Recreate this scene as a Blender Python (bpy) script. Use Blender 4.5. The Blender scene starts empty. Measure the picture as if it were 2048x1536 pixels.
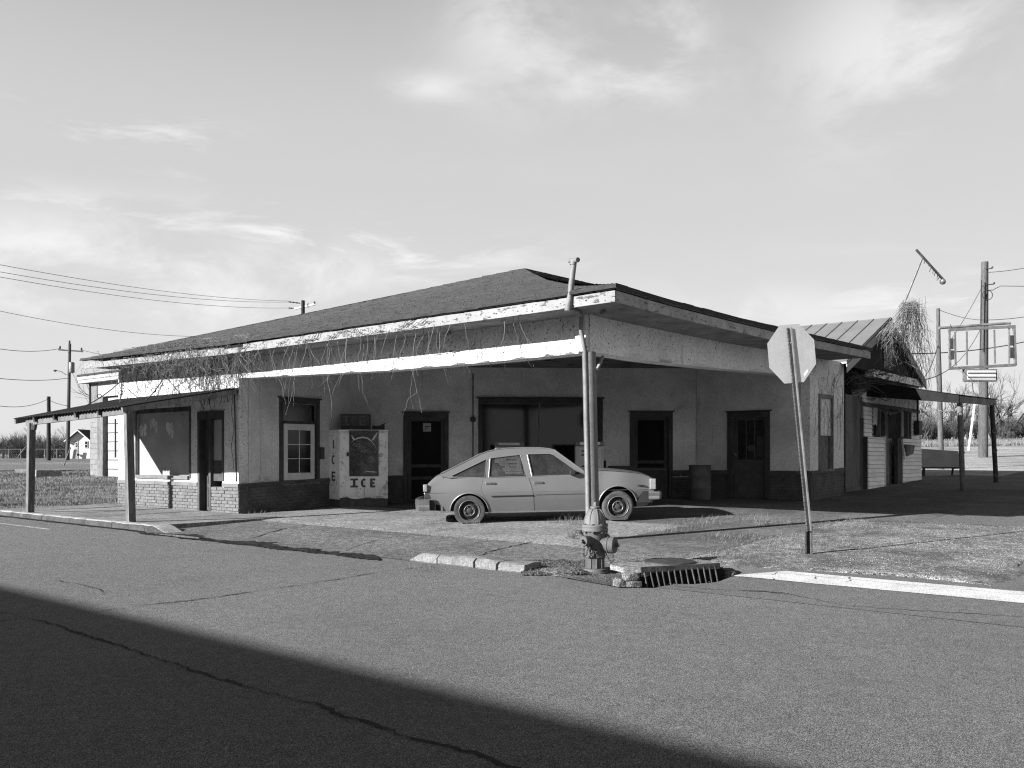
import bpy, bmesh, math, random
from mathutils import Vector, Matrix, noise
from mathutils.geometry import tessellate_polygon
random.seed(7)
S = bpy.context.scene
COL = S.collection
R = math.radians
# ------------------------------------------------------------------ camera, sky, sun, exposure
F, CX, HY, CH = 1780.0, 1024.0, 911.0, 1.35      # focal length in photo pixels, horizon row, eye height
cam = bpy.data.cameras.new('camera'); camo = bpy.data.objects.new('camera', cam); COL.objects.link(camo)
cam.sensor_width = 36; cam.lens = F/2048*36; cam.shift_y = (HY-768)/2048
cam.clip_end = 4000; cam.clip_start = .05
camo.location = (0, 0, CH); camo.rotation_euler = (R(90), 0, 0)
S.camera = camo
SUN_EL, SUN_DIR = 20.8, (.891, .454)             # direction the light travels over the ground
w = bpy.data.worlds.new('World'); S.world = w; w.use_nodes = True
nt = w.node_tree; N = nt.nodes; LK = nt.links
bg = N['Background']; bg.inputs['Strength'].default_value = .05
sky = N.new('ShaderNodeTexSky'); sky.sky_type = 'NISHITA'; sky.sun_disc = False
sky.sun_elevation = R(SUN_EL); sky.sun_rotation = math.atan2(-SUN_DIR[0], -SUN_DIR[1]) % (2*math.pi)
sky.air_density = 1.0; sky.dust_density = 1.5; sky.ozone_density = 1.0
def wmath(op, a, b=None, c=None, clamp=False):
    n = N.new('ShaderNodeMath'); n.operation = op; n.use_clamp = clamp
    for i, v in enumerate((a, b, c)):
        if v is None: continue
        if isinstance(v, (int, float)): n.inputs[i].default_value = v
        else: LK.new(v, n.inputs[i])
    return n.outputs[0]
def wvec(op, a, b):
    n = N.new('ShaderNodeVectorMath'); n.operation = op
    for i, v in enumerate((a, b)):
        if isinstance(v, tuple): n.inputs[i].default_value = v
        else: LK.new(v, n.inputs[i])
    return n
def wnoise(vec, scale, detail, rough, dist=0.0):
    n = N.new('ShaderNodeTexNoise'); n.inputs['Scale'].default_value = scale; n.inputs['Detail'].default_value = detail
    n.inputs['Roughness'].default_value = rough; n.inputs['Distortion'].default_value = dist
    LK.new(vec, n.inputs['Vector']); return n.outputs['Fac']
def wramp(v, lo, hi):
    n = N.new('ShaderNodeMapRange'); n.interpolation_type = 'SMOOTHSTEP'
    n.inputs['From Min'].default_value = lo; n.inputs['From Max'].default_value = hi
    LK.new(v, n.inputs['Value']); return n.outputs['Result']
bw = N.new('ShaderNodeRGBToBW'); LK.new(sky.outputs['Color'], bw.inputs['Color'])
tc = N.new('ShaderNodeTexCoord'); sep = N.new('ShaderNodeSeparateXYZ'); LK.new(tc.outputs['Generated'], sep.inputs[0])
zz = wmath('ADD', wmath('MAXIMUM', sep.outputs['Z'], 0.0), .10)
px_ = wmath('DIVIDE', sep.outputs['X'], zz); py_ = wmath('DIVIDE', sep.outputs['Y'], zz)
cmb = N.new('ShaderNodeCombineXYZ'); LK.new(px_, cmb.inputs[0]); LK.new(py_, cmb.inputs[1])
# drawn-out wisps lying on a high layer, broken by a second, larger noise
wisp = wnoise(wvec('MULTIPLY', cmb.outputs[0], (.55, 1.5, 1)).outputs[0], 1.3, 9, .62, .6)
big = wnoise(cmb.outputs[0], .33, 5, .55, .3)
cov = wmath('MULTIPLY', wramp(wisp, .46, .74), wramp(big, .44, .66))
# cloud fields: each a soft patch of the sky, filled with torn noise
def blob(x, y, sx, sy):
    d = Vector(((x-CX)/F, 1, (HY-y)/F)).normalized()
    ex = wmath('POWER', wmath('DIVIDE', wmath('SUBTRACT', sep.outputs['X'], d.x), sx/F), 2.); ez = wmath('POWER', wmath('DIVIDE', wmath('SUBTRACT', sep.outputs['Z'], d.z), sy/F), 2.)
    front = wramp(sep.outputs['Y'], 0., .3)
    return wmath('MULTIPLY', wmath('POWER', 2.718, wmath('MULTIPLY', wmath('ADD', ex, ez), -1.)), front)
lowv = wvec('MULTIPLY', tc.outputs['Generated'], (4.2, 4.2, 7.5)).outputs[0]
puff = wnoise(lowv, 1.5, 10, .60, .35)
thin = wnoise(wvec('MULTIPLY', tc.outputs['Generated'], (5., 5., 22.)).outputs[0], 1.3, 10, .62, .5)
def msum(l):
    o = l[0]
    for q in l[1:]: o = wmath('ADD', o, q)
    return o
pm_ = msum([*[wmath('MULTIPLY', b_, .62) for b_ in (blob(1010, 40, 110, 90), blob(1200, 170, 190, 60), blob(1330, 60, 80, 70), blob(1720, 110, 110, 140), blob(1900, 90, 80, 90), blob(860, 175, 70, 22))], blob(60, 560, 330, 90), blob(330, 560, 230, 80), blob(620, 560, 150, 50), blob(1350, 640, 300, 50)])
tm_ = msum([blob(620, 470, 190, 50), blob(230, 255, 150, 35), blob(830, 520, 240, 40), blob(150, 440, 160, 40), blob(500, 355, 120, 12), blob(1900, 620, 300, 70)])
cov2 = wmath('MULTIPLY', wramp(puff, .37, .63), wmath('MINIMUM', pm_, 1.))
cov3 = wmath('MULTIPLY', wramp(thin, .47, .68), wmath('MINIMUM', tm_, 1.))
band = wmath('MULTIPLY', wmath('MULTIPLY', wramp(puff, .40, .75), wramp(sep.outputs['Z'], .20, .06)), .55)
cov_t = wmath('MAXIMUM', wmath('MAXIMUM', wmath('MULTIPLY', cov, .22), band), wmath('MAXIMUM', cov2, cov3))
# the clear sky: grey of the Nishita sky under a thin milky veil that thins out overhead
haze = wramp(sep.outputs['Z'], .80, .30)
low = wramp(sep.outputs['Z'], .34, .0)
clear = wmath('ADD', wmath('ADD', wmath('MULTIPLY', wmath('MINIMUM', bw.outputs[0], 6.0), .12), wmath('MULTIPLY', haze, 4.6)), wmath('MULTIPLY', low, .9))
cloudv = 7.1
skyv = wmath('ADD', wmath('MULTIPLY', clear, wmath('SUBTRACT', 1.0, cov_t)), wmath('MULTIPLY', cov_t, cloudv))
LK.new(skyv, bg.inputs['Color'])
sl = bpy.data.lights.new('sun', 'SUN'); slo = bpy.data.objects.new('sun', sl); COL.objects.link(slo)
sl.energy = 5.0; sl.angle = R(.53); sl.color = (1, 1, 1)
_d = Vector((SUN_DIR[0], SUN_DIR[1], -math.tan(R(SUN_EL)))).normalized()
slo.rotation_euler = _d.to_track_quat('-Z', 'Y').to_euler(); slo.location = (-20, -10, 20)
vs = S.view_settings; vs.view_transform = 'Standard'; vs.look = 'None'; vs.exposure = 1.4; vs.gamma = 1.0; vs.use_curve_mapping = False
S.render.engine = 'CYCLES'
try: S.cycles.use_denoising = True; S.cycles.denoiser = 'OPENIMAGEDENOISE'; S.cycles.denoising_input_passes = 'RGB_ALBEDO_NORMAL'; S.cycles.denoising_prefilter = 'NONE'; S.cycles.filter_width = 1.2; S.cycles.sample_clamp_indirect = 6.0; S.cycles.max_bounces = 6
except Exception: pass

# ------------------------------------------------------------------ surveying helpers
V = Vector
def at(x, y, Y): return V(((x-CX)/F*Y, Y, CH+(HY-y)/F*Y))
O2 = V((1.14, 13.02))                             # street corner of the canopy
U2 = V((-.7709, .6370)); V2 = V((.6370, .7709))   # along the main street / along the side street
def W(a, b, z): p = O2+U2*a+V2*b; return V((p.x, p.y, z))
def ab(x, y): d = V((x, y))-O2; return d.dot(U2), d.dot(V2)
def sst(e0, e1, x):
    t = max(0., min(1., (x-e0)/(e1-e0))); return t*t*(3-2*t)
def T(x, y):
    """height of the land"""
    p = -.252+.017*x+.024*y
    p += .3*sst(22, 34, y)*sst(-6, -14, x)
    if y > 40 and x > 0: p += .0004*(min(y, 95)-40)**2*sst(0, 25, x)
    p = .5*(p+math.sqrt(p*p+.0016))
    q = x/max(y, 5.)
    lim = 1.0+2.6*sst(-.12, .4, q)
    h = .5*lim
    if p > h: p = h+h*(1-math.exp(-(p-h)/h))
    p -= .19*math.exp(-(((x-1.75)*.80+(y-9.98)*.60)/.85)**4-((-(x-1.75)*.60+(y-9.98)*.80)/.42)**4)   # sunk mouth of the storm drain
    return p
def Tab(a, b): p = O2+U2*a+V2*b; return T(p.x, p.y)
class Fr:
    """an upright plane: s along it, d out of it, z up"""
    def __init__(self, p, t, n): self.p, self.t, self.n = V(p), V(t).normalized(), V(n).normalized()
    def P(self, s, d, z): q = self.p+self.t*s+self.n*d; return V((q.x, q.y, z))
    def hit(self, x, y, d=0.):
        r = V(((x-CX)/F, 1.)); c = self.p+self.n*d; Y = c.dot(self.n)/r.dot(self.n)
        return (r*Y-self.p).dot(self.t), CH+(HY-y)/F*Y
    def s(self, x, d=0.): return self.hit(x, HY, d)[0]
    def z(self, x, y, d=0.): return self.hit(x, y, d)[1]
    def rect(self, x0, y0, x1, y1, d=0.):
        xm, ym = (x0+x1)/2, (y0+y1)/2
        s0, s1 = sorted((self.hit(x0, ym, d)[0], self.hit(x1, ym, d)[0]))
        z0, z1 = sorted((self.hit(xm, y0, d)[1], self.hit(xm, y1, d)[1]))
        return s0, s1, z0, z1
    def ground(self, s, d=0.): q = self.P(s, d, 0); return T(q.x, q.y)
def lerpf(pts):
    pts = sorted(pts)
    def f(s):
        if s <= pts[0][0]: return pts[0][1]
        for (x0, y0), (x1, y1) in zip(pts, pts[1:]):
            if s <= x1: return y0+(y1-y0)*(s-x0)/(x1-x0)
        return pts[-1][1]
    return f

# ------------------------------------------------------------------ materials (a black and white place: every colour is a grey)
MATS = {}
def mat(name, base, rough=.8, var=.25, scale=3., fine=.15, fscale=60., bump=.3, bscale=60., bdist=.01, spec=.3, metal=0.,
        peel=None, stain=None, streak=None, alpha=None, coords='Object', stretch=None, speck=None, cells=None):
    m = bpy.data.materials.new(name); m.use_nodes = True; nt = m.node_tree; n = nt.nodes; L = nt.links
    b = n['Principled BSDF']
    def nd(t, **k):
        o = n.new(t)
        for a, v in k.items(): setattr(o, a, v)
        return o
    def noi(scale, detail=6, rough=.6, vec=None, dist=0.):
        o = nd('ShaderNodeTexNoise'); o.inputs['Scale'].default_value = scale; o.inputs['Detail'].default_value = detail
        o.inputs['Roughness'].default_value = rough; o.inputs['Distortion'].default_value = dist
        L.new(vec or co, o.inputs['Vector']); return o.outputs['Fac']
    def mth(op, a, bb, clamp=False):
        o = nd('ShaderNodeMath', operation=op, use_clamp=clamp)
        for i, v in enumerate((a, bb)):
            if isinstance(v, (int, float)): o.inputs[i].default_value = v
            else: L.new(v, o.inputs[i])
        return o.outputs[0]
    def rmp(v, a, bb, lo=0., hi=1.):
        o = nd('ShaderNodeMapRange', interpolation_type='SMOOTHSTEP')
        o.inputs['From Min'].default_value = a; o.inputs['From Max'].default_value = bb
        o.inputs['To Min'].default_value = lo; o.inputs['To Max'].default_value = hi
        L.new(v, o.inputs['Value']); return o.outputs['Result']
    tcn = nd('ShaderNodeTexCoord'); co = tcn.outputs[coords]
    # wander: every object starts at another place of the noise
    oi = nd('ShaderNodeObjectInfo'); ad = nd('ShaderNodeVectorMath', operation='ADD'); sc = nd('ShaderNodeVectorMath', operation='SCALE')
    cb = nd('ShaderNodeCombineXYZ'); L.new(oi.outputs['Random'], cb.inputs[0]); L.new(oi.outputs['Random'], cb.inputs[2])
    L.new(cb.outputs[0], sc.inputs[0]); sc.inputs['Scale'].default_value = 37.; L.new(co, ad.inputs[0]); L.new(sc.outputs[0], ad.inputs[1]); co = ad.outputs[0]
    if stretch:
        mu = nd('ShaderNodeVectorMath', operation='MULTIPLY'); L.new(co, mu.inputs[0]); mu.inputs[1].default_value = stretch; co = mu.outputs[0]
    v = mth('ADD', rmp(noi(scale, 8, .62), .28, .72, 1-var, 1+var), 0.)
    v = mth('MULTIPLY', v, rmp(noi(fscale, 3, .7), .3, .7, 1-fine, 1+fine))
    v = mth('MULTIPLY', v, mth('ADD', mth('MULTIPLY', oi.outputs['Random'], .16), .92))
    v = mth('MULTIPLY', v, base)
    if cells:            # aggregate: every stone of the surface its own grey (scale, spread)
        for cs_, ca_ in cells:
            vo = nd('ShaderNodeTexVoronoi'); vo.inputs['Scale'].default_value = cs_; L.new(co, vo.inputs['Vector'])
            sp_ = nd('ShaderNodeSeparateColor'); L.new(vo.outputs['Color'], sp_.inputs[0])
            v = mth('MULTIPLY', v, mth('ADD', mth('MULTIPLY', mth('POWER', sp_.outputs[0], 2.2), ca_*3.2), 1-ca_))
    hmask = None
    def mixv(v, f, t):
        return mth('ADD', mth('MULTIPLY', v, mth('SUBTRACT', 1., f)), mth('MULTIPLY', f, t))
    if stain:            # (grey, amount, scale, threshold)
        v = mixv(v, mth('MULTIPLY', rmp(noi(stain[2], 7, .68, None, .8), stain[3], stain[3]+.16), stain[1]), stain[0])
    if streak:           # (grey, amount, threshold): runs of dirt down an upright face
        mu = nd('ShaderNodeVectorMath', operation='MULTIPLY'); L.new(co, mu.inputs[0]); mu.inputs[1].default_value = (5., 5., .35)
        v = mixv(v, mth('MULTIPLY', rmp(noi(1.6, 6, .65, mu.outputs[0]), streak[2], streak[2]+.2), streak[1]), streak[0])
    if speck:            # (grey, threshold, scale)
        v = mixv(v, rmp(noi(speck[2], 2, .5), speck[1], speck[1]+.06), speck[0])
    if peel:             # (grey beneath, threshold, scale, stretch)
        mu = nd('ShaderNodeVectorMath', operation='MULTIPLY'); L.new(co, mu.inputs[0]); mu.inputs[1].default_value = peel[3] if len(peel) > 3 else (1, 1, 1)
        hmask = rmp(noi(peel[2], 9, .68, mu.outputs[0], .4), peel[1], peel[1]+.03)
        v = mixv(v, hmask, mth('MULTIPLY', rmp(noi(fscale*.6, 4, .6), .3, .7, .6, 1.4), peel[0]))
    L.new(v, b.inputs['Base Color'])
    b.inputs['Roughness'].default_value = rough; b.inputs['Metallic'].default_value = metal
    b.inputs['Specular IOR Level'].default_value = spec
    if bump:
        h = noi(bscale, 6, .6)
        if hmask is not None: h = mth('SUBTRACT', h, mth('MULTIPLY', hmask, .5))
        bn = nd('ShaderNodeBump'); bn.inputs['Strength'].default_value = bump; bn.inputs['Distance'].default_value = bdist
        L.new(h, bn.inputs['Height']); L.new(bn.outputs[0], b.inputs['Normal'])
    if alpha is not None: b.inputs['Alpha'].default_value = alpha
    MATS[name] = m; return m
def glass(name, tint=.02, alpha=.55, rough=.05, dust=.0):
    m = mat(name, tint+dust, rough, .35, 4., .2, 30., 0., spec=.5, alpha=None)
    nt = m.node_tree; n = nt.nodes; L = nt.links; b = n['Principled BSDF']; out = n['Material Output']
    tr = n.new('ShaderNodeBsdfTransparent'); tr.inputs[0].default_value = (.75, .75, .75, 1)
    mx = n.new('ShaderNodeMixShader'); mx.inputs[0].default_value = alpha
    L.new(tr.outputs[0], mx.inputs[1]); L.new(b.outputs[0], mx.inputs[2]); L.new(mx.outputs[0], out.inputs['Surface'])
    return m
G = {}
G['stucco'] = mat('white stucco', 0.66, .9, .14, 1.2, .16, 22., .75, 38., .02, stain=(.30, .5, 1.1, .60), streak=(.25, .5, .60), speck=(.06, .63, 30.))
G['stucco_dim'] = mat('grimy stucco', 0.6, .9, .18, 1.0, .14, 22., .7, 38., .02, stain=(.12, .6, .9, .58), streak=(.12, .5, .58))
G['ceiling'] = mat('stained ceiling', .15, .9, .4, 1.3, .2, 30., .4, 20., .02, peel=(.03, .56, 1.6))
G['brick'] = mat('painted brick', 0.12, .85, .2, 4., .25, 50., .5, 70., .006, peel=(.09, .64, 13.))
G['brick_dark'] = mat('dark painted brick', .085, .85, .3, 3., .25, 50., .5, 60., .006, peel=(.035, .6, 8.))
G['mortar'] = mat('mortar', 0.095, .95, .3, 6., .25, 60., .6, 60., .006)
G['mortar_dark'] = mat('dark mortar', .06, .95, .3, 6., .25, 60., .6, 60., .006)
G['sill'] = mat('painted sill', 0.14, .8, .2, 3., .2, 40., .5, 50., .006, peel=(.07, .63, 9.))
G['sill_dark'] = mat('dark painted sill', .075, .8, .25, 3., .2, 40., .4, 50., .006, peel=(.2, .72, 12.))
G['fascia'] = mat('peeling white paint', 0.22, .7, .12, 4., .12, 60., .5, 30., .005, peel=(.05, .565, 5.5, (1., 1., 3.0)), streak=(.12, .6, .56), stain=(.15, .6, 2.5, .55))
G['fascia_worn'] = mat('worn white paint', .30, .8, .25, 4., .2, 60., .5, 30., .006, peel=(.10, .57, 9., (1., 1., 3.4)), streak=(.12, .5, .55))
G['soffit'] = mat('soffit boards', .22, .85, .3, 3., .2, 40., .4, 30., .006, peel=(.07, .60, 7.))
G['shingle'] = mat('asphalt shingle', 0.068, .95, .25, 2.2, .4, 130., .5, 160., .004, stain=(.03, .5, .8, .56))
G['shingle_edge'] = mat('shingle edge', .035, .95, .3, 4., .3, 60., .4, 60.)
G['trim_dark'] = mat('dark trim', .05, .7, .3, 4., .25, 50., .4, 40., .004, peel=(.16, .70, 7., (1, 1, .4)))
G['wood_grey'] = mat('weathered wood', .15, .9, .35, 2.5, .35, 40., .6, 60., .006, stretch=(1, 1, .16), peel=(.05, .66, 6.))
G['wood_post'] = mat('post wood', 0.12, .9, .3, 2.5, .35, 40., .6, 60., .006, stretch=(1, 1, .12), stain=(.07, .7, 3., .6))
G['wood_dark'] = mat('old dark wood', .055, .9, .4, 3., .35, 40., .6, 60., .006, stretch=(1, 1, .16))
G['plywood'] = mat('weathered plywood', .12, .9, .35, 2., .3, 35., .5, 50., .005, stretch=(1, 1, .2), stain=(.05, .6, 1.4, .56))
G['board_panel'] = mat('painted board', 0.3, .75, .16, 1.6, .12, 40., .2, 40., .004, stain=(.13, .5, 1.7, .60), streak=(.16, .4, .58))
G['tin_dark'] = mat('rusty corrugated tin', 0.022, .75, .4, 2.4, .3, 40., .3, 40., .004, spec=.4)
G['tin_light'] = mat('standing seam metal', 0.2, .45, .12, 1.2, .1, 30., .1, 20., .004, spec=.5, metal=.25, streak=(.2, .4, .6))
G['tin_grey'] = mat('galvanised steel', 0.17, .5, .25, 6., .2, 60., .15, 50., .003, spec=.5, metal=.4)
G['sign_back'] = mat('bare aluminium sheet', 0.4, .5, .10, 2.5, .06, 40., .08, 30., .002, spec=.5, metal=.55, streak=(.3, .3, .6))
G['pipe'] = mat('painted pipe', 0.16, .6, .2, 4., .2, 60., .3, 60., .004, peel=(.12, .68, 9.))
G['post_metal'] = mat('old steel column', 0.125, .55, .22, 3., .22, 50., .35, 50., .004, spec=.45, streak=(.10, .55, .56), peel=(.08, .70, 8.))
G['iron'] = mat('dark iron', .035, .65, .35, 8., .3, 60., .4, 60., .004, spec=.4)
G['rust'] = mat('rusty iron', .06, .85, .45, 9., .35, 60., .5, 60., .006)
G['hydrant'] = mat('faded hydrant paint', 0.078, .7, .18, 6., .2, 70., .35, 70., .004, peel=(.12, .64, 10.))
G['hydrant_pale'] = mat('pale hydrant paint', 0.125, .7, .16, 6., .2, 70., .35, 70., .004, peel=(.16, .62, 11.))
G['asphalt'] = mat('street asphalt', .128, .92, .10, .30, .10, 9., .8, 240., .008, stain=(.095, .5, .28, .55), cells=((300., .78),))
G['apron'] = mat('old apron asphalt', .125, .95, .2, .7, .4, 9., .9, 60., .014, stain=(.065, .6, .6, .56), cells=((190., .7), (40., .12)))
G['concrete'] = mat('worn concrete', .175, .92, .25, .9, .35, 14., .6, 50., .008, stain=(.08, .65, .8, .56), speck=(.07, .72, 25.), cells=((70., .35),))
G['concrete_old'] = mat('oily concrete', 0.105, .92, .35, .7, .40, 12., .7, 45., .010, stain=(.05, .75, .5, .52), speck=(.30, .76, 20.), cells=((150., .35),))
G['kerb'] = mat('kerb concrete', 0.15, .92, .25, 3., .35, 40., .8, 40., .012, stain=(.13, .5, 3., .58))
G['garage_white'] = mat('garage door paint', .27, .8, .08, 1.5, .08, 30., .1, 20., stain=(.16, .4, 1.5, .6))
G['kerb_top'] = mat('pale kerb top', .30, .92, .25, 3., .35, 40., .8, 40., .012, stain=(.13, .5, 3., .58))  # top faces coloured lighter to make up for their weak sunlight
G['tin_black'] = mat('black tin', .014, .9, .4, 2.4, .3, 40., .3, 40., .004, spec=.15)  # one very dark grey for the awning tin
G['field'] = mat('dry field grass', .27, .95, .3, .35, .4, 14., 1., 10., .06, stain=(.12, .6, .45, .55))
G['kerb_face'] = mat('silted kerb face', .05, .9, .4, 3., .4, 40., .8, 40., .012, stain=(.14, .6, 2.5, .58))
G['letter_dim'] = mat('dim letter', .13, .8, .3, 5., .2, 50., 0.)
G['car_bright'] = mat('worn bright trim', 0.19, .4, .12, 6., .1, 60., .05, 40., .002, spec=.5, metal=.3)
G['gravel'] = mat('pale gravel', .17, .95, .3, 1.2, .4, 9., 1., 60., .02, stain=(.055, .8, .9, .49), cells=((110., .65), (26., .2)))
G['grass_ground'] = mat('dormant turf', 0.12, .95, .35, .45, .55, 18., 1., 14., .05, stretch=(1, 1.6, 1), stain=(.07, .6, .8, .55))
G['grass'] = mat('dry grass', 0.15, .9, .35, 4., .2, 40., 0.)
G['litter'] = mat('leaf litter', .12, .95, .6, 14., .6, 60., 1., 40., .03)
G['paint'] = mat('road paint', .46, .8, .14, 3., .2, 70., .3, 90., .004, peel=(.13, .655, 7.), stain=(.3, .5, 1.6, .55), cells=((220., .35),))
G['paint_faint'] = mat('worn road paint', .34, .8, .2, 3., .4, 60., .3, 90., .004, peel=(.14, .56, 9.))
G['crack'] = mat('crack', .02, .95, .3, 10., .3, 60., .3, 60.)
G['damp'] = mat('damp silt', .022, .95, .4, 3., .4, 12., .8, 40., .01, spec=.08, cells=((60., .6),))
G['car'] = mat('dusty car paint', 0.12, .34, .07, 1.3, .07, 90., .04, 60., .002, spec=.45, stain=(.15, .35, 2., .6), speck=(.30, .76, 60.))
G['chrome'] = mat('dull chrome', 0.42, .28, .15, 6., .1, 60., .05, 40., .002, metal=.9)
G['black'] = mat('black plastic', .018, .6, .3, 6., .2, 60., .15, 60., .003)
G['rubber'] = mat('dusty tyre', 0.05, .9, .4, 6., .3, 60., .3, 60., .003, stain=(.10, .5, 5., .55))
G['rim'] = mat('steel rim', 0.03, .6, .35, 9., .3, 60., .2, 60., .003, spec=.4, stain=(.25, .5, 12., .58))
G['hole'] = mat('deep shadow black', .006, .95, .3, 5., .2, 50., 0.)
G['lens'] = mat('lamp lens', .05, .25, .3, 20., .2, 80., .2, 50., .003, spec=.6)
G['lens_clear'] = mat('clear lamp lens', 0.22, .2, .15, 20., .2, 80., .2, 60., .004, spec=.6)
G['interior'] = mat('car interior', .05, .9, .3, 4., .3, 40., .2, 40.)
G['carglass'] = glass('dusty car glass', .02, .66, .12, .022)
G['glass'] = glass('old window glass', .008, .72, .06)
G['darkglass'] = mat('dark old window glass', .012, .12, .5, 5., .3, 40., .06, 6., .01, spec=.5)
G['icewhite'] = mat('rust spotted enamel', 0.8, .5, .09, 3., .08, 50., .12, 40., .003, spec=.4, stain=(.08, .82, 3.1, .535), streak=(.10, .65, .55), speck=(.10, .66, 20.))
G['ice_dark'] = mat('faded dark lettering', .075, .7, .35, 9., .25, 60., .1, 50.)
G['icepanel'] = mat('warped mirror panel', 0.08, .16, .45, 2.2, .2, 40., .35, 3.2, .10, metal=.75, stain=(.05, .8, 1.4, .50))
G['white'] = mat('white paint', .55, .7, .1, 3., .1, 50., .2, 40., .004, peel=(.2, .72, 8.))
G['siding'] = mat('white lap siding', 0.78, .7, .1, 2., .1, 50., .12, 40., .004, stain=(.22, .4, 1.5, .6))
G['paper'] = mat('paper notice', .32, .8, .1, 9., .1, 60., 0.)
G['ink'] = mat('faded print', .05, .8, .3, 9., .2, 60., 0.)
G['barrel'] = mat('steel drum', .11, .6, .3, 3., .2, 50., .2, 40., .004, streak=(.05, .6, .55))
G['vine'] = mat('bare vine', 0.17, .9, .3, 8., .2, 60., .2, 90.)
G['vine_dark'] = mat('old vine', 0.07, .9, .4, 8., .2, 60., .2, 90.)
G['bark'] = mat('winter twigs', 0.075, .95, .3, 2., .2, 40., 0.)
G['block'] = mat('concrete block', 0.17, .95, .15, 4., .25, 40., .6, 50., .008)
G['pole'] = mat('utility pole wood', .075, .95, .3, 3., .4, 50., .6, 60., .01, stretch=(1, 1, .1))
G['pole_dark'] = mat('tarred pole', .03, .95, .3, 3., .4, 50., .5, 60., .01, stretch=(1, 1, .1))
G['wire'] = mat('cable', .03, .8, .1, 3., .1, 50., 0.)
G['housewhite'] = mat('white house board', 0.5, .8, .06, 1., .06, 30., .1, 20.)
G['redbrick'] = mat('old facing brick', .16, .9, .25, 3., .3, 20., .5, 40.)

_b = G['car'].node_tree.nodes['Principled BSDF']; _b.inputs['Coat Weight'].default_value = .5; _b.inputs['Coat Roughness'].default_value = .16
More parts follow.
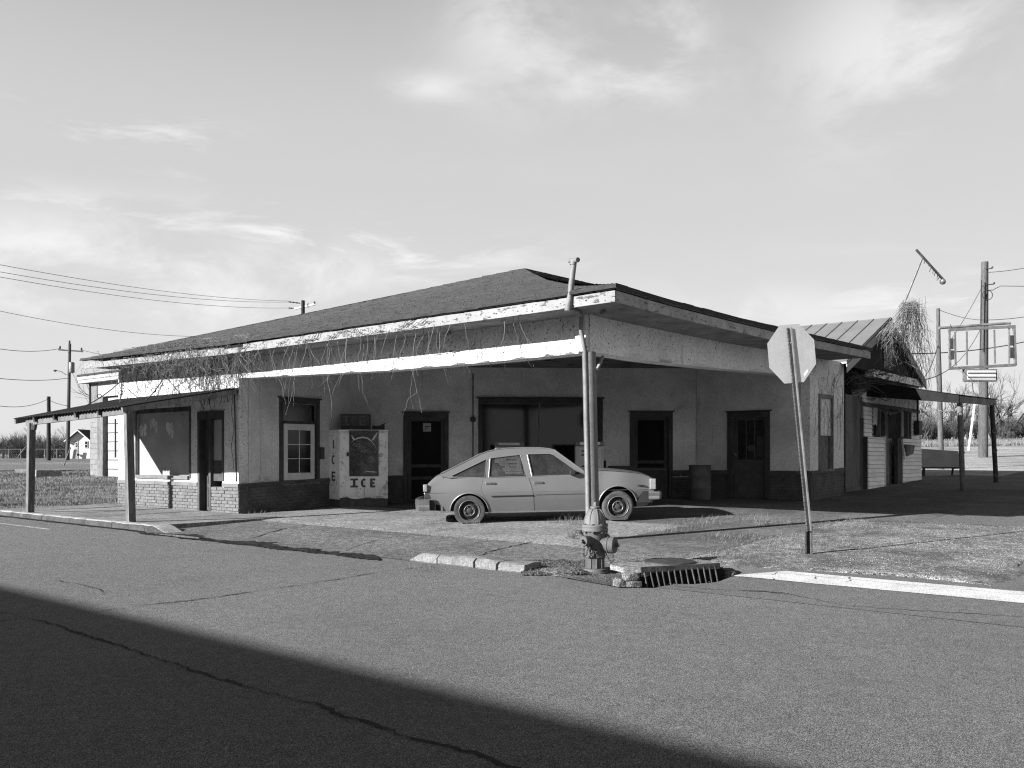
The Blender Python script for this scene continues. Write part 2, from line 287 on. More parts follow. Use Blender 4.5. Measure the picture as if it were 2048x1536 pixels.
# ------------------------------------------------------------------ mesh building
class MB:
    def __init__(self): self.v = []; self.f = []; self.m = []
    def add(self, vs, fs, mi=0):
        k = len(self.v); self.v += [V(p) for p in vs]
        for f in fs: self.f.append(tuple(i+k for i in f)); self.m.append(mi)
        return self
    def hexa(self, p, mi=0):   # 0-3 bottom ring, 4-7 top ring
        return self.add(p, [(3, 2, 1, 0), (4, 5, 6, 7), (0, 1, 5, 4), (1, 2, 6, 5), (2, 3, 7, 6), (3, 0, 4, 7)], mi)
    def box(self, x0, x1, y0, y1, z0, z1, mi=0):
        return self.hexa([(x0, y0, z0), (x1, y0, z0), (x1, y1, z0), (x0, y1, z0), (x0, y0, z1), (x1, y0, z1), (x1, y1, z1), (x0, y1, z1)], mi)
    def fbox(self, fr, s0, s1, d0, d1, z0, z1, mi=0):
        z0a, z0b = z0 if isinstance(z0, tuple) else (z0, z0); z1a, z1b = z1 if isinstance(z1, tuple) else (z1, z1)
        p = [fr.P(s0, d1, z0a), fr.P(s1, d1, z0b), fr.P(s1, d0, z0b), fr.P(s0, d0, z0a), fr.P(s0, d1, z1a), fr.P(s1, d1, z1b), fr.P(s1, d0, z1b), fr.P(s0, d0, z1a)]
        return self.hexa(p, mi)
    def beam(self, p, q, w, h, mi=0, up=(0, 0, 1)):
        p, q = V(p), V(q); d = (q-p).normalized(); x = d.cross(V(up))
        if x.length < 1e-4: x = d.cross(V((0, 1, 0)))
        x.normalize(); y = x.cross(d); x *= w/2; y *= h/2
        return self.hexa([p-x-y, p+x-y, q+x-y, q-x-y, p-x+y, p+x+y, q+x+y, q-x+y], mi)
    def tube(self, pts, r, n=6, cap=True, mi=0):
        pts = [V(p) for p in pts]; m = len(pts); rs = r if isinstance(r, (list, tuple)) else [r]*m
        k = len(self.v); ref = None
        for i, p in enumerate(pts):
            d = (pts[min(i+1, m-1)]-pts[max(i-1, 0)])
            d = d.normalized() if d.length > 1e-9 else V((0, 0, 1))
            if ref is None or abs(d.dot(ref)) > .98: ref = V((0, 0, 1)) if abs(d.z) < .9 else V((1, 0, 0))
            x = d.cross(ref).normalized(); y = x.cross(d)
            ref = y
            for j in range(n):
                a = 2*math.pi*j/n; self.v.append(p+(x*math.cos(a)+y*math.sin(a))*rs[i])
        for i in range(m-1):
            for j in range(n):
                a, b = k+i*n+j, k+i*n+(j+1) % n; self.f.append((a, b, b+n, a+n)); self.m.append(mi)
        if cap:
            self.f.append(tuple(k+j for j in range(n))[::-1]); self.f.append(tuple(k+(m-1)*n+j for j in range(n))); self.m += [mi, mi]
        return self
    def lathe(self, prof, c=(0, 0, 0), ax=(0, 0, 1), n=24, mi=0, cap=True):
        ax = V(ax).normalized(); c = V(c); ref = V((1, 0, 0)) if abs(ax.x) < .9 else V((0, 1, 0))
        x = (ref-ax*ref.dot(ax)).normalized(); y = ax.cross(x); k = len(self.v)
        for r, z in prof:
            for j in range(n):
                a = 2*math.pi*j/n; self.v.append(c+ax*z+(x*math.cos(a)+y*math.sin(a))*r)
        for i in range(len(prof)-1):
            for j in range(n):
                a, b = k+i*n+j, k+i*n+(j+1) % n; self.f.append((a, b, b+n, a+n)); self.m.append(mi)
        if cap:
            self.f.append(tuple(k+j for j in range(n))[::-1]); self.f.append(tuple(k+(len(prof)-1)*n+j for j in range(n))); self.m += [mi, mi]
        return self
    def torus(self, c, ax, R0, r, n=20, k=6, mi=0, arc=(0, 2*math.pi)):
        ax = V(ax).normalized(); ref = V((1, 0, 0)) if abs(ax.x) < .9 else V((0, 1, 0)); x = (ref-ax*ref.dot(ax)).normalized(); y = ax.cross(x)
        full = arc[1]-arc[0] > 6.28
        pts = [V(c)+(x*math.cos(a)+y*math.sin(a))*R0 for a in [arc[0]+(arc[1]-arc[0])*i/n for i in range(n+1)]]
        return self.tube(pts, r, k, not full, mi)
    def grid(self, fn, nu, nv, mi=0):
        k = len(self.v)
        for i in range(nu+1):
            for j in range(nv+1): self.v.append(V(fn(i/nu, j/nv)))
        for i in range(nu):
            for j in range(nv):
                a = k+i*(nv+1)+j; self.f.append((a, a+nv+1, a+nv+2, a+1)); self.m.append(mi)
        return self
    def poly(self, pts, mi=0): return self.add(pts, [tuple(range(len(pts)))], mi)
    def prism(self, pts, off, mi=0):
        pts = [V(p) for p in pts]; n = len(pts); off = V(off)
        self.add(pts+[p+off for p in pts], [tuple(range(n))[::-1], tuple(range(n, 2*n))]+[(i, (i+1) % n, (i+1) % n+n, i+n) for i in range(n)], mi); return self
    def build(self, name, mats, parent=None, smooth=None, bevel=0., local=False, kind=None, flip=False, label=None, weld=False):
        me = bpy.data.meshes.new(name)
        o0 = V((0, 0, 0)) if (local or parent is None) else origin(parent)
        me.from_pydata([tuple(p-o0) for p in self.v], [], self.f)
        for m in (mats if isinstance(mats, (list, tuple)) else [mats]): me.materials.append(G[m] if isinstance(m, str) else m)
        me.polygons.foreach_set('material_index', self.m)
        bm = bmesh.new(); bm.from_mesh(me)
        if weld: bmesh.ops.remove_doubles(bm, verts=bm.verts, dist=1e-5)
        bmesh.ops.recalc_face_normals(bm, faces=bm.faces)
        if flip: bmesh.ops.reverse_faces(bm, faces=bm.faces)
        bm.to_mesh(me); bm.free()
        if smooth is not None:
            me.polygons.foreach_set('use_smooth', [True]*len(me.polygons)); me.set_sharp_from_angle(angle=R(smooth))
        me.update(); o = bpy.data.objects.new(name, me); COL.objects.link(o)
        if parent: o.parent = parent
        if bevel:
            bv = o.modifiers.new('bevel', 'BEVEL'); bv.width = bevel; bv.segments = 2; bv.limit_method = 'ANGLE'
        if kind: o['kind'] = kind
        if label: o['label'] = label
        return o
def origin(o):
    p = V((0, 0, 0))
    while o: p = p+o.location; o = o.parent
    return p
def thing(name, label, cat, loc=(0, 0, 0), rotz=0, group=None):
    o = bpy.data.objects.new(name, None); COL.objects.link(o); o.location = loc; o.rotation_euler = (0, 0, rotz); o.empty_display_size = .2
    o['label'] = label; o['category'] = cat
    if group: o['group'] = group
    return o
def tag(o, label, cat, group=None):
    o['label'] = label; o['category'] = cat
    if group: o['group'] = group
    return o
def inst(src, name, loc, rot=(0, 0, 0), scale=None, parent=None):
    o = bpy.data.objects.new(name, src.data if hasattr(src, 'data') else src); COL.objects.link(o)
    o.location = loc; o.rotation_euler = rot
    if scale: o.scale = scale
    if parent: o.parent = parent
    return o
def jit(a): return random.uniform(-a, a)
def pathnoise(p, q, n, amp, seed=0):
    p, q = V(p), V(q); out = []
    for i in range(n+1):
        t = i/n; c = p.lerp(q, t)
        out.append(c+V((noise.noise((t*n*.35, seed, 1.3)), noise.noise((t*n*.35, seed, 7.7)), noise.noise((t*n*.35, seed, 4.1))))*amp)
    return out
# ------------------------------------------------------------------ land, streets, pavements
def struct(o): o['kind'] = 'structure'; return o
def axis(near, step, far, ratio):
    out = [0.]; s = step
    while out[-1] < far:
        if out[-1] > near: s *= ratio
        out.append(out[-1]+s)
    return out
def sheet_ab(name, a0, a1, b0, b1, step, dz, m, zf=None, parent=None, edge=0.):
    na, nb = max(1, int((a1-a0)/step)), max(1, int((b1-b0)/step))
    mb = MB()
    def fn(i, j):
        a, b = a0+(a1-a0)*i, b0+(b1-b0)*j
        if edge:
            e = edge*noise.noise((a*1.3, b*1.3, 3.)); e2 = edge*noise.noise((a*1.3, b*1.3, 9.))
            if i in (0, 1): a += e
            if j in (0, 1): b += e2
        z = zf(a, b) if zf else Tab(a, b)
        return W(a, b, z+(dz if not (edge and (i in (0, 1) or j in (0, 1))) else -.012))
    mb.grid(fn, na, nb); o = mb.build(name, m, parent, 180)
    if parent is None: struct(o)
    return o
xs = axis(18, .6, 900, 1.13); xs = [-x for x in xs[:0:-1]]+xs
ys = [-v for v in axis(6, 1.5, 120, 1.2)[:0:-1]]+axis(34, .6, 1500, 1.11)
mb = MB(); k = len(ys)
def gz(x, y):
    a, b = ab(x, y); z = T(x, y)
    m = sst(15.2, 14.4, a)*sst(-60, -50, a)*sst(14, 11, b)
    return z-.008-.10*m
for x in xs:
    for y in ys: mb.v.append(V((x, y, gz(x, y))))
for i in range(len(xs)-1):
    for j in range(k-1): mb.f.append((i*k+j, (i+1)*k+j, (i+1)*k+j+1, i*k+j+1)); mb.m.append(0)
ground = struct(mb.build('ground', 'grass_ground', None, 180))
road = sheet_ab('main_road', -70, 90, -16.2, -2.9, .45, 0., 'asphalt')
side = sheet_ab('side_road', -12.5, -2.4, -2.9, 70, .4, .003, 'asphalt')
def zsw(a, b): return max(Tab(a, b)+.03, .125)
apron = sheet_ab('apron', -2.6, 7.9, -2.92, -.62, .22, .008, 'apron')
pad = sheet_ab('forecourt', -3.4, 9.2, -.66, 12.8, .3, .014, 'concrete_old', edge=.12)
front_slab = sheet_ab('forecourt_slab', -.4, 8.9, -.72, 2.9, .3, .020, 'concrete', edge=.10)
shopyard = sheet_ab('shop_yard', -5.2, .6, 9.5, 30, .5, .018, 'concrete_old', edge=.4)
gravel = sheet_ab('gravel_verge', -5.6, -1.9, -1.0, 5.2, .2, .024, 'gravel', edge=.5)
# pavement under the awning, slab by slab
sw = struct(bpy.data.objects.new('sidewalk', None)); COL.objects.link(sw)
for i in range(5):
    a0, a1 = 7.35+i*1.48, 7.35+(i+1)*1.48-.014
    mb = MB(); n = 4
    for j in range(n):
        for k in range(n):
            A0, A1 = a0+(a1-a0)*j/n, a0+(a1-a0)*(j+1)/n; B0, B1 = -2.72+2.70*k/n, -2.72+2.70*(k+1)/n
            mb.poly([W(A0, B0, zsw(A0, B0)), W(A1, B0, zsw(A1, B0)), W(A1, B1, zsw(A1, B1)), W(A0, B1, zsw(A0, B1))])
    mb.poly([W(a0, -2.72, -.1), W(a1, -2.72, -.1), W(a1, -2.72, zsw(a1, -2.72)), W(a0, -2.72, zsw(a0, -2.72))])
    mb.poly([W(a0, -2.72, -.1), W(a0, -.02, -.1), W(a0, -.02, zsw(a0, -.02)), W(a0, -2.72, zsw(a0, -2.72))])
    mb.build('paving_slab', 'concrete', sw, None, weld=True)
# kerbs
kerb = struct(bpy.data.objects.new('kerb', None)); COL.objects.link(kerb)
def kerbstone(a0, a1, z0, z1, wd=.17, b=-2.90, par=None, drop=None, face=False):
    mb = MB(); n = 9; rings = []
    prof = [(-.012, -.12), (-.008, .70), (.012, .90), (.04, .99), (wd*.6, 1.0), (wd, .99), (wd+.01, -.12)]
    def fn(i, j):
        a = a0+(a1-a0)*i; jj = j*(len(prof)-1); k = min(int(round(jj)), len(prof)-1); d, h = prof[k]
        top = z0+(z1-z0)*i+.008*noise.noise((a*3, 2., 0)); base = Tab(a, b)-.02
        if drop: top = base+(top-base)*drop(a)
        hh = base+(top-base)*h if h > 0 else base-.1
        return W(a, b+d+.022*noise.noise((a*2.6, k*.7, 5.)), hh+.014*noise.noise((a*7., k*1.1, 2.)))
    mb.grid(fn, n, len(prof)-1)
    k = len(prof)
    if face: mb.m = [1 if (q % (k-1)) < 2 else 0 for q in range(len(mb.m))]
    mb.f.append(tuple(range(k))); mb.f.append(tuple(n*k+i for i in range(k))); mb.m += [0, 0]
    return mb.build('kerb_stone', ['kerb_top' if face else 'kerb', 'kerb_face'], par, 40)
a = 7.35
for i, L in enumerate((1.2, 1.05, 1.9, 1.5, 2.1, 1.8, 1.8, 1.8, 1.8, 1.8, 1.8, 1.8, 1.8, 1.8)):
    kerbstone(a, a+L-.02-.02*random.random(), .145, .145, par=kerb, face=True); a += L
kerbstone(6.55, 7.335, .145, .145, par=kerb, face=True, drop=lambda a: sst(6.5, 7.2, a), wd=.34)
a = .78
for L in (.52, .62, .36, .40):
    kerbstone(a-L+.016+.02*random.random(), a, .115+.02*random.random(), .115+.02*random.random(), .30, par=kerb, drop=(lambda q: .25+.75*sst(.80, .55, q)) if a > .7 else None); a -= L
# road paint
mk = MB()
def paintpoly(pts): mk.poly(pts)
n = 26
for i in range(n):
    a0, a1 = -3.12-i*.30, -3.12-(i+1)*.30
    l0 = -1.76+.02*noise.noise((i*.5, 0, 0)); h0 = -1.12+.02*noise.noise((i*.5, 3, 0))
    l1 = -1.76+.02*noise.noise(((i+1)*.5, 0, 0)); h1 = -1.12+.02*noise.noise(((i+1)*.5, 3, 0))
    if i == 0: h0 -= .55; a0 += .02
    for q in range(3):
        f0, f1 = q/3, (q+1)/3
        mk.poly([W(a0, l0+(h0-l0)*f0, Tab(a0, l0)+.009), W(a1, l1+(h1-l1)*f0, Tab(a1, l1)+.009), W(a1, l1+(h1-l1)*f1, Tab(a1, h1)+.009), W(a0, l0+(h0-l0)*f1, Tab(a0, h0)+.009)])
mk.build('stop_line', 'paint', side, None, label='wide white stop line with cracks across it')
mk = MB()
for i in range(22):
    a0 = 9.2+i*.9; b = -3.75
    mk.poly([W(a0, b, Tab(a0, b)+.005), W(a0+.9, b, Tab(a0+.9, b)+.005), W(a0+.9, b+.08, Tab(a0+.9, b)+.005), W(a0, b+.08, Tab(a0, b)+.005)])
mk.build('edge_line', 'paint_faint', road, None)
# cracks, traced on the ground
def gpt(x, y, up=.006):
    Y = 12.
    for _ in range(14):
        X = (x-CX)/F*Y; Y = F*(CH-T(X, Y))/(y-HY)
    X = (x-CX)/F*Y; return V((X, Y, T(X, Y)+up))
def crack(pts, wdt, parent, up=.006, name='crack', m='crack'):
    P = [gpt(x, y, up) for x, y in pts]; fine = []
    for p, q in zip(P, P[1:]):
        k = max(2, int((q-p).length/.03))
        for i in range(k): fine.append(p.lerp(q, i/k))
    fine.append(P[-1]); L = []; n = len(fine)
    for i, p in enumerate(fine):
        d = (fine[min(i+1, n-1)]-fine[max(0, i-1)]); d.z = 0
        d = d.normalized() if d.length else V((1, 0, 0))
        s = V((-d.y, d.x, 0)); c = p+s*(.030*noise.noise((i*.21, pts[0][0]*.01, 0))+.022*noise.noise((i*.63, pts[0][0]*.01, 5))+random.uniform(-.006, .006))
        wd = wdt*max(.10, .45+.9*noise.noise((i*.10, 9., pts[0][1]*.01))+random.uniform(-.15, .2))
        if i in (0, n-1): wd *= .1
        c.z = T(c.x, c.y)+up; L.append((c+s*wd/2, c-s*wd/2))
    mb = MB()
    for (a, b), (c, d) in zip(L, L[1:]): mb.poly([a, b, d, c])
    return mb.build(name, m, parent)
crack([(-40, 1247), (40, 1239), (90, 1236), (150, 1228), (230, 1219), (330, 1207), (400, 1199), (500, 1185), (600, 1170), (700, 1155), (770, 1143), (828, 1137)], .034, road)
crack([(-30, 1218), (30, 1232), (60, 1238), (90, 1243), (130, 1258), (200, 1280), (240, 1293), (300, 1312), (370, 1335), (430, 1357), (500, 1378), (550, 1390), (620, 1408), (700, 1435), (760, 1455), (830, 1480), (870, 1488), (960, 1510), (1060, 1548)], .042, road)
crack([(108, 1162), (160, 1169), (200, 1180), (209, 1191)], .02, road)
crack([(1236, 1170), (1400, 1178), (1560, 1186), (1700, 1214), (1900, 1226), (2080, 1236)], .022, road)
crack([(1480, 1182), (1530, 1184), (1575, 1190)], .06, road)
crack([(1553, 1146), (1546, 1152), (1550, 1162)], .02, side, .013)
crack([(1632, 1153), (1628, 1160), (1632, 1167)], .016, side, .013)
crack([(1700, 1156), (1697, 1164), (1690, 1170)], .016, side, .013)
crack([(505, 1078), (540, 1066), (575, 1057), (610, 1050)], .05, apron, .014)
crack([(690, 1103), (715, 1093), (752, 1082)], .03, apron, .014)
crack([(930, 1122), (985, 1103), (1050, 1088), (1085, 1081)], .05, apron, .014)
crack([(700, 1036), (770, 1030), (838, 1022)], .02, front_slab, .026)
# damp silt in the gutter with a shallow puddle
mb = MB()
def fn(i, j):
    a = .95+6.3*i; b = -3.16+.10*noise.noise((a*1.7, 1, 1))+.05*noise.noise((a*9, 3, 1))+(.30+.22*noise.noise((a*1.1, 5, 1))+.14*noise.noise((a*7., 8, 1)))*j*sst(0, .10, i)*sst(1, .92, i); return W(a, b, Tab(a, b)+.0125)
mb.grid(fn, 260, 4); mb.build('gutter_silt', 'damp', road, 180)
mb = MB()
def fn(i, j):
    a = 7.0+19*i; b = -3.02-.05*noise.noise((a*1.7, 1, 1))-.03*noise.noise((a*8, 3, 1))+.16*j*sst(0, .03, i)*sst(1, .97, i); return W(a, b, Tab(a, b)+.0115)
mb.grid(fn, 240, 3); mb.build('gutter_silt', 'damp', road, 180)
pm = mat('puddle', .02, .03, .1, 3., .1, 20., 0., spec=.6)
mb = MB(); pts = []
for i in range(28):
    t = i/28*2*math.pi; r = 1+.3*noise.noise((math.cos(t)*1.5, math.sin(t)*1.5, 2))
    a, b = 6.0+.85*r*math.cos(t), -3.06+.085*r*math.sin(t); pts.append(W(a, b, Tab(6., -3.06)+.02))
mb.poly(pts); mb.build('puddle', pm, road)
# grass: short dormant lawn on the left, dry tufts in the joints
def blades(name, spots, m='grass', seed=3):
    rnd = random.Random(seed); mb = MB()
    for (p, h, wd, lean) in spots:
        an = rnd.uniform(0, 6.28); s = V((math.cos(an), math.sin(an), 0))*wd/2
        l = V((math.cos(an*1.7+p.x), math.sin(an*2.3+p.y), 0))*lean
        m_ = p+l*.45+V((0, 0, h*.7)); k = len(mb.v); mb.v += [p-s, p+s, m_+s*.8, m_-s*.8, p+l+V((0, 0, h))]
        mb.f += [(k, k+1, k+2, k+3), (k+3, k+2, k+4)]; mb.m += [0, 0]
    me = bpy.data.meshes.new(name); me.from_pydata([tuple(v) for v in mb.v], [], mb.f); me.materials.append(G[m])
    o = bpy.data.objects.new(name, me); COL.objects.link(o); o['kind'] = 'stuff'; return o
sp = []; rnd = random.Random(11)
while len(sp) < 34000:
    y = rnd.uniform(17, 40); x = rnd.uniform(-.66, -.36)*y; a, b = ab(x, y)
    if a < 14.9 or b < -2.6: continue
    if rnd.random() > .42+1.5*noise.noise((x*.55, y*1.3, 0)): continue
    sp.append((V((x, y, T(x, y)-.01)), rnd.uniform(.03, .085), .012, rnd.uniform(.02, .07)))
o = blades('lawn_grass', sp); o['label'] = 'short dormant lawn grass beside the awning'; o['category'] = 'grass'
sp = []
def tuft(x, y, r, n, h, b=None):
    c = gpt(x, y, 0)
    for _ in range(n):
        q = c+V((rnd.gauss(0, r), rnd.gauss(0, r*.6), 0)); q.z = T(q.x, q.y)+.02
        sp.append((q, rnd.uniform(.2, 1)**1.5*h*1.5, .0035, rnd.uniform(.3, 1.6)*h))
for (x, y, r, n, h) in [(1125, 1048, .16, 130, .10), (1145, 1052, .08, 60, .16), (1330, 1066, .18, 120, .08), (1360, 1058, .2, 150, .09), (1400, 1050, .18, 140, .08), (1440, 1040, .2, 120, .07),
    (1500, 1044, .14, 90, .12), (1540, 1052, .16, 90, .08), (1560, 1046, .2, 90, .06), (1450, 1078, .3, 150, .06), (1490, 1090, .3, 150, .06), (900, 1046, .10, 60, .07), (870, 1050, .12, 60, .06), (960, 1052, .12, 50, .06),
    (520, 1030, .2, 60, .06), (545, 1036, .25, 70, .05), (1780, 1056, .4, 120, .06), (1700, 1042, .3, 80, .05), (1600, 1085, .3, 150, .05), (1660, 1095, .35, 180, .06), (1580, 1103, .25, 150, .06), (1180, 1046, .1, 50, .09),
    (290, 1040, .15, 40, .05), (850, 1142, .12, 60, .06), (1100, 1150, .2, 100, .05), (1450, 1130, .12, 80, .07), (1385, 1150, .06, 40, .09), (1280, 1156, .06, 40, .07)]: tuft(x, y, r, n, h)
for i in range(26):                                   # the weedy joint between slab and apron
    aa = 7.6-i*.33; p = W(aa, -.68, 0)
    for _ in range(16):
        q = p+V((rnd.gauss(0, .12), rnd.gauss(0, .04), 0)); q.z = T(q.x, q.y)+.02
        if noise.noise((q.x*2, q.y*2, 0)) > -.05: sp.append((q, rnd.uniform(.01, .05), .005, rnd.uniform(.02, .08)))
o = blades('dry_weeds', sp, seed=8); o['label'] = 'dry weed tufts growing in the pavement joints'; o['category'] = 'weeds'
# loose stones and chips
def chips(name, gen, n, m, label, cat):
    mb = MB(); r2 = random.Random(5); c = 0
    while c < n:
        g = gen(r2)
        if g is None: continue
        p, s = g; c += 1; k = len(mb.v)
        for q in ((1, 0, 0), (-.5, .87, 0), (-.5, -.87, 0), (.1, .1, .8)):
            mb.v.append(p+V((q[0]*s*r2.uniform(.6, 1.4), q[1]*s*r2.uniform(.6, 1.4), q[2]*s*r2.uniform(.5, 1.2))))
        mb.f += [(k, k+1, k+3), (k+1, k+2, k+3), (k+2, k, k+3)]; mb.m += [0]*3
    o = mb.build(name, m); o['kind'] = 'stuff'; o['label'] = label; o['category'] = cat; return o
def g1(r):
    a, b = r.uniform(-5.4, -1.9), r.uniform(-.9, 5.)
    if r.random() > .45+noise.noise((a*1.4, b*1.4, 4)): return None
    return W(a, b, Tab(a, b)+.024), r.choice((.005, .007, .012))
chips('gravel_stones', g1, 8000, 'gravel', 'pale loose gravel stones around the stop sign post', 'gravel')
def g2(r):
    a, b = r.uniform(-3.2, 8.6), r.uniform(-2.8, 3.0)
    if r.random() > .3+1.2*noise.noise((a*.9, b*.9, 14)): return None
    return W(a, b, Tab(a, b)+.02), r.choice((.004, .006, .010))
chips('pavement_grit', g2, 2600, 'kerb', 'pale grit scattered over the forecourt and apron', 'grit')
def g3(r):
    p = gpt(r.uniform(1042, 1168), r.uniform(1122, 1152), 0); a, b = ab(p.x, p.y); h = .03*max(0, 1-abs(b+2.65)/.5)
    return p+V((0, 0, h*r.random()+.01)), r.choice((.008, .014, .022))
mb = MB()
def fn(i, j):
    a, b = -1.10-.62*i, -2.93+.50*j; e = math.sin(math.pi*i)*math.sin(math.pi*j)
    return W(a, b, Tab(a, b)-.02+.075*e**.6+.02*e*noise.noise((a*9, b*9, 0)))
mb.grid(fn, 24, 18); o = mb.build('leaf_litter_heap', 'litter', None, 180); struct(o)
chips('leaf_litter', g3, 3200, 'litter', 'dead leaves and dirt heaped between kerb and hydrant', 'leaf litter')
# far side of the left lot: cross street with its shoulder
def strip(name, y0, y1, x0, x1, m, dz):
    mb = MB(); mb.grid(lambda i, j: (x0+(x1-x0)*i, (y0+(y1-y0)*j)+(x0+(x1-x0)*i)*-.12, T(x0+(x1-x0)*i, y0+(y1-y0)*j+(x0+(x1-x0)*i)*-.12)+dz), 50, 14)
    return struct(mb.build(name, m, None, 180))
sheet_ab('field', -2.3, 16, 20, 64, .9, .02, 'field', edge=.8)
strip('back_road', 38.5, 52, -75, -13, 'asphalt', .03)
strip('back_road_shoulder', 52.2, 62, -75, -13, 'gravel', .025)
# ------------------------------------------------------------------ the filling station
AW, AL, BD, BR = 8.92, 14.1, 8.5, 10.63           # canopy / wing lengths along the two streets
FL = Fr(O2, U2, -V2); FR = Fr(O2, V2, -U2)
FLE = Fr(O2+U2*AW, V2, -U2); FRE = Fr(O2+V2*BD, U2, -V2)
d0 = O2+U2*AW+V2*3.0; d1 = O2+U2*2.8+V2*BD; dt = (d1-d0).normalized(); dn = V((dt.y, -dt.x))
if dn.y > 0: dn = -dn
FD = Fr(d0, dt, dn); DL = (d1-d0).length
ST = thing('filling_station', 'abandoned white stucco filling station with drive-under corner canopy and shingled hip roof', 'filling station', W(4, 4, 0))
DLo, DRo = .75, .92                                # eave overhangs
FLf = Fr(O2-V2*DLo, U2, -V2); FRf = Fr(O2-U2*DRo, V2, -U2)
eaveL = lerpf([FLf.hit(x, y) for x, y in ((1227, 603.5), (1000, 635.5), (767, 666.5), (552, 694.8), (440, 709.4), (300, 722.5), (168, 736))])
eaveR = lerpf([FRf.hit(x, y) for x, y in ((1229, 602.5), (1330, 630), (1440, 656), (1543, 679.4), (1629, 695.5), (1740, 717))])
aL = FLf.s(165); bR = FRf.s(1741)
FH = .21                                           # fascia plus roof edge
def wallpanel(fr, s0, s1, z0, z1, th, holes, name, m, par, zf0=None, zf1=None, dz=0.):
    """upright slab in the plane of a frame with rectangular openings; its lower and upper edges may follow curves"""
    ss = sorted(set([s0, s1]+[h[0] for h in holes]+[h[1] for h in holes]+[s0+(s1-s0)*i/12 for i in range(13)]))
    zs = sorted(set([z0, z1]+[h[2] for h in holes]+[h[3] for h in holes]))
    ss = [s for s in ss if s0-1e-6 <= s <= s1+1e-6]; zs = [z for z in zs if z0-1e-6 <= z <= z1+1e-6]
    def zz(s, z):
        if zf0 and z == z0: return zf0(s)
        if zf1 and z == z1: return zf1(s)
        return z
    def full(i, j):
        if not (0 <= i < len(ss)-1 and 0 <= j < len(zs)-1): return False
        s, z = (ss[i]+ss[i+1])/2, (zs[j]+zs[j+1])/2
        return not any(h[0] < s < h[1] and h[2] < z < h[3] for h in holes)
    mb = MB()
    for i in range(len(ss)-1):
        for j in range(len(zs)-1):
            if not full(i, j): continue
            a, b, c, d = ss[i], ss[i+1], zs[j], zs[j+1]; q = lambda s, dd, z: fr.P(s, dd, zz(s, z))
            mb.poly([q(a, dz, c), q(b, dz, c), q(b, dz, d), q(a, dz, d)]); mb.poly([q(a, dz-th, c), q(a, dz-th, d), q(b, dz-th, d), q(b, dz-th, c)])
            if not full(i-1, j): mb.poly([q(a, dz, c), q(a, dz, d), q(a, dz-th, d), q(a, dz-th, c)])
            if not full(i+1, j): mb.poly([q(b, dz, c), q(b, dz-th, c), q(b, dz-th, d), q(b, dz, d)])
            if not full(i, j-1): mb.poly([q(a, dz, c), q(a, dz-th, c), q(b, dz-th, c), q(b, dz, c)])
            if not full(i, j+1): mb.poly([q(a, dz, d), q(b, dz, d), q(b, dz-th, d), q(a, dz-th, d)])
    return mb.build(name, m, par, weld=True)
CEIL = 3.44
# --- openings measured on each wall
oW1 = FLE.rect(565, 808, 632, 962)                 # sash window by the ice chest
oD1 = FD.rect(814, 836, 890, 1003); oSW = FD.rect(965, 808, 1197, 938); oD2 = FD.rect(1268, 834, 1337, 1000)
oD3 = FRE.rect(1464, 834, 1531, 997); oW2 = FR.rect(1639, 797, 1663, 938)
oB = FL.rect(272, 816, 381, 955); oD0 = FL.rect(398, 828, 421, 1022); oP0 = FL.rect(421, 828, 445, 962)
def sillz(fr, x, y): return fr.z(x, y)
zLg = lerpf([FL.hit(240, 959.4), FL.hit(480.5, 967.4)])           # sill course, left facade
zLE = lerpf([FLE.hit(480.5, 968), FLE.hit(649, 956)]); zD = lerpf([FD.hit(800, 951), FD.hit(1380, 940)])
zRE = lerpf([FRE.hit(1395, 940), FRE.hit(1620, 942)]); zR = lerpf([FR.hit(1622, 942), FR.hit(1686, 935.3)])
def mid(f, s0, s1): return f((s0+s1)/2)
beamL = lerpf([FL.hit(1162, 706), FL.hit(980, 724), FL.hit(782, 740.5), FL.hit(620, 749), FL.hit(483, 756)])
beamR = lerpf([FR.hit(1184, 703), FR.hit(1300, 722), FR.hit(1420, 735), FR.hit(1540, 746), FR.hit(1622, 754)])
sA, sB = AW, AL
wallpanel(FL, AW+.005, AL, .62, 3.5, .22, [(oB[0], oB[1], oB[2], oB[3]), (oP0[0], oD0[1], oD0[2]+.0, oD0[3])], 'wall', 'stucco', ST)
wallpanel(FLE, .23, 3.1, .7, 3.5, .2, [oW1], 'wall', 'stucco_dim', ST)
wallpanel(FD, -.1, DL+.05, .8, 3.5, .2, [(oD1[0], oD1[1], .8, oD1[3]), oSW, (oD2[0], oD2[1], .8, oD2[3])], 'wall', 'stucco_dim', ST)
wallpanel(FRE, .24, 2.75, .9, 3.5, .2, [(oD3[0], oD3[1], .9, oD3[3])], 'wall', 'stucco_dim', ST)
wallpanel(FR, BD+.004, BR, .95, 3.56, .22, [oW2], 'wall', 'stucco', ST)
wallpanel(FL, -.002, AW, 2.5, 3.5, .30, [], 'canopy_beam', 'stucco', ST, zf0=beamL)
wallpanel(FR, .006, BD, 2.5, 3.5, .30, [], 'canopy_beam', 'stucco', ST, zf0=beamR)
mb = MB(); mb.fbox(FL, .02, .22, -.02, .07, beamL(0)+.01, 3.42); mb.build('corner_pilaster', 'stucco', ST, bevel=.02)
# unseen rear walls
FBk = Fr(O2+V2*BR, U2, V2); FSd = Fr(O2+U2*AL, V2, U2)
wallpanel(FBk, .26, AL, 0., 3.5, .2, [], 'wall', 'stucco', ST); wallpanel(FSd, .25, BR-.25, 0., 3.5, .2, [], 'wall', 'stucco', ST)
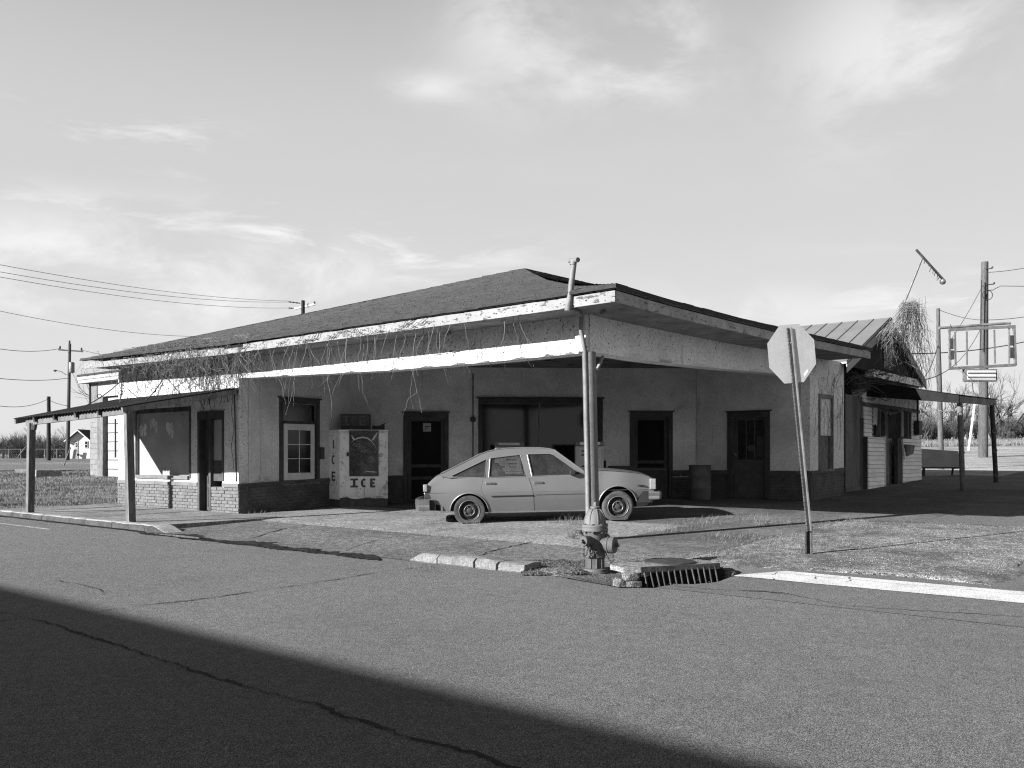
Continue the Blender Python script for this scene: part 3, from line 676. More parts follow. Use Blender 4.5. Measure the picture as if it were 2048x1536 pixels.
# ceiling and soffits
mb = MB(); mb.poly([W(.3, .3, CEIL), W(AW, .3, CEIL), W(AW, 3, CEIL), W(2.8, BD, CEIL), W(.3, BD, CEIL)]); mb.build('ceiling', 'ceiling', ST)
mb = MB()
mb.grid(lambda i, j: (lambda a: W(a, -DLo+.03+(DLo-.03)*j, eaveL(a)+.02))(-DRo+.03+(aL+DRo-.06)*i), 24, 1)
mb.build('soffit', 'soffit', ST)
mb = MB(); mb.grid(lambda i, j: (lambda b: W(-DRo+.03+(DRo-.03)*j, b, eaveR(b)+.022))(-DLo+.03+(bR+DLo-.06)*i), 24, 1)
mb.build('soffit', 'soffit', ST)
# fascia boards, one by one
def fascia(fr, s0, s1, ef, m, h=.15, z=0., th=.028, d=0., name='fascia_board'):
    mb = MB(); n = max(2, int((s1-s0)/.35))
    for i in range(n):
        a, b = s0+(s1-s0)*i/n, s0+(s1-s0)*(i+1)/n
        mb.fbox(fr, a, b, d-th, d, (ef(a)+z, ef(b)+z), (ef(a)+z+h, ef(b)+z+h))
    return mb.build(name, m, ST, weld=False)
bl = [-DRo, FLf.s(767), FLf.s(452), FLf.s(330), aL]
for i in range(4):
    fascia(FLf, bl[i]+(0 if i == 0 else .004), bl[i+1], lambda s, i=i: eaveL(s)-(0., .0, .006, .02)[i], 'fascia', .15-(.0, .0, .012, .02)[i])
fascia(FLf, -DRo, FLf.s(560), eaveL, 'fascia', .038, .165, .02, .018, 'crown_moulding')
fascia(FLf, FLf.s(455), aL, eaveL, 'wood_grey', .03, .168, .02, .010, 'crown_moulding')
br_ = [-DLo, FRf.s(1318), FRf.s(1491), FRf.s(1640), bR]
for i in range(4): fascia(FRf, br_[i]+.03*(i == 0)+.004, br_[i+1], eaveR, 'fascia_worn')
fascia(FRf, -DLo, bR, eaveR, 'wood_grey', .038, .165, .02, .018, 'crown_moulding')
# roof: peak found from its place in the view, sagging surface, real shingle courses
bP = 4.5; sP, _ = Fr(O2+V2*bP, U2, -V2).hit(1046, 537); aP = sP; zP = Fr(O2+V2*bP, U2, -V2).z(1046, 537)
def zroofL(a, t):     # t 0 at the eave, 1 at the peak
    e = eaveL(a)+FH; return e
E_, L_, R_ = (-DRo-.05, -DLo-.05), (aL+.03, -DLo-.05), (-DRo-.05, bR+.03)
def faceL(s, t):      # s 0 at corner E, 1 at corner L
    a = (E_[0]+(L_[0]-E_[0])*s)*(1-t)+aP*t; b = E_[1]*(1-t)+bP*t
    z = (eaveL(E_[0]+(L_[0]-E_[0])*s)+FH)*(1-t)+zP*t
    z -= .07*math.sin(math.pi*t)*(.5+.5*math.sin(3.1*s+.4))
    hip = math.exp(-(s/.10)**2); z -= .12*hip*math.sin(math.pi*max(t, 0.)**.8)*max(t, 0.)**.15
    z += .02*noise.noise((a*.8, b*.9, 1.))*(1-abs(2*t-1))
    return W(a, b, z)
def faceR(s, t):
    a = E_[0]*(1-t)+aP*t; b = (E_[1]+(R_[1]-E_[1])*s)*(1-t)+bP*t
    z = (eaveR(E_[1]+(R_[1]-E_[1])*s)+FH)*(1-t)+zP*t
    hip = math.exp(-(s/.10)**2); z -= .12*hip*math.sin(math.pi*max(t, 0.)**.8)*max(t, 0.)**.15
    z -= .05*math.sin(math.pi*t)*s*(1-s)
    return W(a, b, z)
rf = MB(); rf.grid(lambda i, j: faceL(i, j), 48, 16); rf.grid(lambda i, j: faceR(i, j), 40, 16)
L3, R3 = faceL(1, 0), faceR(1, 0); B3 = W(L_[0], R_[1], 3.7); P3 = W(aP, bP, zP)
rf.add([L3, B3, P3, R3], [(0, 1, 2), (1, 3, 2)])
roof = rf.build('roof', 'shingle', ST, 40)
def shingles(face, base, courses, seed):
    r2 = random.Random(seed); mb = MB()
    for c in range(courses):
        t0, t1 = c/courses, (c+1.12)/courses; t1 = min(t1, .998)
        ln = base*(1-t0); n = max(1, int(ln/.305)); off = r2.random()/max(n, 1)
        for i in range(-1, n):
            s0, s1 = (i+.012)/n+off, (i+1-.012)/n+off
            s0, s1 = max(0., s0), min(1., s1)
            if s1-s0 < .002: continue
            lift = .016+.008*r2.random()**3; tt = t0+.08/courses*(r2.random()-.5)
            tt = max(tt, -.003)
            p, q, u_, v_ = face(s0, tt), face(s1, tt), face(s1, t1), face(s0, t1)
            up = V((0, 0, 1)); a, b = p+up*(lift+.002*r2.random()), q+up*(lift+.002*r2.random())
            mb.add([p, q, a, b], [(0, 1, 3, 2)], 1); mb.add([a, b, u_+up*.003, v_+up*.003], [(0, 1, 2, 3)])
    return mb.build('shingles', ['shingle', 'shingle_edge'], roof, kind='stuff')
shingles(faceL, L_[0]-E_[0], 36, 1); shingles(faceR, R_[1]-E_[1], 36, 2)
# dark shingle edge hanging over the fascia
for f, n in ((faceL, 44), (faceR, 36)):
    mb = MB()
    for i in range(n):
        p, q = f(i/n, 0), f((i+1)/n, 0); o_ = (FLf.n if f is faceL else FRf.n); o_ = V((o_.x, o_.y, 0))*.006
        mb.add([p+o_, q+o_, q+o_-V((0, 0, .030+.012*random.random())), p+o_-V((0, 0, .030+.012*random.random()))], [(0, 1, 2, 3)])
    mb.build('roof_edge', 'shingle_edge', roof)
# gutter hole: broken strip in the left fascia is a dark slot
s0, s1, z0, z1 = FLf.rect(449, 679, 486, 685); mb = MB(); mb.fbox(FLf, s0, s1, -.01, .006, eaveL(s0)+.10, eaveL(s0)+.15); mb.build('rotten_gap', 'hole', ST)

# --- sill course and brick base
def sillrun(fr, s0, s1, zf, m, proud=.045, h=.085, step=.9, name='sill_stone'):
    n = max(1, int(round((s1-s0)/step)))
    for i in range(n):
        a, b = s0+(s1-s0)*i/n+.003, s0+(s1-s0)*(i+1)/n-.003
        mb = MB(); mb.fbox(fr, a, b, -.20, proud, (zf(a)-h, zf(b)-h), (zf(a), zf(b))); mb.build(name, m, ST, bevel=.006)
BRICK = {}
def brickmesh(m, seed):
    k = (m, seed)
    if k in BRICK: return BRICK[k]
    r2 = random.Random(seed); mb = MB(); j = lambda: r2.uniform(-.0025, .0025)
    x, y, z = .097, .03, .029
    P = [V((sx*x+j(), sy*y, sz*z+j())) for sz in (-1, 1) for sx, sy in ((-1, 1), (1, 1), (1, -1), (-1, -1))]
    mb.hexa(P); me_o = mb.build('brick', m); me = me_o.data; bpy.data.objects.remove(me_o); BRICK[k] = me; return me
def bricks(fr, s0, s1, zf, m, mort, hasbricks=True):
    g = min(fr.ground(s0), fr.ground(s1))-.12
    mb = MB(); n = 6
    for i in range(n):
        a, b = s0+(s1-s0)*i/n, s0+(s1-s0)*(i+1)/n; mb.fbox(fr, a, b, -.20, -.004, g, (zf(a)-.085, zf(b)-.085))
    o = mb.build('brick_base', mort, ST, weld=False)
    ang = math.atan2(fr.t.y, fr.t.x); cnt = 0; c = 0; org = origin(ST)
    while True:
        zc = -.085-.036-c*.0715
        if max(zf(s0), zf(s1))+zc < g+.12: break
        s = s0+(.1035 if c % 2 else 0.)
        row = [(s0, s0+.097)] if c % 2 else []
        while s < s1-.02: row.append((s, min(s+.2, s1))); s += .207
        for a, b in row:
            if b-a < .03: continue
            mid_ = (a+b)/2; z = zf(mid_)+zc
            if z < fr.ground(mid_)-.02: continue
            p = fr.P(mid_, -.012+random.uniform(-.006, .005), z)-org
            me = brickmesh(m, random.randrange(5))
            inst(me, 'brick', p, (0, 0, ang+jit(.006)), ((b-a)/.2, 1, 1), ST); cnt += 1
        c += 1
    return cnt
sPil = FL.s(447)
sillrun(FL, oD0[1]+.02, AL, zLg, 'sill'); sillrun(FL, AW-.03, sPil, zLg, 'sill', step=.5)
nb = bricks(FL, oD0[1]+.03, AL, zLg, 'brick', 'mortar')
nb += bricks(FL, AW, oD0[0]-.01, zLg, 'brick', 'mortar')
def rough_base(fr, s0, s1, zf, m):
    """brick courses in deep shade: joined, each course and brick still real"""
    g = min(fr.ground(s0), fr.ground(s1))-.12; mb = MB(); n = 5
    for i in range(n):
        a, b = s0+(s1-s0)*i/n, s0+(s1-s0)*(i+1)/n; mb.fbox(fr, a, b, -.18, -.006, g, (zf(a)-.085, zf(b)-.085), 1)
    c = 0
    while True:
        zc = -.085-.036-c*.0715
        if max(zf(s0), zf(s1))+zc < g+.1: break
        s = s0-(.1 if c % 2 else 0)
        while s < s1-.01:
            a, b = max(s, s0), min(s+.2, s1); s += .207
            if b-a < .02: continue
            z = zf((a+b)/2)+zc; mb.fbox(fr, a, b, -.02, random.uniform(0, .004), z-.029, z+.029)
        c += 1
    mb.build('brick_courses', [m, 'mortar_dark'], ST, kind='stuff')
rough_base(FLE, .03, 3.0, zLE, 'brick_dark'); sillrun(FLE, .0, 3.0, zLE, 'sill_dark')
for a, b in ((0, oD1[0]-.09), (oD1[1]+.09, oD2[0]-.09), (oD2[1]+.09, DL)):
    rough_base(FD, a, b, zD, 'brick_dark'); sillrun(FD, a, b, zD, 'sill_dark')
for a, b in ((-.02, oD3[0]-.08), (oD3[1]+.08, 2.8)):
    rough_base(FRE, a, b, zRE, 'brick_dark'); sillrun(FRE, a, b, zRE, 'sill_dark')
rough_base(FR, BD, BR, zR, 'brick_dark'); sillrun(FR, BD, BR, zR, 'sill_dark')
# --- rooms behind the openings (dark)
mb = MB(); mb.poly([W(9.2, .3, .3), W(AL-.3, .3, .3), W(AL-.3, BR-.3, .3), W(.4, BR-.3, .3), W(3.0, 8.8, .3), W(9.2, 3.2, .3)]); mb.build('room_floor', 'interior', ST)
mb = MB(); mb.poly([W(9.2, .3, 3.4), W(AL-.3, .3, 3.4), W(AL-.3, BR-.3, 3.4), W(.4, BR-.3, 3.4), W(3.0, 8.8, 3.4), W(9.2, 3.2, 3.4)]); mb.build('room_ceiling', 'interior', ST)
# --- doors and windows
def casing(fr, r, wd, m, proud=.028, head=.12, cap=True, bottom=None, par=None, depth=.1):
    s0, s1, z0, z1 = r; z0 = z0 if bottom is None else bottom
    for a, b in ((s0-wd, s0), (s1, s1+wd)):
        mb = MB(); mb.fbox(fr, a, b, -depth, proud, z0, z1); mb.build('casing_board', m, par or ST, bevel=.004)
    mb = MB(); mb.fbox(fr, s0-wd, s1+wd, -depth, proud+.004, z1+.001, z1+head); mb.build('casing_board', m, par or ST, bevel=.004)
    if cap: mb = MB(); mb.fbox(fr, s0-wd-.04, s1+wd+.04, -.02, proud+.035, z1+head+.001, z1+head+.03); mb.build('head_cap', m, par or ST, bevel=.004)
def panel_door(fr, r, d, rows, m, glassm=None, name='door', mull=0, knob=None):
    """stile-and-rail door; rows from the top: (height share, kind)"""
    s0, s1, z0, z1 = r; st = .10; par = None
    mb = MB(); mb.fbox(fr, s0, s0+st, d-.04, d, z0, z1); mb.fbox(fr, s1-st, s1, d-.04, d, z0, z1)
    H = z1-z0; z = z1; tot = sum(h for h, k in rows); rail = .075; spans = []
    mb.fbox(fr, s0+st, s1-st, d-.04, d, z1-rail, z1); z -= rail
    for h, kind in rows:
        hh = (H-rail)*h/tot-rail; spans.append((z-hh, z, kind)); z -= hh
        mb.fbox(fr, s0+st, s1-st, d-.04, d, z-rail, z); z -= rail
    dr = mb.build(name, m, ST, bevel=.004)
    for a, b, kind in spans:
        if kind == 'panel': q = MB(); q.fbox(fr, s0+st, s1-st, d-.03, d-.012, a, b); q.build('door_panel', m, dr)
        elif kind == 'glass':
            q = MB(); q.fbox(fr, s0+st, s1-st, d-.024, d-.018, a, b); q.build('pane', 'darkglass', dr)
            for k in range(mull):
                s = s0+st+(s1-s0-2*st)*(k+1)/(mull+1); q = MB(); q.fbox(fr, s-.012, s+.012, d-.035, d-.003, a, b); q.build('glazing_bar', m, dr)
        else:
            q = MB(); q.fbox(fr, s0+st, s1-st, d-.02, d-.016, a, b); q.build('screen', 'hole', dr)
    if knob is not None:
        s, zk = knob; q = MB(); q.lathe([(.03, 0), (.03, .008), (.012, .012), (.012, .04), (.027, .05), (.03, .065), (.02, .078)], fr.P(s, d, zk), (fr.n.x, fr.n.y, 0), 12); q.build('door_knob', 'tin_grey', dr, 40)
    return dr
def back(fr, r, d, name='recess_shade'):  # flat black board; the shade of the room behind is its colour
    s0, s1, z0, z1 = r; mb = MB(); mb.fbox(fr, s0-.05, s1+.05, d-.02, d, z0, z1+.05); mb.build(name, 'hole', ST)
gD1 = FD.ground(oD1[0])+.02; r1 = (oD1[0], oD1[1], gD1, oD1[3])
casing(FD, r1, .085, 'trim_dark', bottom=gD1)
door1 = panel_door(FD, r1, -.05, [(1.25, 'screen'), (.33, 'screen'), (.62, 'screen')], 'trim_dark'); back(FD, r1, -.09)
s0, s1, z0, z1 = FD.rect(846, 846, 862, 863, -.04); mb = MB(); mb.fbox(FD, s0, s1, -.062, -.056, z0, z1); nt_ = mb.build('notice', 'paper', door1)
mb = MB(); mb.fbox(FD, s0+.04, s1-.03, -.056, -.0545, z0+.10, z0+.13); mb.fbox(FD, s0+.03, s1-.08, -.056, -.0545, z0+.05, z0+.07); mb.build('notice_print', 'ink', door1)
gD2 = FD.ground(oD2[0])+.02; r2_ = (oD2[0], oD2[1], gD2, oD2[3])
casing(FD, r2_, .10, 'trim_dark', bottom=gD2)
panel_door(FD, r2_, -.05, [(1.35, 'screen'), (.22, 'screen'), (.85, 'panel')], 'trim_dark'); back(FD, r2_, -.09)
mb = MB(); mb.fbox(FD, oD2[0]+.02, oD2[0]+.035, -.048, -.04, gD2+.62, gD2+1.0); mb.fbox(FD, oD2[0]+.03, oD2[1]-.03, -.048, -.042, gD2+.68, gD2+.695); mb.build('bare_edge', 'kerb', ST)
gD3 = FRE.ground(oD3[0])+.02; r3 = (oD3[0], oD3[1], gD3, oD3[3])
casing(FRE, r3, .11, 'trim_dark', bottom=gD3)
r3i = (oD3[0], oD3[1], gD3, oD3[3])
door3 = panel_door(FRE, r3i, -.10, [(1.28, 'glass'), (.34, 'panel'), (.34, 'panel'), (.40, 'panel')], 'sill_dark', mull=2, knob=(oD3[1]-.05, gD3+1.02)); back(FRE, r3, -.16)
s0, s1, z0, z1 = FRE.rect(1494, 889, 1511, 905, -.1); mb = MB(); pts = []
for i in range(14):
    t = i/14*2*math.pi; pts.append(FRE.P((s0+s1)/2+(s1-s0)/2*math.cos(t)*(1+.2*math.sin(3*t)), -.115, (z0+z1)/2+(z1-z0)/2*math.sin(t)*(1+.15*math.cos(2*t))))
mb.poly(pts); mb.build('broken_pane_patch', 'sill_dark', door3)
s0, s1, z0, z1 = FRE.rect(1513, 873, 1531, 913, -.1); mb = MB(); mb.fbox(FRE, s0+.05, s1, -.117, -.1135, z0, z1); mb.build('cardboard', 'trim_dark', door3)
# shop window: casing, mullion, two panes, chairs of junk behind
casing(FD, oSW, .10, 'trim_dark', head=.13, cap=True); s0, s1, z0, z1 = oSW
mb = MB(); mb.fbox(FD, s0-.1, s1+.1, -.06, .05, z0-.07, z0); mb.build('window_sill', 'trim_dark', ST)
sm = FD.s(1079)
mb = MB(); mb.fbox(FD, sm-.018, sm+.018, -.10, -.03, z0, z1); mb.build('mullion', 'pipe', ST)
for a, b in ((s0, sm-.02), (sm+.02, s1)):
    mb = MB(); mb.fbox(FD, a, b, -.075, -.068, z0, z1); mb.build('window_pane', 'glass', ST)
# slatted blind and shelving seen through the panes
mb = MB(); r2 = random.Random(2)
for i in range(34):
    s = sm+.12+i*.028; mb.fbox(FD, s, s+.015, -.11, -.105, z1-.42-.10*math.sin(i*.13), z1-.02)
for i in range(14):
    s = sm-.42+i*.026; mb.fbox(FD, s, s+.014, -.11, -.105, z1-.35, z1-.02)
mb.build('hanging_blind', 'white', ST)
mb = MB()
for i in range(40):
    s, zz_ = r2.uniform(s0, s1), r2.uniform(.9, z0+.9); wd = r2.uniform(.05, .3); mb.fbox(FD, s, s+wd, -1.1-r2.random()*.5, -.9, zz_, zz_+r2.uniform(.03, .25))
mb.build('stored_clutter', 'wood_dark', ST, kind='stuff')
# window on the end wall: dark casing, white sash with six lights
casing(FLE, oW1, .09, 'trim_dark', head=.11); s0, s1, z0, z1 = oW1
zm = FLE.z(600, 847); a0, a1, b0, b1 = FLE.rect(568, 848, 629, 960, .02)
back(FLE, oW1, -.16, 'room_shade')
def sash(fr, s0, s1, z0, z1, d, nx, nz, m, st=.05, rail=.07, brail=.11):
    mb = MB(); mb.fbox(fr, s0, s0+st, d-.04, d, z0, z1); mb.fbox(fr, s1-st, s1, d-.04, d, z0, z1); mb.fbox(fr, s0+st, s1-st, d-.04, d+.001, z0, z0+brail); mb.fbox(fr, s0+st, s1-st, d-.04, d+.001, z1-rail, z1)
    o = mb.build('sash', m, ST, bevel=.003)
    A, B, C, D = s0+st, s1-st, z0+brail, z1-rail
    for i in range(1, nx): q = MB(); x = A+(B-A)*i/nx; q.fbox(fr, x-.008, x+.008, d-.03, d-.006, C, D); q.build('glazing_bar', m, o)
    for j in range(1, nz): q = MB(); z = C+(D-C)*j/nz; q.fbox(fr, A, B, d-.03, d-.008, z-.008, z+.008); q.build('glazing_bar', m, o)
    for i in range(nx):
        for j in range(nz):
            q = MB(); q.fbox(fr, A+(B-A)*i/nx+.008, A+(B-A)*(i+1)/nx-.008, d-.022, d-.018, C+(D-C)*j/nz+.008, C+(D-C)*(j+1)/nz-.008); q.build('pane', 'board_panel' if (j == 0 and False) else 'glass', o)
    return o
sash(FLE, a0, a1, b0, b1, .025, 2, 3, 'white', .10, .14, .16)
mb = MB(); mb.fbox(FLE, s0, s1, -.08, -.07, zm+.05, z1); mb.build('window_pane', 'darkglass', ST)
mb = MB(); mb.fbox(FLE, s0, s1, -.06, -.02, zm, zm+.05); mb.build('meeting_rail', 'trim_dark', ST)
mb = MB(); mb.fbox(FLE, a0+.1, a1-.1, -.07, -.06, b0+.1, b0+.45); mb.build('window_blind', 'stucco_dim', ST)
# boarded window on the side street
casing(FR, oW2, .07, 'wood_grey', head=.09, cap=False); s0, s1, z0, z1 = oW2
zb = FR.z(1650, 871)
n = 7
for i in range(n):
    a, b = s0+(s1-s0)*i/n+.004, s0+(s1-s0)*(i+1)/n-.004; mb = MB(); mb.fbox(FR, a, b, -.06, -.02+.004*(i % 2), zb, z1); mb.build('board', 'stucco', ST)
mb = MB(); mb.fbox(FR, s0, s1-.08, -.08, -.05, z0, zb); mb.build('plywood_sheet', 'plywood', ST); back(FR, oW2, -.14, 'room_shade')
mb = MB(); mb.fbox(FR, s0-.07, s1+.07, -.05, .05, z0-.05, z0); mb.build('window_sill', 'wood_grey', ST)
# left wing: boarded shop window, jambs, narrow doorway and side light
s0, s1, z0, z1 = oB
mb = MB(); mb.fbox(FL, s0, s1, -.09, -.06, z0, z1); mb.build('boarded_window', 'board_panel', ST, label='painted board filling the shop window, with faded smudges')
mb = MB(); a, b = FL.s(273), FL.s(262); mb.fbox(FL, min(a, b), max(a, b), -.02, .03, z0, z1); mb.build('jamb_post', 'wood_grey', ST)
mb = MB(); mb.fbox(FL, s0-.02, s0+.05, -.05, .012, z0, z1); mb.build('jamb_post', 'trim_dark', ST)
mb = MB(); mb.fbox(FL, s0, s1, -.06, .0, z1-.10, z1+.001); mb.build('window_head', 'wood_dark', ST)
mb = MB(); mb.fbox(FL, s0+.05, s1, -.06, .05, z0-.03, z0+.05); mb.build('window_sill', 'sill', ST)
# smudged old lettering on the board
r2 = random.Random(4)
for cx, cy, wpx, hpx in ((286, 862, 12, 16), (307, 850, 12, 26), (340, 858, 10, 20)):
    mb = MB()
    for k in range(7):
        x, y = cx+r2.uniform(-1, 1)*wpx/2, cy+r2.uniform(-1, 1)*hpx/2; s, z = FL.hit(x, y, -.058); sx, sz = r2.uniform(.03, .08), r2.uniform(.05, .13)
        mb.poly([FL.P(s+sx*math.cos(t)*(1+.3*math.sin(3*t+k)), -.0585-.0002*k, z+sz*math.sin(t)) for t in [i/9*2*math.pi for i in range(9)]])
    mb.build('faded_lettering', 'stucco_dim', ST)
gD0 = FL.ground(oD0[0])+.03; s0, s1, z0, z1 = oD0
back(FL, (oP0[0], s1, gD0, oD0[3]), -.19, 'doorway_shade')
mb = MB(); mb.fbox(FL, s1-.06, s1+.02, -.19, .03, gD0-.05, z1+.04); mb.build('door_jamb', 'trim_dark', ST)
mb = MB(); mb.fbox(FL, s0-.05, s0+.03, -.19, .03, gD0-.05, z1+.04); mb.build('door_jamb', 'wood_dark', ST)
mb = MB(); mb.fbox(FL, oP0[0]-.05, s1+.02, -.12, .035, z1-.12, z1+.05); mb.build('door_head', 'wood_dark', ST)
panel_door(FL, (s0+.03, s1-.06, gD0, z1-.12), -.12, [(1.4, 'screen'), (.5, 'panel')], 'wood_dark')
s0, s1, z0, z1 = oP0; zq = FL.z(432, 921)
mb = MB(); mb.fbox(FL, s0, s1-.05, -.08, -.05, zq, z1-.12); mb.build('side_light', 'board_panel', ST)
mb = MB(); mb.fbox(FL, s0, s1-.05, -.06, -.03, z0, zq); mb.build('kick_board', 'wood_dark', ST)
mb = MB(); mb.fbox(FL, s0-.06, s0, -.06, .02, z0, z1+.04); mb.build('door_jamb', 'trim_dark', ST)
# --- steel corner column with the leaning vent pipe and conduits
cb = W(.12, .14, 0); ct = V((at(1178, 706, 13.1).x, 13.1, 2.87)); cb = V((at(1186, 1040, 13.1).x, 13.1, T(cb.x, cb.y)))
mb = MB(); d = ct-cb; mb.tube([cb+d*(-.02), cb+d*.02, cb+d*.02, ct], [.135, .135, .102, .102], 20); mb.build('corner_column', 'post_metal', ST, 40)
off = V((-.066, -.085, 0)); mb = MB(); mb.tube([cb+off, ct+off, at(1162, 660, 12.9), at(1163, 630, 12.88)], .034, 10); mb.tube([at(1163, 632, 12.88), at(1156, 622, 12.6), at(1140, 617, 12.35)], .03, 8); mb.build('conduit', 'pipe', ST, 40)
mb = MB(); mb.tube([at(1137, 617, 12.3), at(1148, 524, 12.3)], .040, 12); mb.tube([at(1139.5, 521.5, 12.4), at(1156, 519.5, 12.2)], .034, 10); mb.tube([at(1146, 530, 12.3), at(1148.3, 520, 12.3)], .048, 10); mb.tube([at(1136, 622, 12.3), at(1137.5, 608, 12.3)], .052, 10)
mb.build('vent_pipe', 'pipe', ST, 40)
mb = MB(); mb.beam(at(1206, 712, 13.4), at(1195, 738, 13.3), .04, .03); mb.build('column_bracket', 'fascia', ST)
for x, y, Y in ((1207, 626, 12.6), (898, 668, 14.6)):
    mb = MB(); p = at(x, y, Y); mb.lathe([(.012, .09), (.03, .08), (.03, .045), (.045, .02), (.05, -.01), (.035, -.04), (.0, -.055)], p, (0, 0, 1), 12); mb.build('light_bulb', 'lens_clear', ST, 60)
# conduits on the shaded walls
s, _ = FLE.hit(521, 900); mb = MB(); mb.tube([FLE.P(s, .02, 3.3), FLE.P(s, .02, zLE(s)+.13)], .014, 6); mb.fbox(FLE, s-.03, s+.05, 0, .05, zLE(s)+.03, zLE(s)+.13); mb.build('conduit', 'stucco_dim', ST)
s, _ = FD.hit(946, 900); mb = MB(); mb.tube([FD.P(s, .02, 3.3), FD.P(s, .02, 1.1)], .014, 6); mb.lathe([(.07, 0), (.07, .05), (.05, .06)], FD.P(s, 0, FD.z(946, 839)), (FD.n.x, FD.n.y, 0), 14); mb.build('conduit', 'trim_dark', ST, 40)
s, z = FLE.hit(637, 905); mb = MB(); mb.fbox(FLE, s, s+.1, 0, .09, z-.15, z+.12); mb.build('meter_box', 'trim_dark', ST)
# rod and wire hanging off the pillar corner
mb = MB(); mb.tube([FL.P(AW+.10, .05, 2.75), FL.P(AW+.06, .05, 1.9), FL.P(AW+.02, .05, .80)], .016, 6); mb.build('hanging_rod', 'rust', ST)
mb = MB(); mb.tube([FL.P(AW+.12, .07, 2.7)]+[FL.P(AW+.14+.05*math.sin(i*1.3), .06, 2.5-i*.16) for i in range(10)], .006, 5); mb.build('hanging_wire', 'rust', ST)
# flaked patches along the bottom of the side beam
r2 = random.Random(9)
for x0, x1, h in ((1247, 1345, 9), (1318, 1344, 14), (1463, 1495, 9), (1380, 1430, 5), (1500, 1538, 5)):
    n = 10; top = []; bot = []; mb = MB()
    for i in range(n+1):
        x = x0+(x1-x0)*i/n; s = FR.s(x); zb_ = beamR(s); hh = h*16/F*(.4+.6*math.sin(math.pi*min(1, i/n*1.2))+.3*r2.random())
        top.append(FR.P(s, .003, zb_+hh)); bot.append(FR.P(s, .003, zb_+.004))
    for i in range(n): mb.poly([bot[i], bot[i+1], top[i+1], top[i]])
    mb.build('bare_patch', 'stucco_dim', ST)
for x, y0, y1 in ((1364, 690, 728), (1531, 712, 742)):
    s = FR.s(x); pts = [FR.P(s+.03+.02*r2.random(), .004, FR.z(x, y)) for y in (y0, (y0+y1)/2, y1)]+[FR.P(s-.02-.02*r2.random(), .004, FR.z(x, y)) for y in (y1, (y0+y1)/2, y0)]; mb = MB(); mb.poly(pts); mb.build('bare_patch', 'stucco_dim', ST)

# eroded lower edge, cracks and bare plaster on the sunlit beam; knots and nail heads in the fascia
r2 = random.Random(17)
for x0, x1, h in ((690, 715, 3), (780, 800, 4), (838, 870, 3), (905, 935, 4), (960, 985, 3), (1020, 1060, 4), (1085, 1110, 5), (1128, 1150, 4), (560, 580, 3)):
    n = 9; mb = MB(); top = []; bot = []
    for i in range(n+1):
        x = x0+(x1-x0)*i/n; s = FL.s(x); zb_ = beamL(s); hh = h*15/F*max(.05, math.sin(math.pi*i/n))*(.5+.7*r2.random()); top.append(FL.P(s, .003, zb_+hh)); bot.append(FL.P(s, .003, zb_-.004))
    for i in range(n): mb.poly([bot[i], bot[i+1], top[i+1], top[i]])
    mb.build('bare_patch', 'mortar', ST)
for x, y0, y1 in ((737, 712, 742), (905, 700, 716), (1040, 690, 705), (1120, 684, 712), (640, 724, 748)):
    s = FL.s(x); mb = MB(); pts = [FL.P(s+r2.uniform(-.03, .03), .004, FL.z(x, y0+(y1-y0)*i/7)) for i in range(8)]; mb.tube(pts, .0045, 4); mb.build('plaster_crack', 'mortar_dark', ST)
mb = MB()
for i in range(150):
    s = r2.uniform(-DRo+.05, aL-.2); z = eaveL(s)+r2.uniform(.015, .135); q = r2.uniform(.004, .013); mb.poly([FLf.P(s+q*1.5*math.cos(t), .0035, z+q*math.sin(t)) for t in [k/7*2*math.pi for k in range(7)]])
for i in range(110):
    s = r2.uniform(0., AL-.2); z0_ = beamL(s) if s < AW else 2.75; z = z0_+r2.uniform(.02, .42); q = r2.uniform(.004, .012); mb.poly([FL.P(s+q*math.cos(t)*(1+.4*math.sin(3*t)), .0035, z+q*1.3*math.sin(t)) for t in [k/7*2*math.pi for k in range(7)]])
mb.build('knots_and_pits', 'wood_dark', ST, kind='stuff')
# ------------------------------------------------------------------ side awning over the pavement
AWB = -2.6; FA = Fr(O2+V2*AWB, U2, -V2)
pa = FA.P(FA.s(262), 0, 0); pb = FA.P(FA.s(61), 0, 0)
AW_ = thing('sidewalk_awning', 'lean-to awning of dark corrugated tin on two timber posts at the left wing', 'awning', (pa.x, pa.y, .1))
sR, sLf = FA.s(255), FA.s(40); wR, wLf = AW+.02, AL+.05
zoR, zoL = FA.z(255, 814), FA.z(40, 838); zwR, zwL = FL.z(480, 776), FL.z(237, 799)
def awn(i, j):      # i 0 right .. 1 left ; j 0 wall .. 1 outer edge
    a = (wR+(wLf-wR)*i)*(1-j)+(sR+(sLf-sR)*i)*j; b = -.012*(1-j)+(AWB-.14)*j
    z = (zwR+(zwL-zwR)*i)*(1-j)+(zoR+(zoL-zoR)*i)*j
    return a, b, z
nC = 150
mb = MB()
def fn(i, j):
    a, b, z = awn(i, j); return W(a, b, z+.012*math.sin(i*nC/4*2*math.pi)-.05*math.sin(math.pi*j)*math.sin(math.pi*i)*.6)
mb.grid(fn, nC, 6); o = mb.build('tin_sheet', 'tin_black', AW_, 180)
so = o.modifiers.new('thick', 'SOLIDIFY'); so.thickness = .004
def awp(i, j, dz): a, b, z = awn(i, j); return W(a, b, z+dz)
for k, i in enumerate((.0, .2, .4, .6, .8, 1.)):
    mb = MB(); mb.beam(awp(i, .02, -.07), awp(i, .985, -.07), .045, .10); mb.build('rafter', 'wood_grey' if i in (0., 1.) else 'wood_dark', AW_)
mb = MB(); mb.beam(FA.P(FA.s(254), .0, FA.z(254, 822)), FA.P(FA.s(54), .0, FA.z(54, 846)), .06, .115); mb.build('beam', 'wood_post', AW_, bevel=.005)
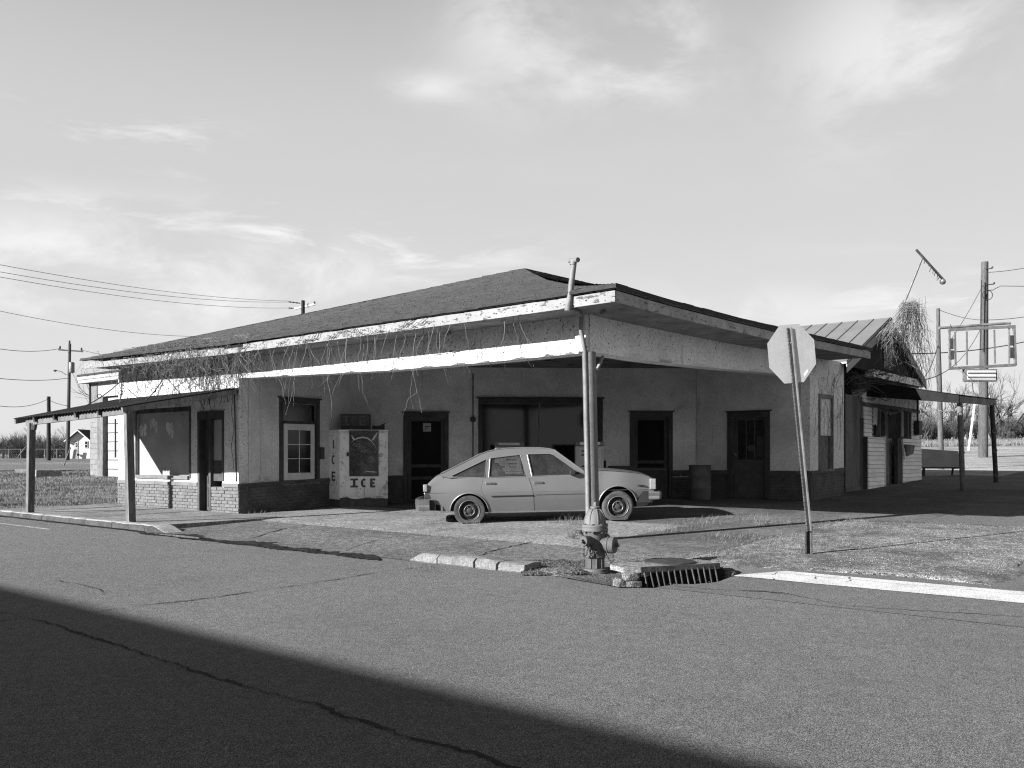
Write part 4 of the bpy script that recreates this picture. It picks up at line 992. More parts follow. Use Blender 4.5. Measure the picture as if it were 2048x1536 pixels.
mb = MB(); mb.beam(awp(0, .0, -.055), awp(1, .0, -.055), .05, .12); mb.build('ledger_board', 'wood_dark', AW_)
for x, xt, y, yt in ((262, 256.5, 1050, 828), (60, 63, 1028, 846)):
    p = FA.P(FA.s(x), 0, FA.z(x, y)-.02); q = FA.P(FA.s(xt), 0, FA.z(xt, yt))
    mb = MB(); mb.beam(p, q, .135, .125, up=(FA.t.x, FA.t.y, 0)); mb.build('post', 'wood_post', AW_, bevel=.006)
mb = MB(); p = FA.P(FA.s(67), .0, FA.z(67, 852)); mb.beam(p+V((0, 0, -.08)), p+V((.03, 0, .06)), .1, .07); mb.build('post_bracket', 'wood_dark', AW_)
# three tie chains from wall to awning
def chain(p, q, r=.011, sag=.05, name='tie_chain', par=None, m='rust', link=.05, ring=None):
    p, q = V(p), V(q); n = max(6, int((q-p).length/link)); pts = []; rs = []
    for i in range(n*2+1):
        t = i/(2*n); c = p.lerp(q, t); c.z -= sag*4*t*(1-t); pts.append(c); rs.append(r*(1.5 if i % 2 else .75))
    mb = MB(); mb.tube(pts, rs, 5)
    if ring is not None: c = p.lerp(q, ring); mb.torus(c, (.5, -.8, .2), .05, .010, 14, 5)
    return mb.build(name, m, par)
for (x0, y0), (i, j), rg in (((330, 751), (.36, .42), .62), ((243, 768), (.62, .38), .5), ((200, 764), (.92, .42), .6)):
    s, z = FL.hit(max(x0, 240), y0, .02); s = min(s, AL-.05); chain(FL.P(s, .02, z), awp(i, j, .0), par=AW_, ring=rg)
# ------------------------------------------------------------------ block garage beyond the left wing
bG = 5.1; FG = Fr(O2+V2*bG, U2, -V2); g0, g1 = FG.s(300), FG.s(181)
GA = thing('block_garage', 'concrete block garage with white sectional door beyond the left wing', 'garage', FG.P(g1, 0, T(*FG.P(g1, 0, 0).xy)))
zg = FG.z(190, 953)-.05; zt = FG.z(190, 766); jx0, jx1 = FG.s(207), FG.s(196)
mb = MB(); mb.fbox(FG, jx1, g1, -5, -.012, zg-.4, zt); mb.fbox(FG, g0, jx1, -5, -.5, zg-.4, zt); mb.build('wall', 'mortar', GA)
bw_, bh = .40, .20; r = 0; z = zg-.1
ang = math.atan2(FG.t.y, FG.t.x); bme = MB().box(-.196, .196, -.05, .012, -.096, .096)
bo = bme.build('concrete_block', 'block'); bmesh_ = bo.data; bpy.data.objects.remove(bo)
org = origin(GA); zdoor = FG.z(220, 792)
while z+bh < zt-.75:
    s = jx1+(.2 if r % 2 else 0.)
    row = ([(jx1, jx1+.2)] if r % 2 else [])
    while s < g1-.05: row.append((s, min(s+bw_, g1))); s += bw_
    for a, b in row:
        inst(bmesh_, 'concrete_block', FG.P((a+b)/2, 0, z+bh/2)-org, (0, 0, ang), ((b-a)/.4, 1, 1), GA)
    z += bh; r += 1
for i in range(6):
    a, b = jx1+(g1-jx1)*i/6+.004, jx1+(g1-jx1)*(i+1)/6-.004; mb = MB(); mb.fbox(FG, a, b, -.05, .02, z, zt); mb.build('gable_board', 'wood_grey', GA)
mb = MB(); mb.fbox(FG, jx0, jx1-.004, -.25, .03, zg-.3, zdoor); mb.build('door_jamb', 'wood_grey', GA)
mb = MB(); mb.fbox(FG, g0, jx1, -.2, .0, zdoor+.004, zt); mb.build('lintel_panel', 'garage_white', GA)
mb = MB(); mb.fbox(FG, g0, jx0-.004, -.3, -.22, zg-.3, zdoor); mb.build('door_backing', 'hole', GA)
n = 9
for i in range(n):
    za, zb_ = zg+(zdoor-zg)*i/n+.008, zg+(zdoor-zg)*(i+1)/n-.014; mb = MB(); mb.fbox(FG, g0, jx0-.004, -.2, -.14+.006*(i % 2), za, zb_); mb.build('door_section', 'garage_white', GA, bevel=.01)
mb = MB(); s = FG.s(234); mb.tube([FG.P(s, .06, FG.z(234, 838)), FG.P(s, .06, FG.z(234, 915))], .03, 6); mb.build('downpipe', 'iron', GA)
mb = MB(); s = FG.s(182.5); mb.tube([FG.P(s, .06, zt), FG.P(s, .06, FG.z(182, 812))], .03, 6); mb.build('downpipe', 'iron', GA)
for k, (zo, hh, m) in enumerate(((0., .12, 'fascia_worn'), (.124, .12, 'fascia_worn'), (.25, .07, 'shingle_edge'))):
    mb = MB(); mb.fbox(FG, g0, g1+.35, -5.2, .30+.03*k, zt+zo, zt+zo+hh); mb.build('eave_board', m, GA)
# ------------------------------------------------------------------ bare vines
def vine_strand(mb, p, length, r, rnd_, curl=.5, n=None, out=None, mi=0):
    n = n or max(4, int(length/.07)); pts = [V(p)]; sx = rnd_.uniform(-1, 1)*.4; sy = rnd_.uniform(-1, 1)*.3
    for i in range(n):
        sx += rnd_.gauss(0, curl*.5); sy += rnd_.gauss(0, curl*.35); sx *= .8; sy *= .8
        pts.append(pts[-1]+V((sx*.05, sy*.04, -length/n*(1-.25*abs(sx)))))
    mb.tube(pts, [r*(1-.6*i/n) for i in range(n+1)], 4, True, mi); return pts
rv = random.Random(21)
def hangpt(x, dd=.02):            # foot of the left fascia
    s = FLf.s(x); return FLf.P(s, dd+rv.uniform(-.25, .03), eaveL(s)+rv.uniform(-.02, .14))
VN = thing('hanging_vines', 'bare vine strands hanging from the fascia above the canopy front', 'vine', FLf.P(FLf.s(600), 0, 3.4))
targets = [(500, 800), (512, 775), (530, 822), (545, 770), (565, 812), (578, 790), (592, 805), (606, 770), (612, 782), (625, 848), (632, 842), (645, 770), (658, 802), (672, 795), (690, 782), (705, 815), (720, 790), (745, 760), (760, 752), (790, 735), (803, 770), (829, 838), (833, 830), (868, 772), (872, 766), (905, 740), (930, 730), (735, 735), (775, 720), (846, 735), (590, 760), (555, 755), (520, 750), (650, 740), (697, 745), (862, 720), (1000, 690), (1010, 696), (1020, 700)]
for x, y in targets:
    p = hangpt(x+rv.uniform(-6, 6)); zt_ = FLf.z(x, y); L = max(.25, p.z-zt_)
    mb = MB(); r = rv.uniform(.003, .0052); pts = vine_strand(mb, p, L, r, rv, .6)
    if rv.random() < .6:
        q = pts[int(len(pts)*rv.uniform(.3, .8))]; vine_strand(mb, q, L*.3, r*.6, rv, 1.0)
    mb.build('vine_strand', 'vine', VN)
mb = MB()
for i in range(90):               # faint tendrils against the sunlit face
    s = FL.s(rv.uniform(490, 1060)); z = beamL(s)+rv.uniform(.15, .55); pts = [FL.P(s, .012, z)]
    for k in range(rv.randint(4, 9)): pts.append(pts[-1]+V((rv.gauss(0, .035), rv.gauss(0, .01), -rv.uniform(.02, .07))))
    mb.tube(pts, .0028, 3)
for i in range(26):               # runners climbing over the fascia
    s = FLf.s(rv.uniform(480, 860)); pts = [FLf.P(s, .03, eaveL(s)+rv.uniform(-.03, .06))]
    for k in range(rv.randint(6, 14)):
        q = pts[-1]+V((FLf.t.x, FLf.t.y, 0))*-rv.uniform(-.01, .07)+V((0, 0, rv.gauss(.008, .022))); q.z = min(max(q.z, eaveL(s)-.05), eaveL(s)+.24); pts.append(q)
    mb.tube(pts, rv.uniform(.004, .007), 4)
mb.build('vine_runners', 'vine_dark', VN, kind='stuff')
VT = thing('vine_tangle', 'dense tangle of bare vines over the roof edge of the left wing', 'vine', FLf.P(FLf.s(360), 0, 3.4))
for m, n, rr in (('vine', 190, .0036), ('vine_dark', 190, .0042)):
    mb = MB()
    for i in range(n):
        x = rv.gauss(375, 75) if rv.random() < .75 else rv.uniform(165, 500); x = max(166, min(505, x)); s = FLf.s(x)
        p = FLf.P(s, rv.uniform(-.30, .06), eaveL(s)+rv.uniform(-.05, .27)); L = rv.uniform(.2, .75)*(1.35 if 330 < x < 480 else .8)
        vine_strand(mb, p, L, rr*rv.uniform(.6, 1.2), rv, 1.0)
    for i in range(n):
        x = rv.gauss(370, 70); x = max(166, min(500, x)); s = FLf.s(x); top = eaveL(s)+.24
        pts = [FLf.P(s, rv.uniform(-.05, .05), eaveL(s)+rv.uniform(-.1, .25))]; hd = rv.uniform(0, 6.28)
        for k in range(rv.randint(6, 16)):
            hd += rv.gauss(0, .55); q = pts[-1]+V((FLf.t.x, FLf.t.y, 0))*.06*math.cos(hd)+V((0, 0, .05*math.sin(hd)))+V((FLf.n.x, FLf.n.y, 0))*rv.gauss(0, .02)
            q.z = min(q.z, top+.10); pts.append(q)
        mb.tube(pts, rr*rv.uniform(.6, 1.1), 4)
    mb.build('vine_stems', m, VT, kind='stuff')
mb = MB()
for i in range(210):              # clinging to the sunlit wall of the wing
    x = rv.uniform(236, 480) if rv.random() < .5 else rv.gauss(400, 50); x = max(238, min(482, x)); s = FL.s(x); z = rv.uniform(2.75, 3.4); pts = [FL.P(s, .012, z)]; hd = -1.57+rv.gauss(0, .7)
    for k in range(rv.randint(5, 14)):
        hd += rv.gauss(0, .35); pts.append(pts[-1]+V((FL.t.x, FL.t.y, 0))*.05*math.cos(hd)+V((0, 0, .05*math.sin(hd))))
    mb.tube(pts, rv.uniform(.003, .006), 3)
mb.build('clinging_stems', 'vine_dark', VT, kind='stuff')
VR = thing('wall_vine', 'thin dead vines clinging to the stucco above the boarded side window', 'vine', FR.P(BR-.5, .02, 2.5))
mb = MB()
for i in range(46):
    s = rv.uniform(BD+.25, BR-.05); z = rv.uniform(2.2, 3.4); pts = [FR.P(s, .012, z)]; hd = -1.57+rv.gauss(0, .5)
    for k in range(rv.randint(8, 24)):
        hd += rv.gauss(0, .3); pts.append(pts[-1]+V((FR.t.x, FR.t.y, 0))*.05*math.cos(hd)+V((0, 0, .06*math.sin(hd))))
    mb.tube(pts, rv.uniform(.0015, .0035), 3)
mb.build('vine_stems', 'vine_dark', VR, kind='stuff')
# ------------------------------------------------------------------ the hatchback car (x forward, origin under the rear axle)
CY = 15.85+.80
rw, fw = at(938, 1047.5, CY-.80), at(1240, 1043.5, CY-.80)
ca = math.atan2(0., fw.x-rw.x); WB = fw.x-rw.x
gr, gf = T(rw.x, CY), T(fw.x, CY)
CAR = thing('parked_hatchback', 'dusty five-door hatchback car with flat tyres parked under the canopy', 'car', (rw.x, CY, gr+.018), 0)
CAR.rotation_euler = (0, -math.atan2(gf-gr, WB), R(.6))
K = WB/2.652
def zc(v): return v
lowtop = lerpf([(-.80, .56), (-.76, .68), (-.62, .81), (-.48, .872), (-.34, .835), (.35, .795), (1.12, .80), (2.02, .83), (2.10, .87), (2.37, .90), (2.62, .885), (2.9, .855), (3.1, .822), (3.22, .785), (3.31, .73)])
def zbot(x):
    return lerpf([(-.80, .36), (-.70, .22), (-.4, .20), (.35, .165), (2.2, .175), (2.95, .22), (3.2, .25), (3.31, .34)])(x)
def halfw(x): return .845-.085*sst(.1, -.80, x)-.10*sst(2.6, 3.31, x)**1.3
def side(x, z):
    """half width of the body at a point of its side"""
    zt, zb = lowtop(x), zbot(x); w0 = halfw(x)
    t = (z-.50)
    if t >= 0: k = 1-.055*(t/.32)**1.6
    else: k = 1-.12*(-t/.33)**1.3
    if abs(z-.475) < .03: k -= .004
    return w0*k
nx = 64; X0, X1 = -.80, 3.31
rows = 12
mb = MB(); ring = []
for i in range(nx+1):
    x = X0+(X1-X0)*i/nx; zt, zb = lowtop(x), zbot(x); pts = []
    shoulder = .045 if (x < -.3 or x > 2.05) else .02
    for j in range(rows+1):
        z = zb+(zt-shoulder-zb)*j/rows; pts.append((side(x, z), z))
    ys = pts[-1][0]
    for q in range(1, 4):
        an = q/3*math.pi/2; pts.append((ys-shoulder*1.2*(1-math.cos(an)), zt-shoulder+shoulder*math.sin(an)))
    yi = pts[-1][0]; crown = .028 if (x < -.3 or x > 2.05) else 0
    for q in range(1, 5): pts.append((yi*(1-q/4), zt+crown*(1-(1-q/4)**2)))
    full = [(-y, z) for y, z in pts]+[(y, z) for y, z in pts[-2::-1]]      # near side is -y
    ring.append([V((x, y, z)) for y, z in full])
nr = len(ring[0]); k0 = len(mb.v)
for rg in ring: mb.v += rg
for i in range(nx):
    x = X0+(X1-X0)*(i+.5)/nx
    for j in range(nr):
        a, b = k0+i*nr+j, k0+i*nr+(j+1) % nr
        top = rows+3 <= j < nr-rows-4
        mb.f.append((a, b, b+nr, a+nr)); mb.m.append(1 if (top and -.25 < x < 2.0) else (2 if j == nr-1 else 0))
mb.f.append(tuple(k0+j for j in range(nr))); mb.f.append(tuple(k0+nx*nr+j for j in range(nr))); mb.m += [0, 0]
body = mb.build('body', ['car', 'interior', 'black'], CAR, 32, local=True)
# wheel wells cut out of the body
def wellcut(cx, cz, r, name):
    q = MB(); q.lathe([(r, -.2), (r, .36)], (cx, -.95, cz), (0, 1, 0), 40); q.lathe([(r, -.36), (r, .2)], (cx, .95, cz), (0, 1, 0), 40)
    return q.build(name, 'black', None, local=True)
cut1, cut2 = wellcut(0., .178, .340, 'cut'), wellcut(2.652, .262, .342, 'cut')
for c in (cut1, cut2):
    md = body.modifiers.new('well', 'BOOLEAN'); md.operation = 'DIFFERENCE'; md.object = c; md.solver = 'EXACT'
    try: md.material_mode = 'TRANSFER'
    except Exception: pass
for o in (body, cut1, cut2): o.parent = None
loc0, rot0 = CAR.location.copy(), CAR.rotation_euler.copy()
dg = bpy.context.evaluated_depsgraph_get(); dg.update(); me = bpy.data.meshes.new_from_object(body.evaluated_get(dg))
body.modifiers.clear(); old = body.data; body.data = me; me.name = 'body'; body.parent = CAR; body.matrix_parent_inverse = Matrix.Identity(4)
for c in (cut1, cut2): bpy.data.objects.remove(c)
me.polygons.foreach_set('use_smooth', [True]*len(me.polygons)); me.set_sharp_from_angle(angle=R(32))
# greenhouse: side frames with window openings, roof skin, glass
BELT = .79
def gside(z): t = max(0., (z-.78)/.50); return .800-.175*t**1.15
topline = [(-.50, .868), (-.20, 1.01), (.20, 1.205), (.34, 1.252), (.49, 1.285), (.73, 1.305), (.97, 1.312), (1.20, 1.308), (1.34, 1.298), (1.45, 1.283), (1.545, 1.258), (1.80, 1.062), (2.06, .868)]
wins = {'quarter_window': [(-.31, .835), (.300, 1.115), (.325, 1.11), (.285, .80), (-.28, .815)],
        'rear_window': [(.355, .80), (.385, 1.128), (.42, 1.145), (.93, 1.195), (1.005, .805)],
        'front_window': [(1.125, .805), (1.052, 1.19), (1.075, 1.205), (1.46, 1.205), (1.53, 1.18), (2.0, .835), (1.98, .82)]}
def clip_up(p): return p
def sidepanel(sgn):
    outer = topline+[(2.06, .80), (1.2, .78), (-.35, .80), (-.50, .84)]
    polys = [[V((x, z, 0)) for x, z in outer]]+[[V((x, z, 0)) for x, z in w_] for w_ in wins.values()]
    tri = tessellate_polygon(polys); flat = [p for q in polys for p in q]
    bm = bmesh.new(); vs_ = [bm.verts.new((p.x, 0, p.y)) for p in flat]
    for t in tri:
        try: bm.faces.new([vs_[i] for i in t])
        except Exception: pass
    for zcut in (.86, .94, 1.02, 1.10, 1.18, 1.25):
        bmesh.ops.bisect_plane(bm, geom=bm.verts[:]+bm.edges[:]+bm.faces[:], plane_co=(0, 0, zcut), plane_no=(0, 0, 1))
    for v in bm.verts: v.co.y = sgn*gside(v.co.z)
    bm.verts.index_update(); m = MB(); m.v = [v.co.copy() for v in bm.verts]; m.f = [tuple(v.index for v in f.verts) for f in bm.faces]; m.m = [0]*len(m.f); bm.free()
    o = m.build('side_frame', 'car', CAR, None, local=True)
    s_ = o.modifiers.new('thick', 'SOLIDIFY'); s_.thickness = .025; s_.offset = -1 if sgn < 0 else -1
    return o
for sgn in (-1, 1):
    sidepanel(sgn)
    for nm, w_ in wins.items():
        m = MB(); m.poly([(x, sgn*(gside(z)-.012), z) for x, z in w_]); g_ = m.build(nm, 'carglass', CAR, local=True)
        cxw, czw = sum(q[0] for q in w_)/len(w_), sum(q[1] for q in w_)/len(w_); ins = [(x+(cxw-x)*.045, z+(czw-z)*.06) for x, z in w_]
        t = MB(); t.tube([(x, sgn*(gside(z)-.004), z) for x, z in ins+ins[:1]], .009, 6); t.build('window_seal', 'black', g_, local=True)
        t = MB(); t.tube([(x, sgn*(gside(z)+.003), z) for x, z in w_+w_[:1]], .007, 6); t.build('window_trim', 'car_bright', g_, local=True)
def skin(pts, name, m, seg=8, lift=.0, inset=0.):
    mb = MB(); n = len(pts)-1
    def fn(i, j):
        x, z = pts[int(round(i*n))]; y = (gside(z)-inset)*(2*j-1); c = 1-(2*j-1)**2; return (x+.05*c*(1 if x > 1.5 else (-.6 if x < .3 else 0)), y, z+lift+.022*c)
    mb.grid(fn, n, seg); return mb.build(name, m, CAR, 40, local=True)
skin(topline[2:11], 'roof', 'car')
skin([(-.50, .868), (-.42, .908)], 'hatch', 'car'); skin([(-.42, .908), (-.20, 1.012), (.02, 1.118), (.13, 1.172)], 'rear_glass', 'carglass'); skin([(.13, 1.172), (.20, 1.205)], 'hatch', 'car')
skin([(1.545, 1.258), (1.68, 1.156), (1.80, 1.062), (1.95, .95), (2.06, .868)], 'windscreen', 'carglass', inset=.02)
for sgn in (-1, 1):
    t = MB(); t.tube([(x, sgn*(gside(z)-.004), z+.008) for x, z in topline[10:]], .014, 6); t.build('windscreen_trim', 'car_bright', CAR, local=True)
    t = MB(); t.tube([(x, sgn*(gside(z)-.002), z+.010) for x, z in topline[:11]], .010, 6); t.build('drip_rail', 'car_bright' if sgn < 0 else 'car', CAR, local=True)
# doors: proud skins following the body, seams, handles, trim
def doorskin(left, right, z0, z1, sgn, name='door'):
    mb = MB(); n, m_ = 14, 16
    def fn(i, j):
        z = z0+(z1-z0)*j; l, r_ = left(z), right(z); x = l+(r_-l)*i
        return (x, sgn*(side(x, z)+.0035), z)
    mb.grid(fn, n, m_); o = mb.build(name, 'car', CAR, 60, local=True)
    z0_ = lambda t: z0+(z1-z0)*t
    loop = [fn(0, t/12) for t in range(13)][::-1]+[fn(t/10, 0) for t in range(1, 11)]+[fn(1, t/12) for t in range(1, 13)]
    q = MB(); q.tube([V(p)+V((0, sgn*-.003, 0)) for p in loop], .0035, 5, False); q.build('door_seam', 'hole', o, local=True)
    return o
rl = lerpf([(.16, .40), (.24, .385), (.36, .345), (.46, .28), (.54, .235), (.62, .225), (.70, .24), (.80, .265)])
rr_ = lerpf([(.16, 1.16), (.50, 1.145), (.80, 1.062)]); fl_ = lerpf([(.16, 1.168), (.50, 1.153), (.80, 1.07)]); fr_ = lerpf([(.16, 2.12), (.80, 2.12)])
for sgn in (-1, 1):
    for l, r_, hx in ((rl, rr_, .385), (fl_, fr_, 1.235)):
        dr = doorskin(l, r_, .185, .782, sgn)
        y = side(hx, .69)+.01; q = MB(); q.box(hx-.085, hx+.085, sgn*(y+.012) if sgn < 0 else y-.004, sgn*(y-.004) if sgn < 0 else y+.012, .672, .71); q.build('handle_plate', 'chrome', dr, local=True, bevel=.006)
        q = MB(); q.tube([(hx-.075, sgn*(y+.018), .70), (hx+.02, sgn*(y+.022), .70), (hx+.07, sgn*(y+.016), .694)], .010, 6); q.build('door_handle', 'chrome', dr, local=True)
        if hx > 1: q = MB(); q.lathe([(.016, 0), (.014, .006)], (hx-.05, sgn*(y-.004), .638), (0, sgn, 0), 12); q.build('lock', 'chrome', dr, local=True)
    t = MB(); t.tube([(x, sgn*(side(x, .475)+.010), .462+.012*(x-.4)/1.7) for x in [.40+(1.14-.40)*i/10 for i in range(11)]], .010, 6); t.build('trim_strip', 'black', CAR, local=True)
    t = MB(); t.tube([(x, sgn*(side(x, .485)+.008), .474+.012*(x-.4)/1.7) for x in [1.18+(2.20-1.18)*i/10 for i in range(11)]], .006, 6); t.build('trim_strip', 'chrome', CAR, local=True)
    t = MB(); t.beam((.36, sgn*(side(.5, .19)+.004), .172), (2.27, sgn*(side(2.2, .19)+.004), .182), .012, .026); t.build('sill_moulding', 'chrome', CAR, local=True)
    for cx, cz_ in ((0., .178), (2.652, .262)):        # bright lips of the wheel arches
        t = MB(); pts = []
        for i in range(25):
            an = R(-18)+R(216)*i/24; x, z = cx+.348*math.cos(an), cz_+.348*math.sin(an)
            if z < max(zbot(x), .18): continue
            pts.append((x, sgn*(side(x, z)+.004), z))
        t.tube(pts, .012, 6); t.build('wheel_arch_trim', 'car_bright', CAR, 60, local=True)
for sgn in (-1, 1):      # bonnet shut line and front wing seam
    t = MB(); t.tube([(x, sgn*(halfw(x)*.945-.012), lowtop(x)-.012) for x in [2.12+(3.2-2.12)*i/14 for i in range(15)]], .004, 5); t.build('bonnet_seam', 'hole', CAR, local=True)
    t = MB(); t.tube([(-.47+.02*math.sin(i), sgn*(side(-.5, .83-.03*i)+.002), .86-.032*i) for i in range(3)], .004, 5); t.build('hatch_seam', 'hole', CAR, local=True)
    t = MB(); t.tube([(x, sgn*(side(x, .53)+.0025), .535) for x in [-.70+(3.2+.7)*i/30 for i in range(31)] if not (-.36 < x < .36 or 2.30 < x < 3.0)], .004, 5); t.build('body_crease', 'car', CAR, 60, local=True)
# wheels
def wheel(x, y, sgn, flat):
    g = MB(); Rr = .276 if flat > .055 else .284; prof = [(.183, -.075), (.235, -.092), (.272, -.085), (Rr, -.055), (Rr+.003, 0), (Rr, .055), (.272, .085), (.235, .092), (.183, .075)]
    zcn = Rr-flat; g.lathe(prof, (0, 0, 0), (0, 1, 0), 40, cap=False)
    for v in g.v:
        lo = -zcn+.002
        if v.z < lo+.05: b = max(0., (lo+.05-v.z)/.1); v.y *= 1+.35*b
        if v.z < lo: v.x *= 1.05; v.z = lo
    ty = g.build('tyre', 'rubber', CAR, 60, local=True); ty.location = (x, y, zcn)
    g = MB(); s = sgn
    g.lathe([(.185, .07*s), (.190, .085*s), (.178, .088*s), (.168, .06*s), (.158, .028*s), (.150, .022*s)], (0, 0, 0), (0, 1, 0), 32, cap=False)
    g.lathe([(.150, .022*s), (.128, .040*s), (.095, .052*s), (.090, .034*s), (.052, .030*s), (.045, .045*s), (.03, .050*s), (.0, .050*s)], (0, 0, 0), (0, 1, 0), 32, cap=False)
    rim = g.build('rim', 'rim', ty, 40, local=True)
    g = MB(); g.torus((0, .086*s, 0), (0, 1, 0), .184, .006, 32, 6); g.torus((0, .052*s, 0), (0, 1, 0), .092, .006, 28, 6); g.build('rim_edge', 'car_bright', ty, 60, local=True)
    for i in range(16):
        an = i/16*2*math.pi; g = MB(); g.lathe([(.0105, .0), (.0105, .012*s)], (.118*math.cos(an), .040*s, .118*math.sin(an)), (0, 1, 0), 8); g.build('rim_slot', 'hole', ty, local=True)
    for i in range(4):
        an = i/4*2*math.pi+.4; g = MB(); g.lathe([(.011, 0), (.011, .016*s), (.006, .022*s)], (.068*math.cos(an), .030*s, .068*math.sin(an)), (0, 1, 0), 6); g.build('wheel_nut', 'tin_grey', ty, local=True)
for x, fl in ((0., .066), (2.652, .046)):
    wheel(x, -.735, -1, fl); wheel(x, .735, 1, fl)
# bumpers, lamps, mirror, badge
def bumper(x0, x1, sgnx, z0, z1, name):
    prof = [(0, z0), (.045, z0+.015), (.055, (z0+z1)/2-.01), (.045, (z0+z1)/2), (.06, (z0+z1)/2+.012), (.05, z1-.012), (0, z1)]
    mb = MB(); path = []
    for i in range(25):
        t = -1+2*i/24; y = .80*t; xx = x0+sgnx*(.075*(1-abs(t)**5)); path.append((xx, y))
    path = [(x0-sgnx*.16, -.80)]+path+[(x0-sgnx*.16, .80)]
    n = len(path)-1
    def fn(i, j):
        k = int(round(i*n)); px, py = path[k]; d, z = prof[int(round(j*(len(prof)-1)))]
        if k in (0, 1, n-1, n): ox, oy = (0 if k in (0, n) else sgnx*.6*d), (1 if py > 0 else -1)*d*.5
        else: ox, oy = sgnx*d, 0
        return (px+ox, py+oy, z)
    mb.grid(fn, n, len(prof)-1); return mb.build(name, 'chrome', CAR, 40, local=True)
bumper(-.865, 0, -1, .215, .435, 'rear_bumper'); bumper(3.36, 0, 1, .345, .505, 'front_bumper')
q = MB(); q.box(-.80, -.60, -.78, .78, .23, .41); q.build('rear_valance', 'black', CAR, local=True)
q = MB(); q.box(3.10, 3.30, -.70, .70, .27, .52); q.build('front_valance', 'black', CAR, local=True)
for sgn in (-1, 1):
    y0, y1 = (sgn*.79, sgn*.60) if sgn > 0 else (-.79, -.60)
    q = MB(); q.box(3.235, 3.345, min(y0, y1)+.02, max(y0, y1), .535, .725); q.build('headlamp', 'lens_clear', CAR, local=True, bevel=.012)
    q = MB(); q.box(-.815, -.74, min(y0, y1)-.005, max(y0, y1), .56, .69); q.build('tail_lamp', 'lens_clear', CAR, local=True, bevel=.015)
    yy = sgn*(side(-.72, .5)+.002); q = MB(); q.box(-.80, -.69, min(yy, yy-sgn*.08), max(yy, yy-sgn*.08)+(.0), .44, .555); q.build('side_marker', 'lens', CAR, local=True, bevel=.008)
    yy = sgn*(side(3.05, .4)+.006); q = MB(); q.box(2.99, 3.27, min(yy, yy-sgn*.05), max(yy, yy-sgn*.05), .305, .505); q.build('corner_filler', 'black', CAR, local=True)
    q = MB(); yy = sgn*.80; q.box(1.80, 1.90, min(yy, yy+sgn*.10), max(yy, yy+sgn*.10), .815, .905); q.build('door_mirror', 'black', CAR, local=True, bevel=.015)
    yy = sgn*(side(-.62, .33)+.004); q = MB(); q.box(-.70, -.49, min(yy, yy-sgn*.06), max(yy, yy-sgn*.06), .22, .42); q.build('rust_hole', 'hole', CAR, local=True)
    q = MB(); yy = sgn*(side(-.55, .30)+.012); q.box(-.51, -.475, min(yy, yy-sgn*.03), max(yy, yy-sgn*.03), .17, .42); q.build('torn_edge', 'car', CAR, local=True)
q = MB()
for i in range(8): xx = 3.015+i*.017; q.box(xx, xx+.011, -side(3.05, .60)-.012, -side(3.05, .60)+.01, .592+.006*math.sin(i*2.), .612+.01*math.cos(i*3.))
q.build('badge', 'black', CAR, local=True)
q = MB(); q.box(3.24, 3.30, -.58, .58, .545, .715); q.build('grille', 'black', CAR, local=True)
for x, w_ in ((.62, .10), (1.45, .10)):        # seats and clutter showing through the windows
    for y in (-.36, .36):
        q = MB(); q.hexa([(x-.05, y-.24, .7), (x+.12, y-.24, .7), (x+.12, y+.24, .7), (x-.05, y+.24, .7), (x-.22, y-.2, 1.05), (x-.10, y-.2, 1.05), (x-.10, y+.2, 1.05), (x-.22, y+.2, 1.05)]); q.build('seat', 'interior', CAR, local=True, bevel=.03)
q = MB(); q.box(.42, .62, -.62, -.58, .80, .92); q.build('paper_in_window', 'paper', CAR, local=True)
q = MB(); q.box(-.1, .30, -.5, .3, .80, .87); q.box(.0, .14, -.45, -.2, .87, .93); q.build('boxes_in_boot', 'sill', CAR, local=True, bevel=.02)
q = MB(); q.torus((1.72, .36, .86), (.85, 0, .5), .18, .014, 20, 6); q.build('steering_wheel', 'black', CAR, local=True)
# ------------------------------------------------------------------ ice chest
def letter(mb, ch, P, w, h, st, serif=True):
    """flat slab letter drawn on a plane: P(x, z) -> point, thickness handled by P3(x, d, z)"""
    def bx(x0, x1, z0, z1): mb.hexa([P(x0, 0, z0), P(x1, 0, z0), P(x1, -1, z0), P(x0, -1, z0), P(x0, 0, z1), P(x1, 0, z1), P(x1, -1, z1), P(x0, -1, z1)])
    if ch == 'I':
        if serif: bx(0, w, 0, st*.75); bx(0, w, h-st*.75, h); bx(w/2-st/2, w/2+st/2, st*.75, h-st*.75)
        else: bx(w/2-st/2, w/2+st/2, 0, h)
    elif ch == 'E':
        bx(0, st, 0, h); bx(st, w, 0, st*.8); bx(st, w*.85, h/2-st*.4, h/2+st*.4); bx(st, w, h-st*.8, h)
    elif ch == 'C':
        n = 14; ro_x, ro_z = w/2, h/2; ri_x, ri_z = w/2-st, h/2-st*.8
        for i in range(n):
            a0, a1 = R(48)+R(264)*i/n, R(48)+R(264)*(i+1)/n
            q = [(w/2+ro_x*math.cos(a0), h/2+ro_z*math.sin(a0)), (w/2+ro_x*math.cos(a1), h/2+ro_z*math.sin(a1)), (w/2+ri_x*math.cos(a1), h/2+ri_z*math.sin(a1)), (w/2+ri_x*math.cos(a0), h/2+ri_z*math.sin(a0))]
            mb.add([P(x, 0, z) for x, z in q]+[P(x, -1, z) for x, z in q], [(0, 1, 2, 3), (4, 5, 6, 7), (0, 1, 5, 4), (2, 3, 7, 6)])
ip = gpt(679, 1015.5, 0); iY = ip.y                      # near lower corner of the chest
FT = Fr((ip.x, iY), V((.992, .125)), V((.125, -.992)))   # front face, running right
i_w = FT.s(776); FS = Fr((ip.x, iY), V((-.62, .785)), V((-.785, -.62))); i_d = FS.s(651)
i_z0 = ip.z+.02; i_z1 = FT.z(690, 859)
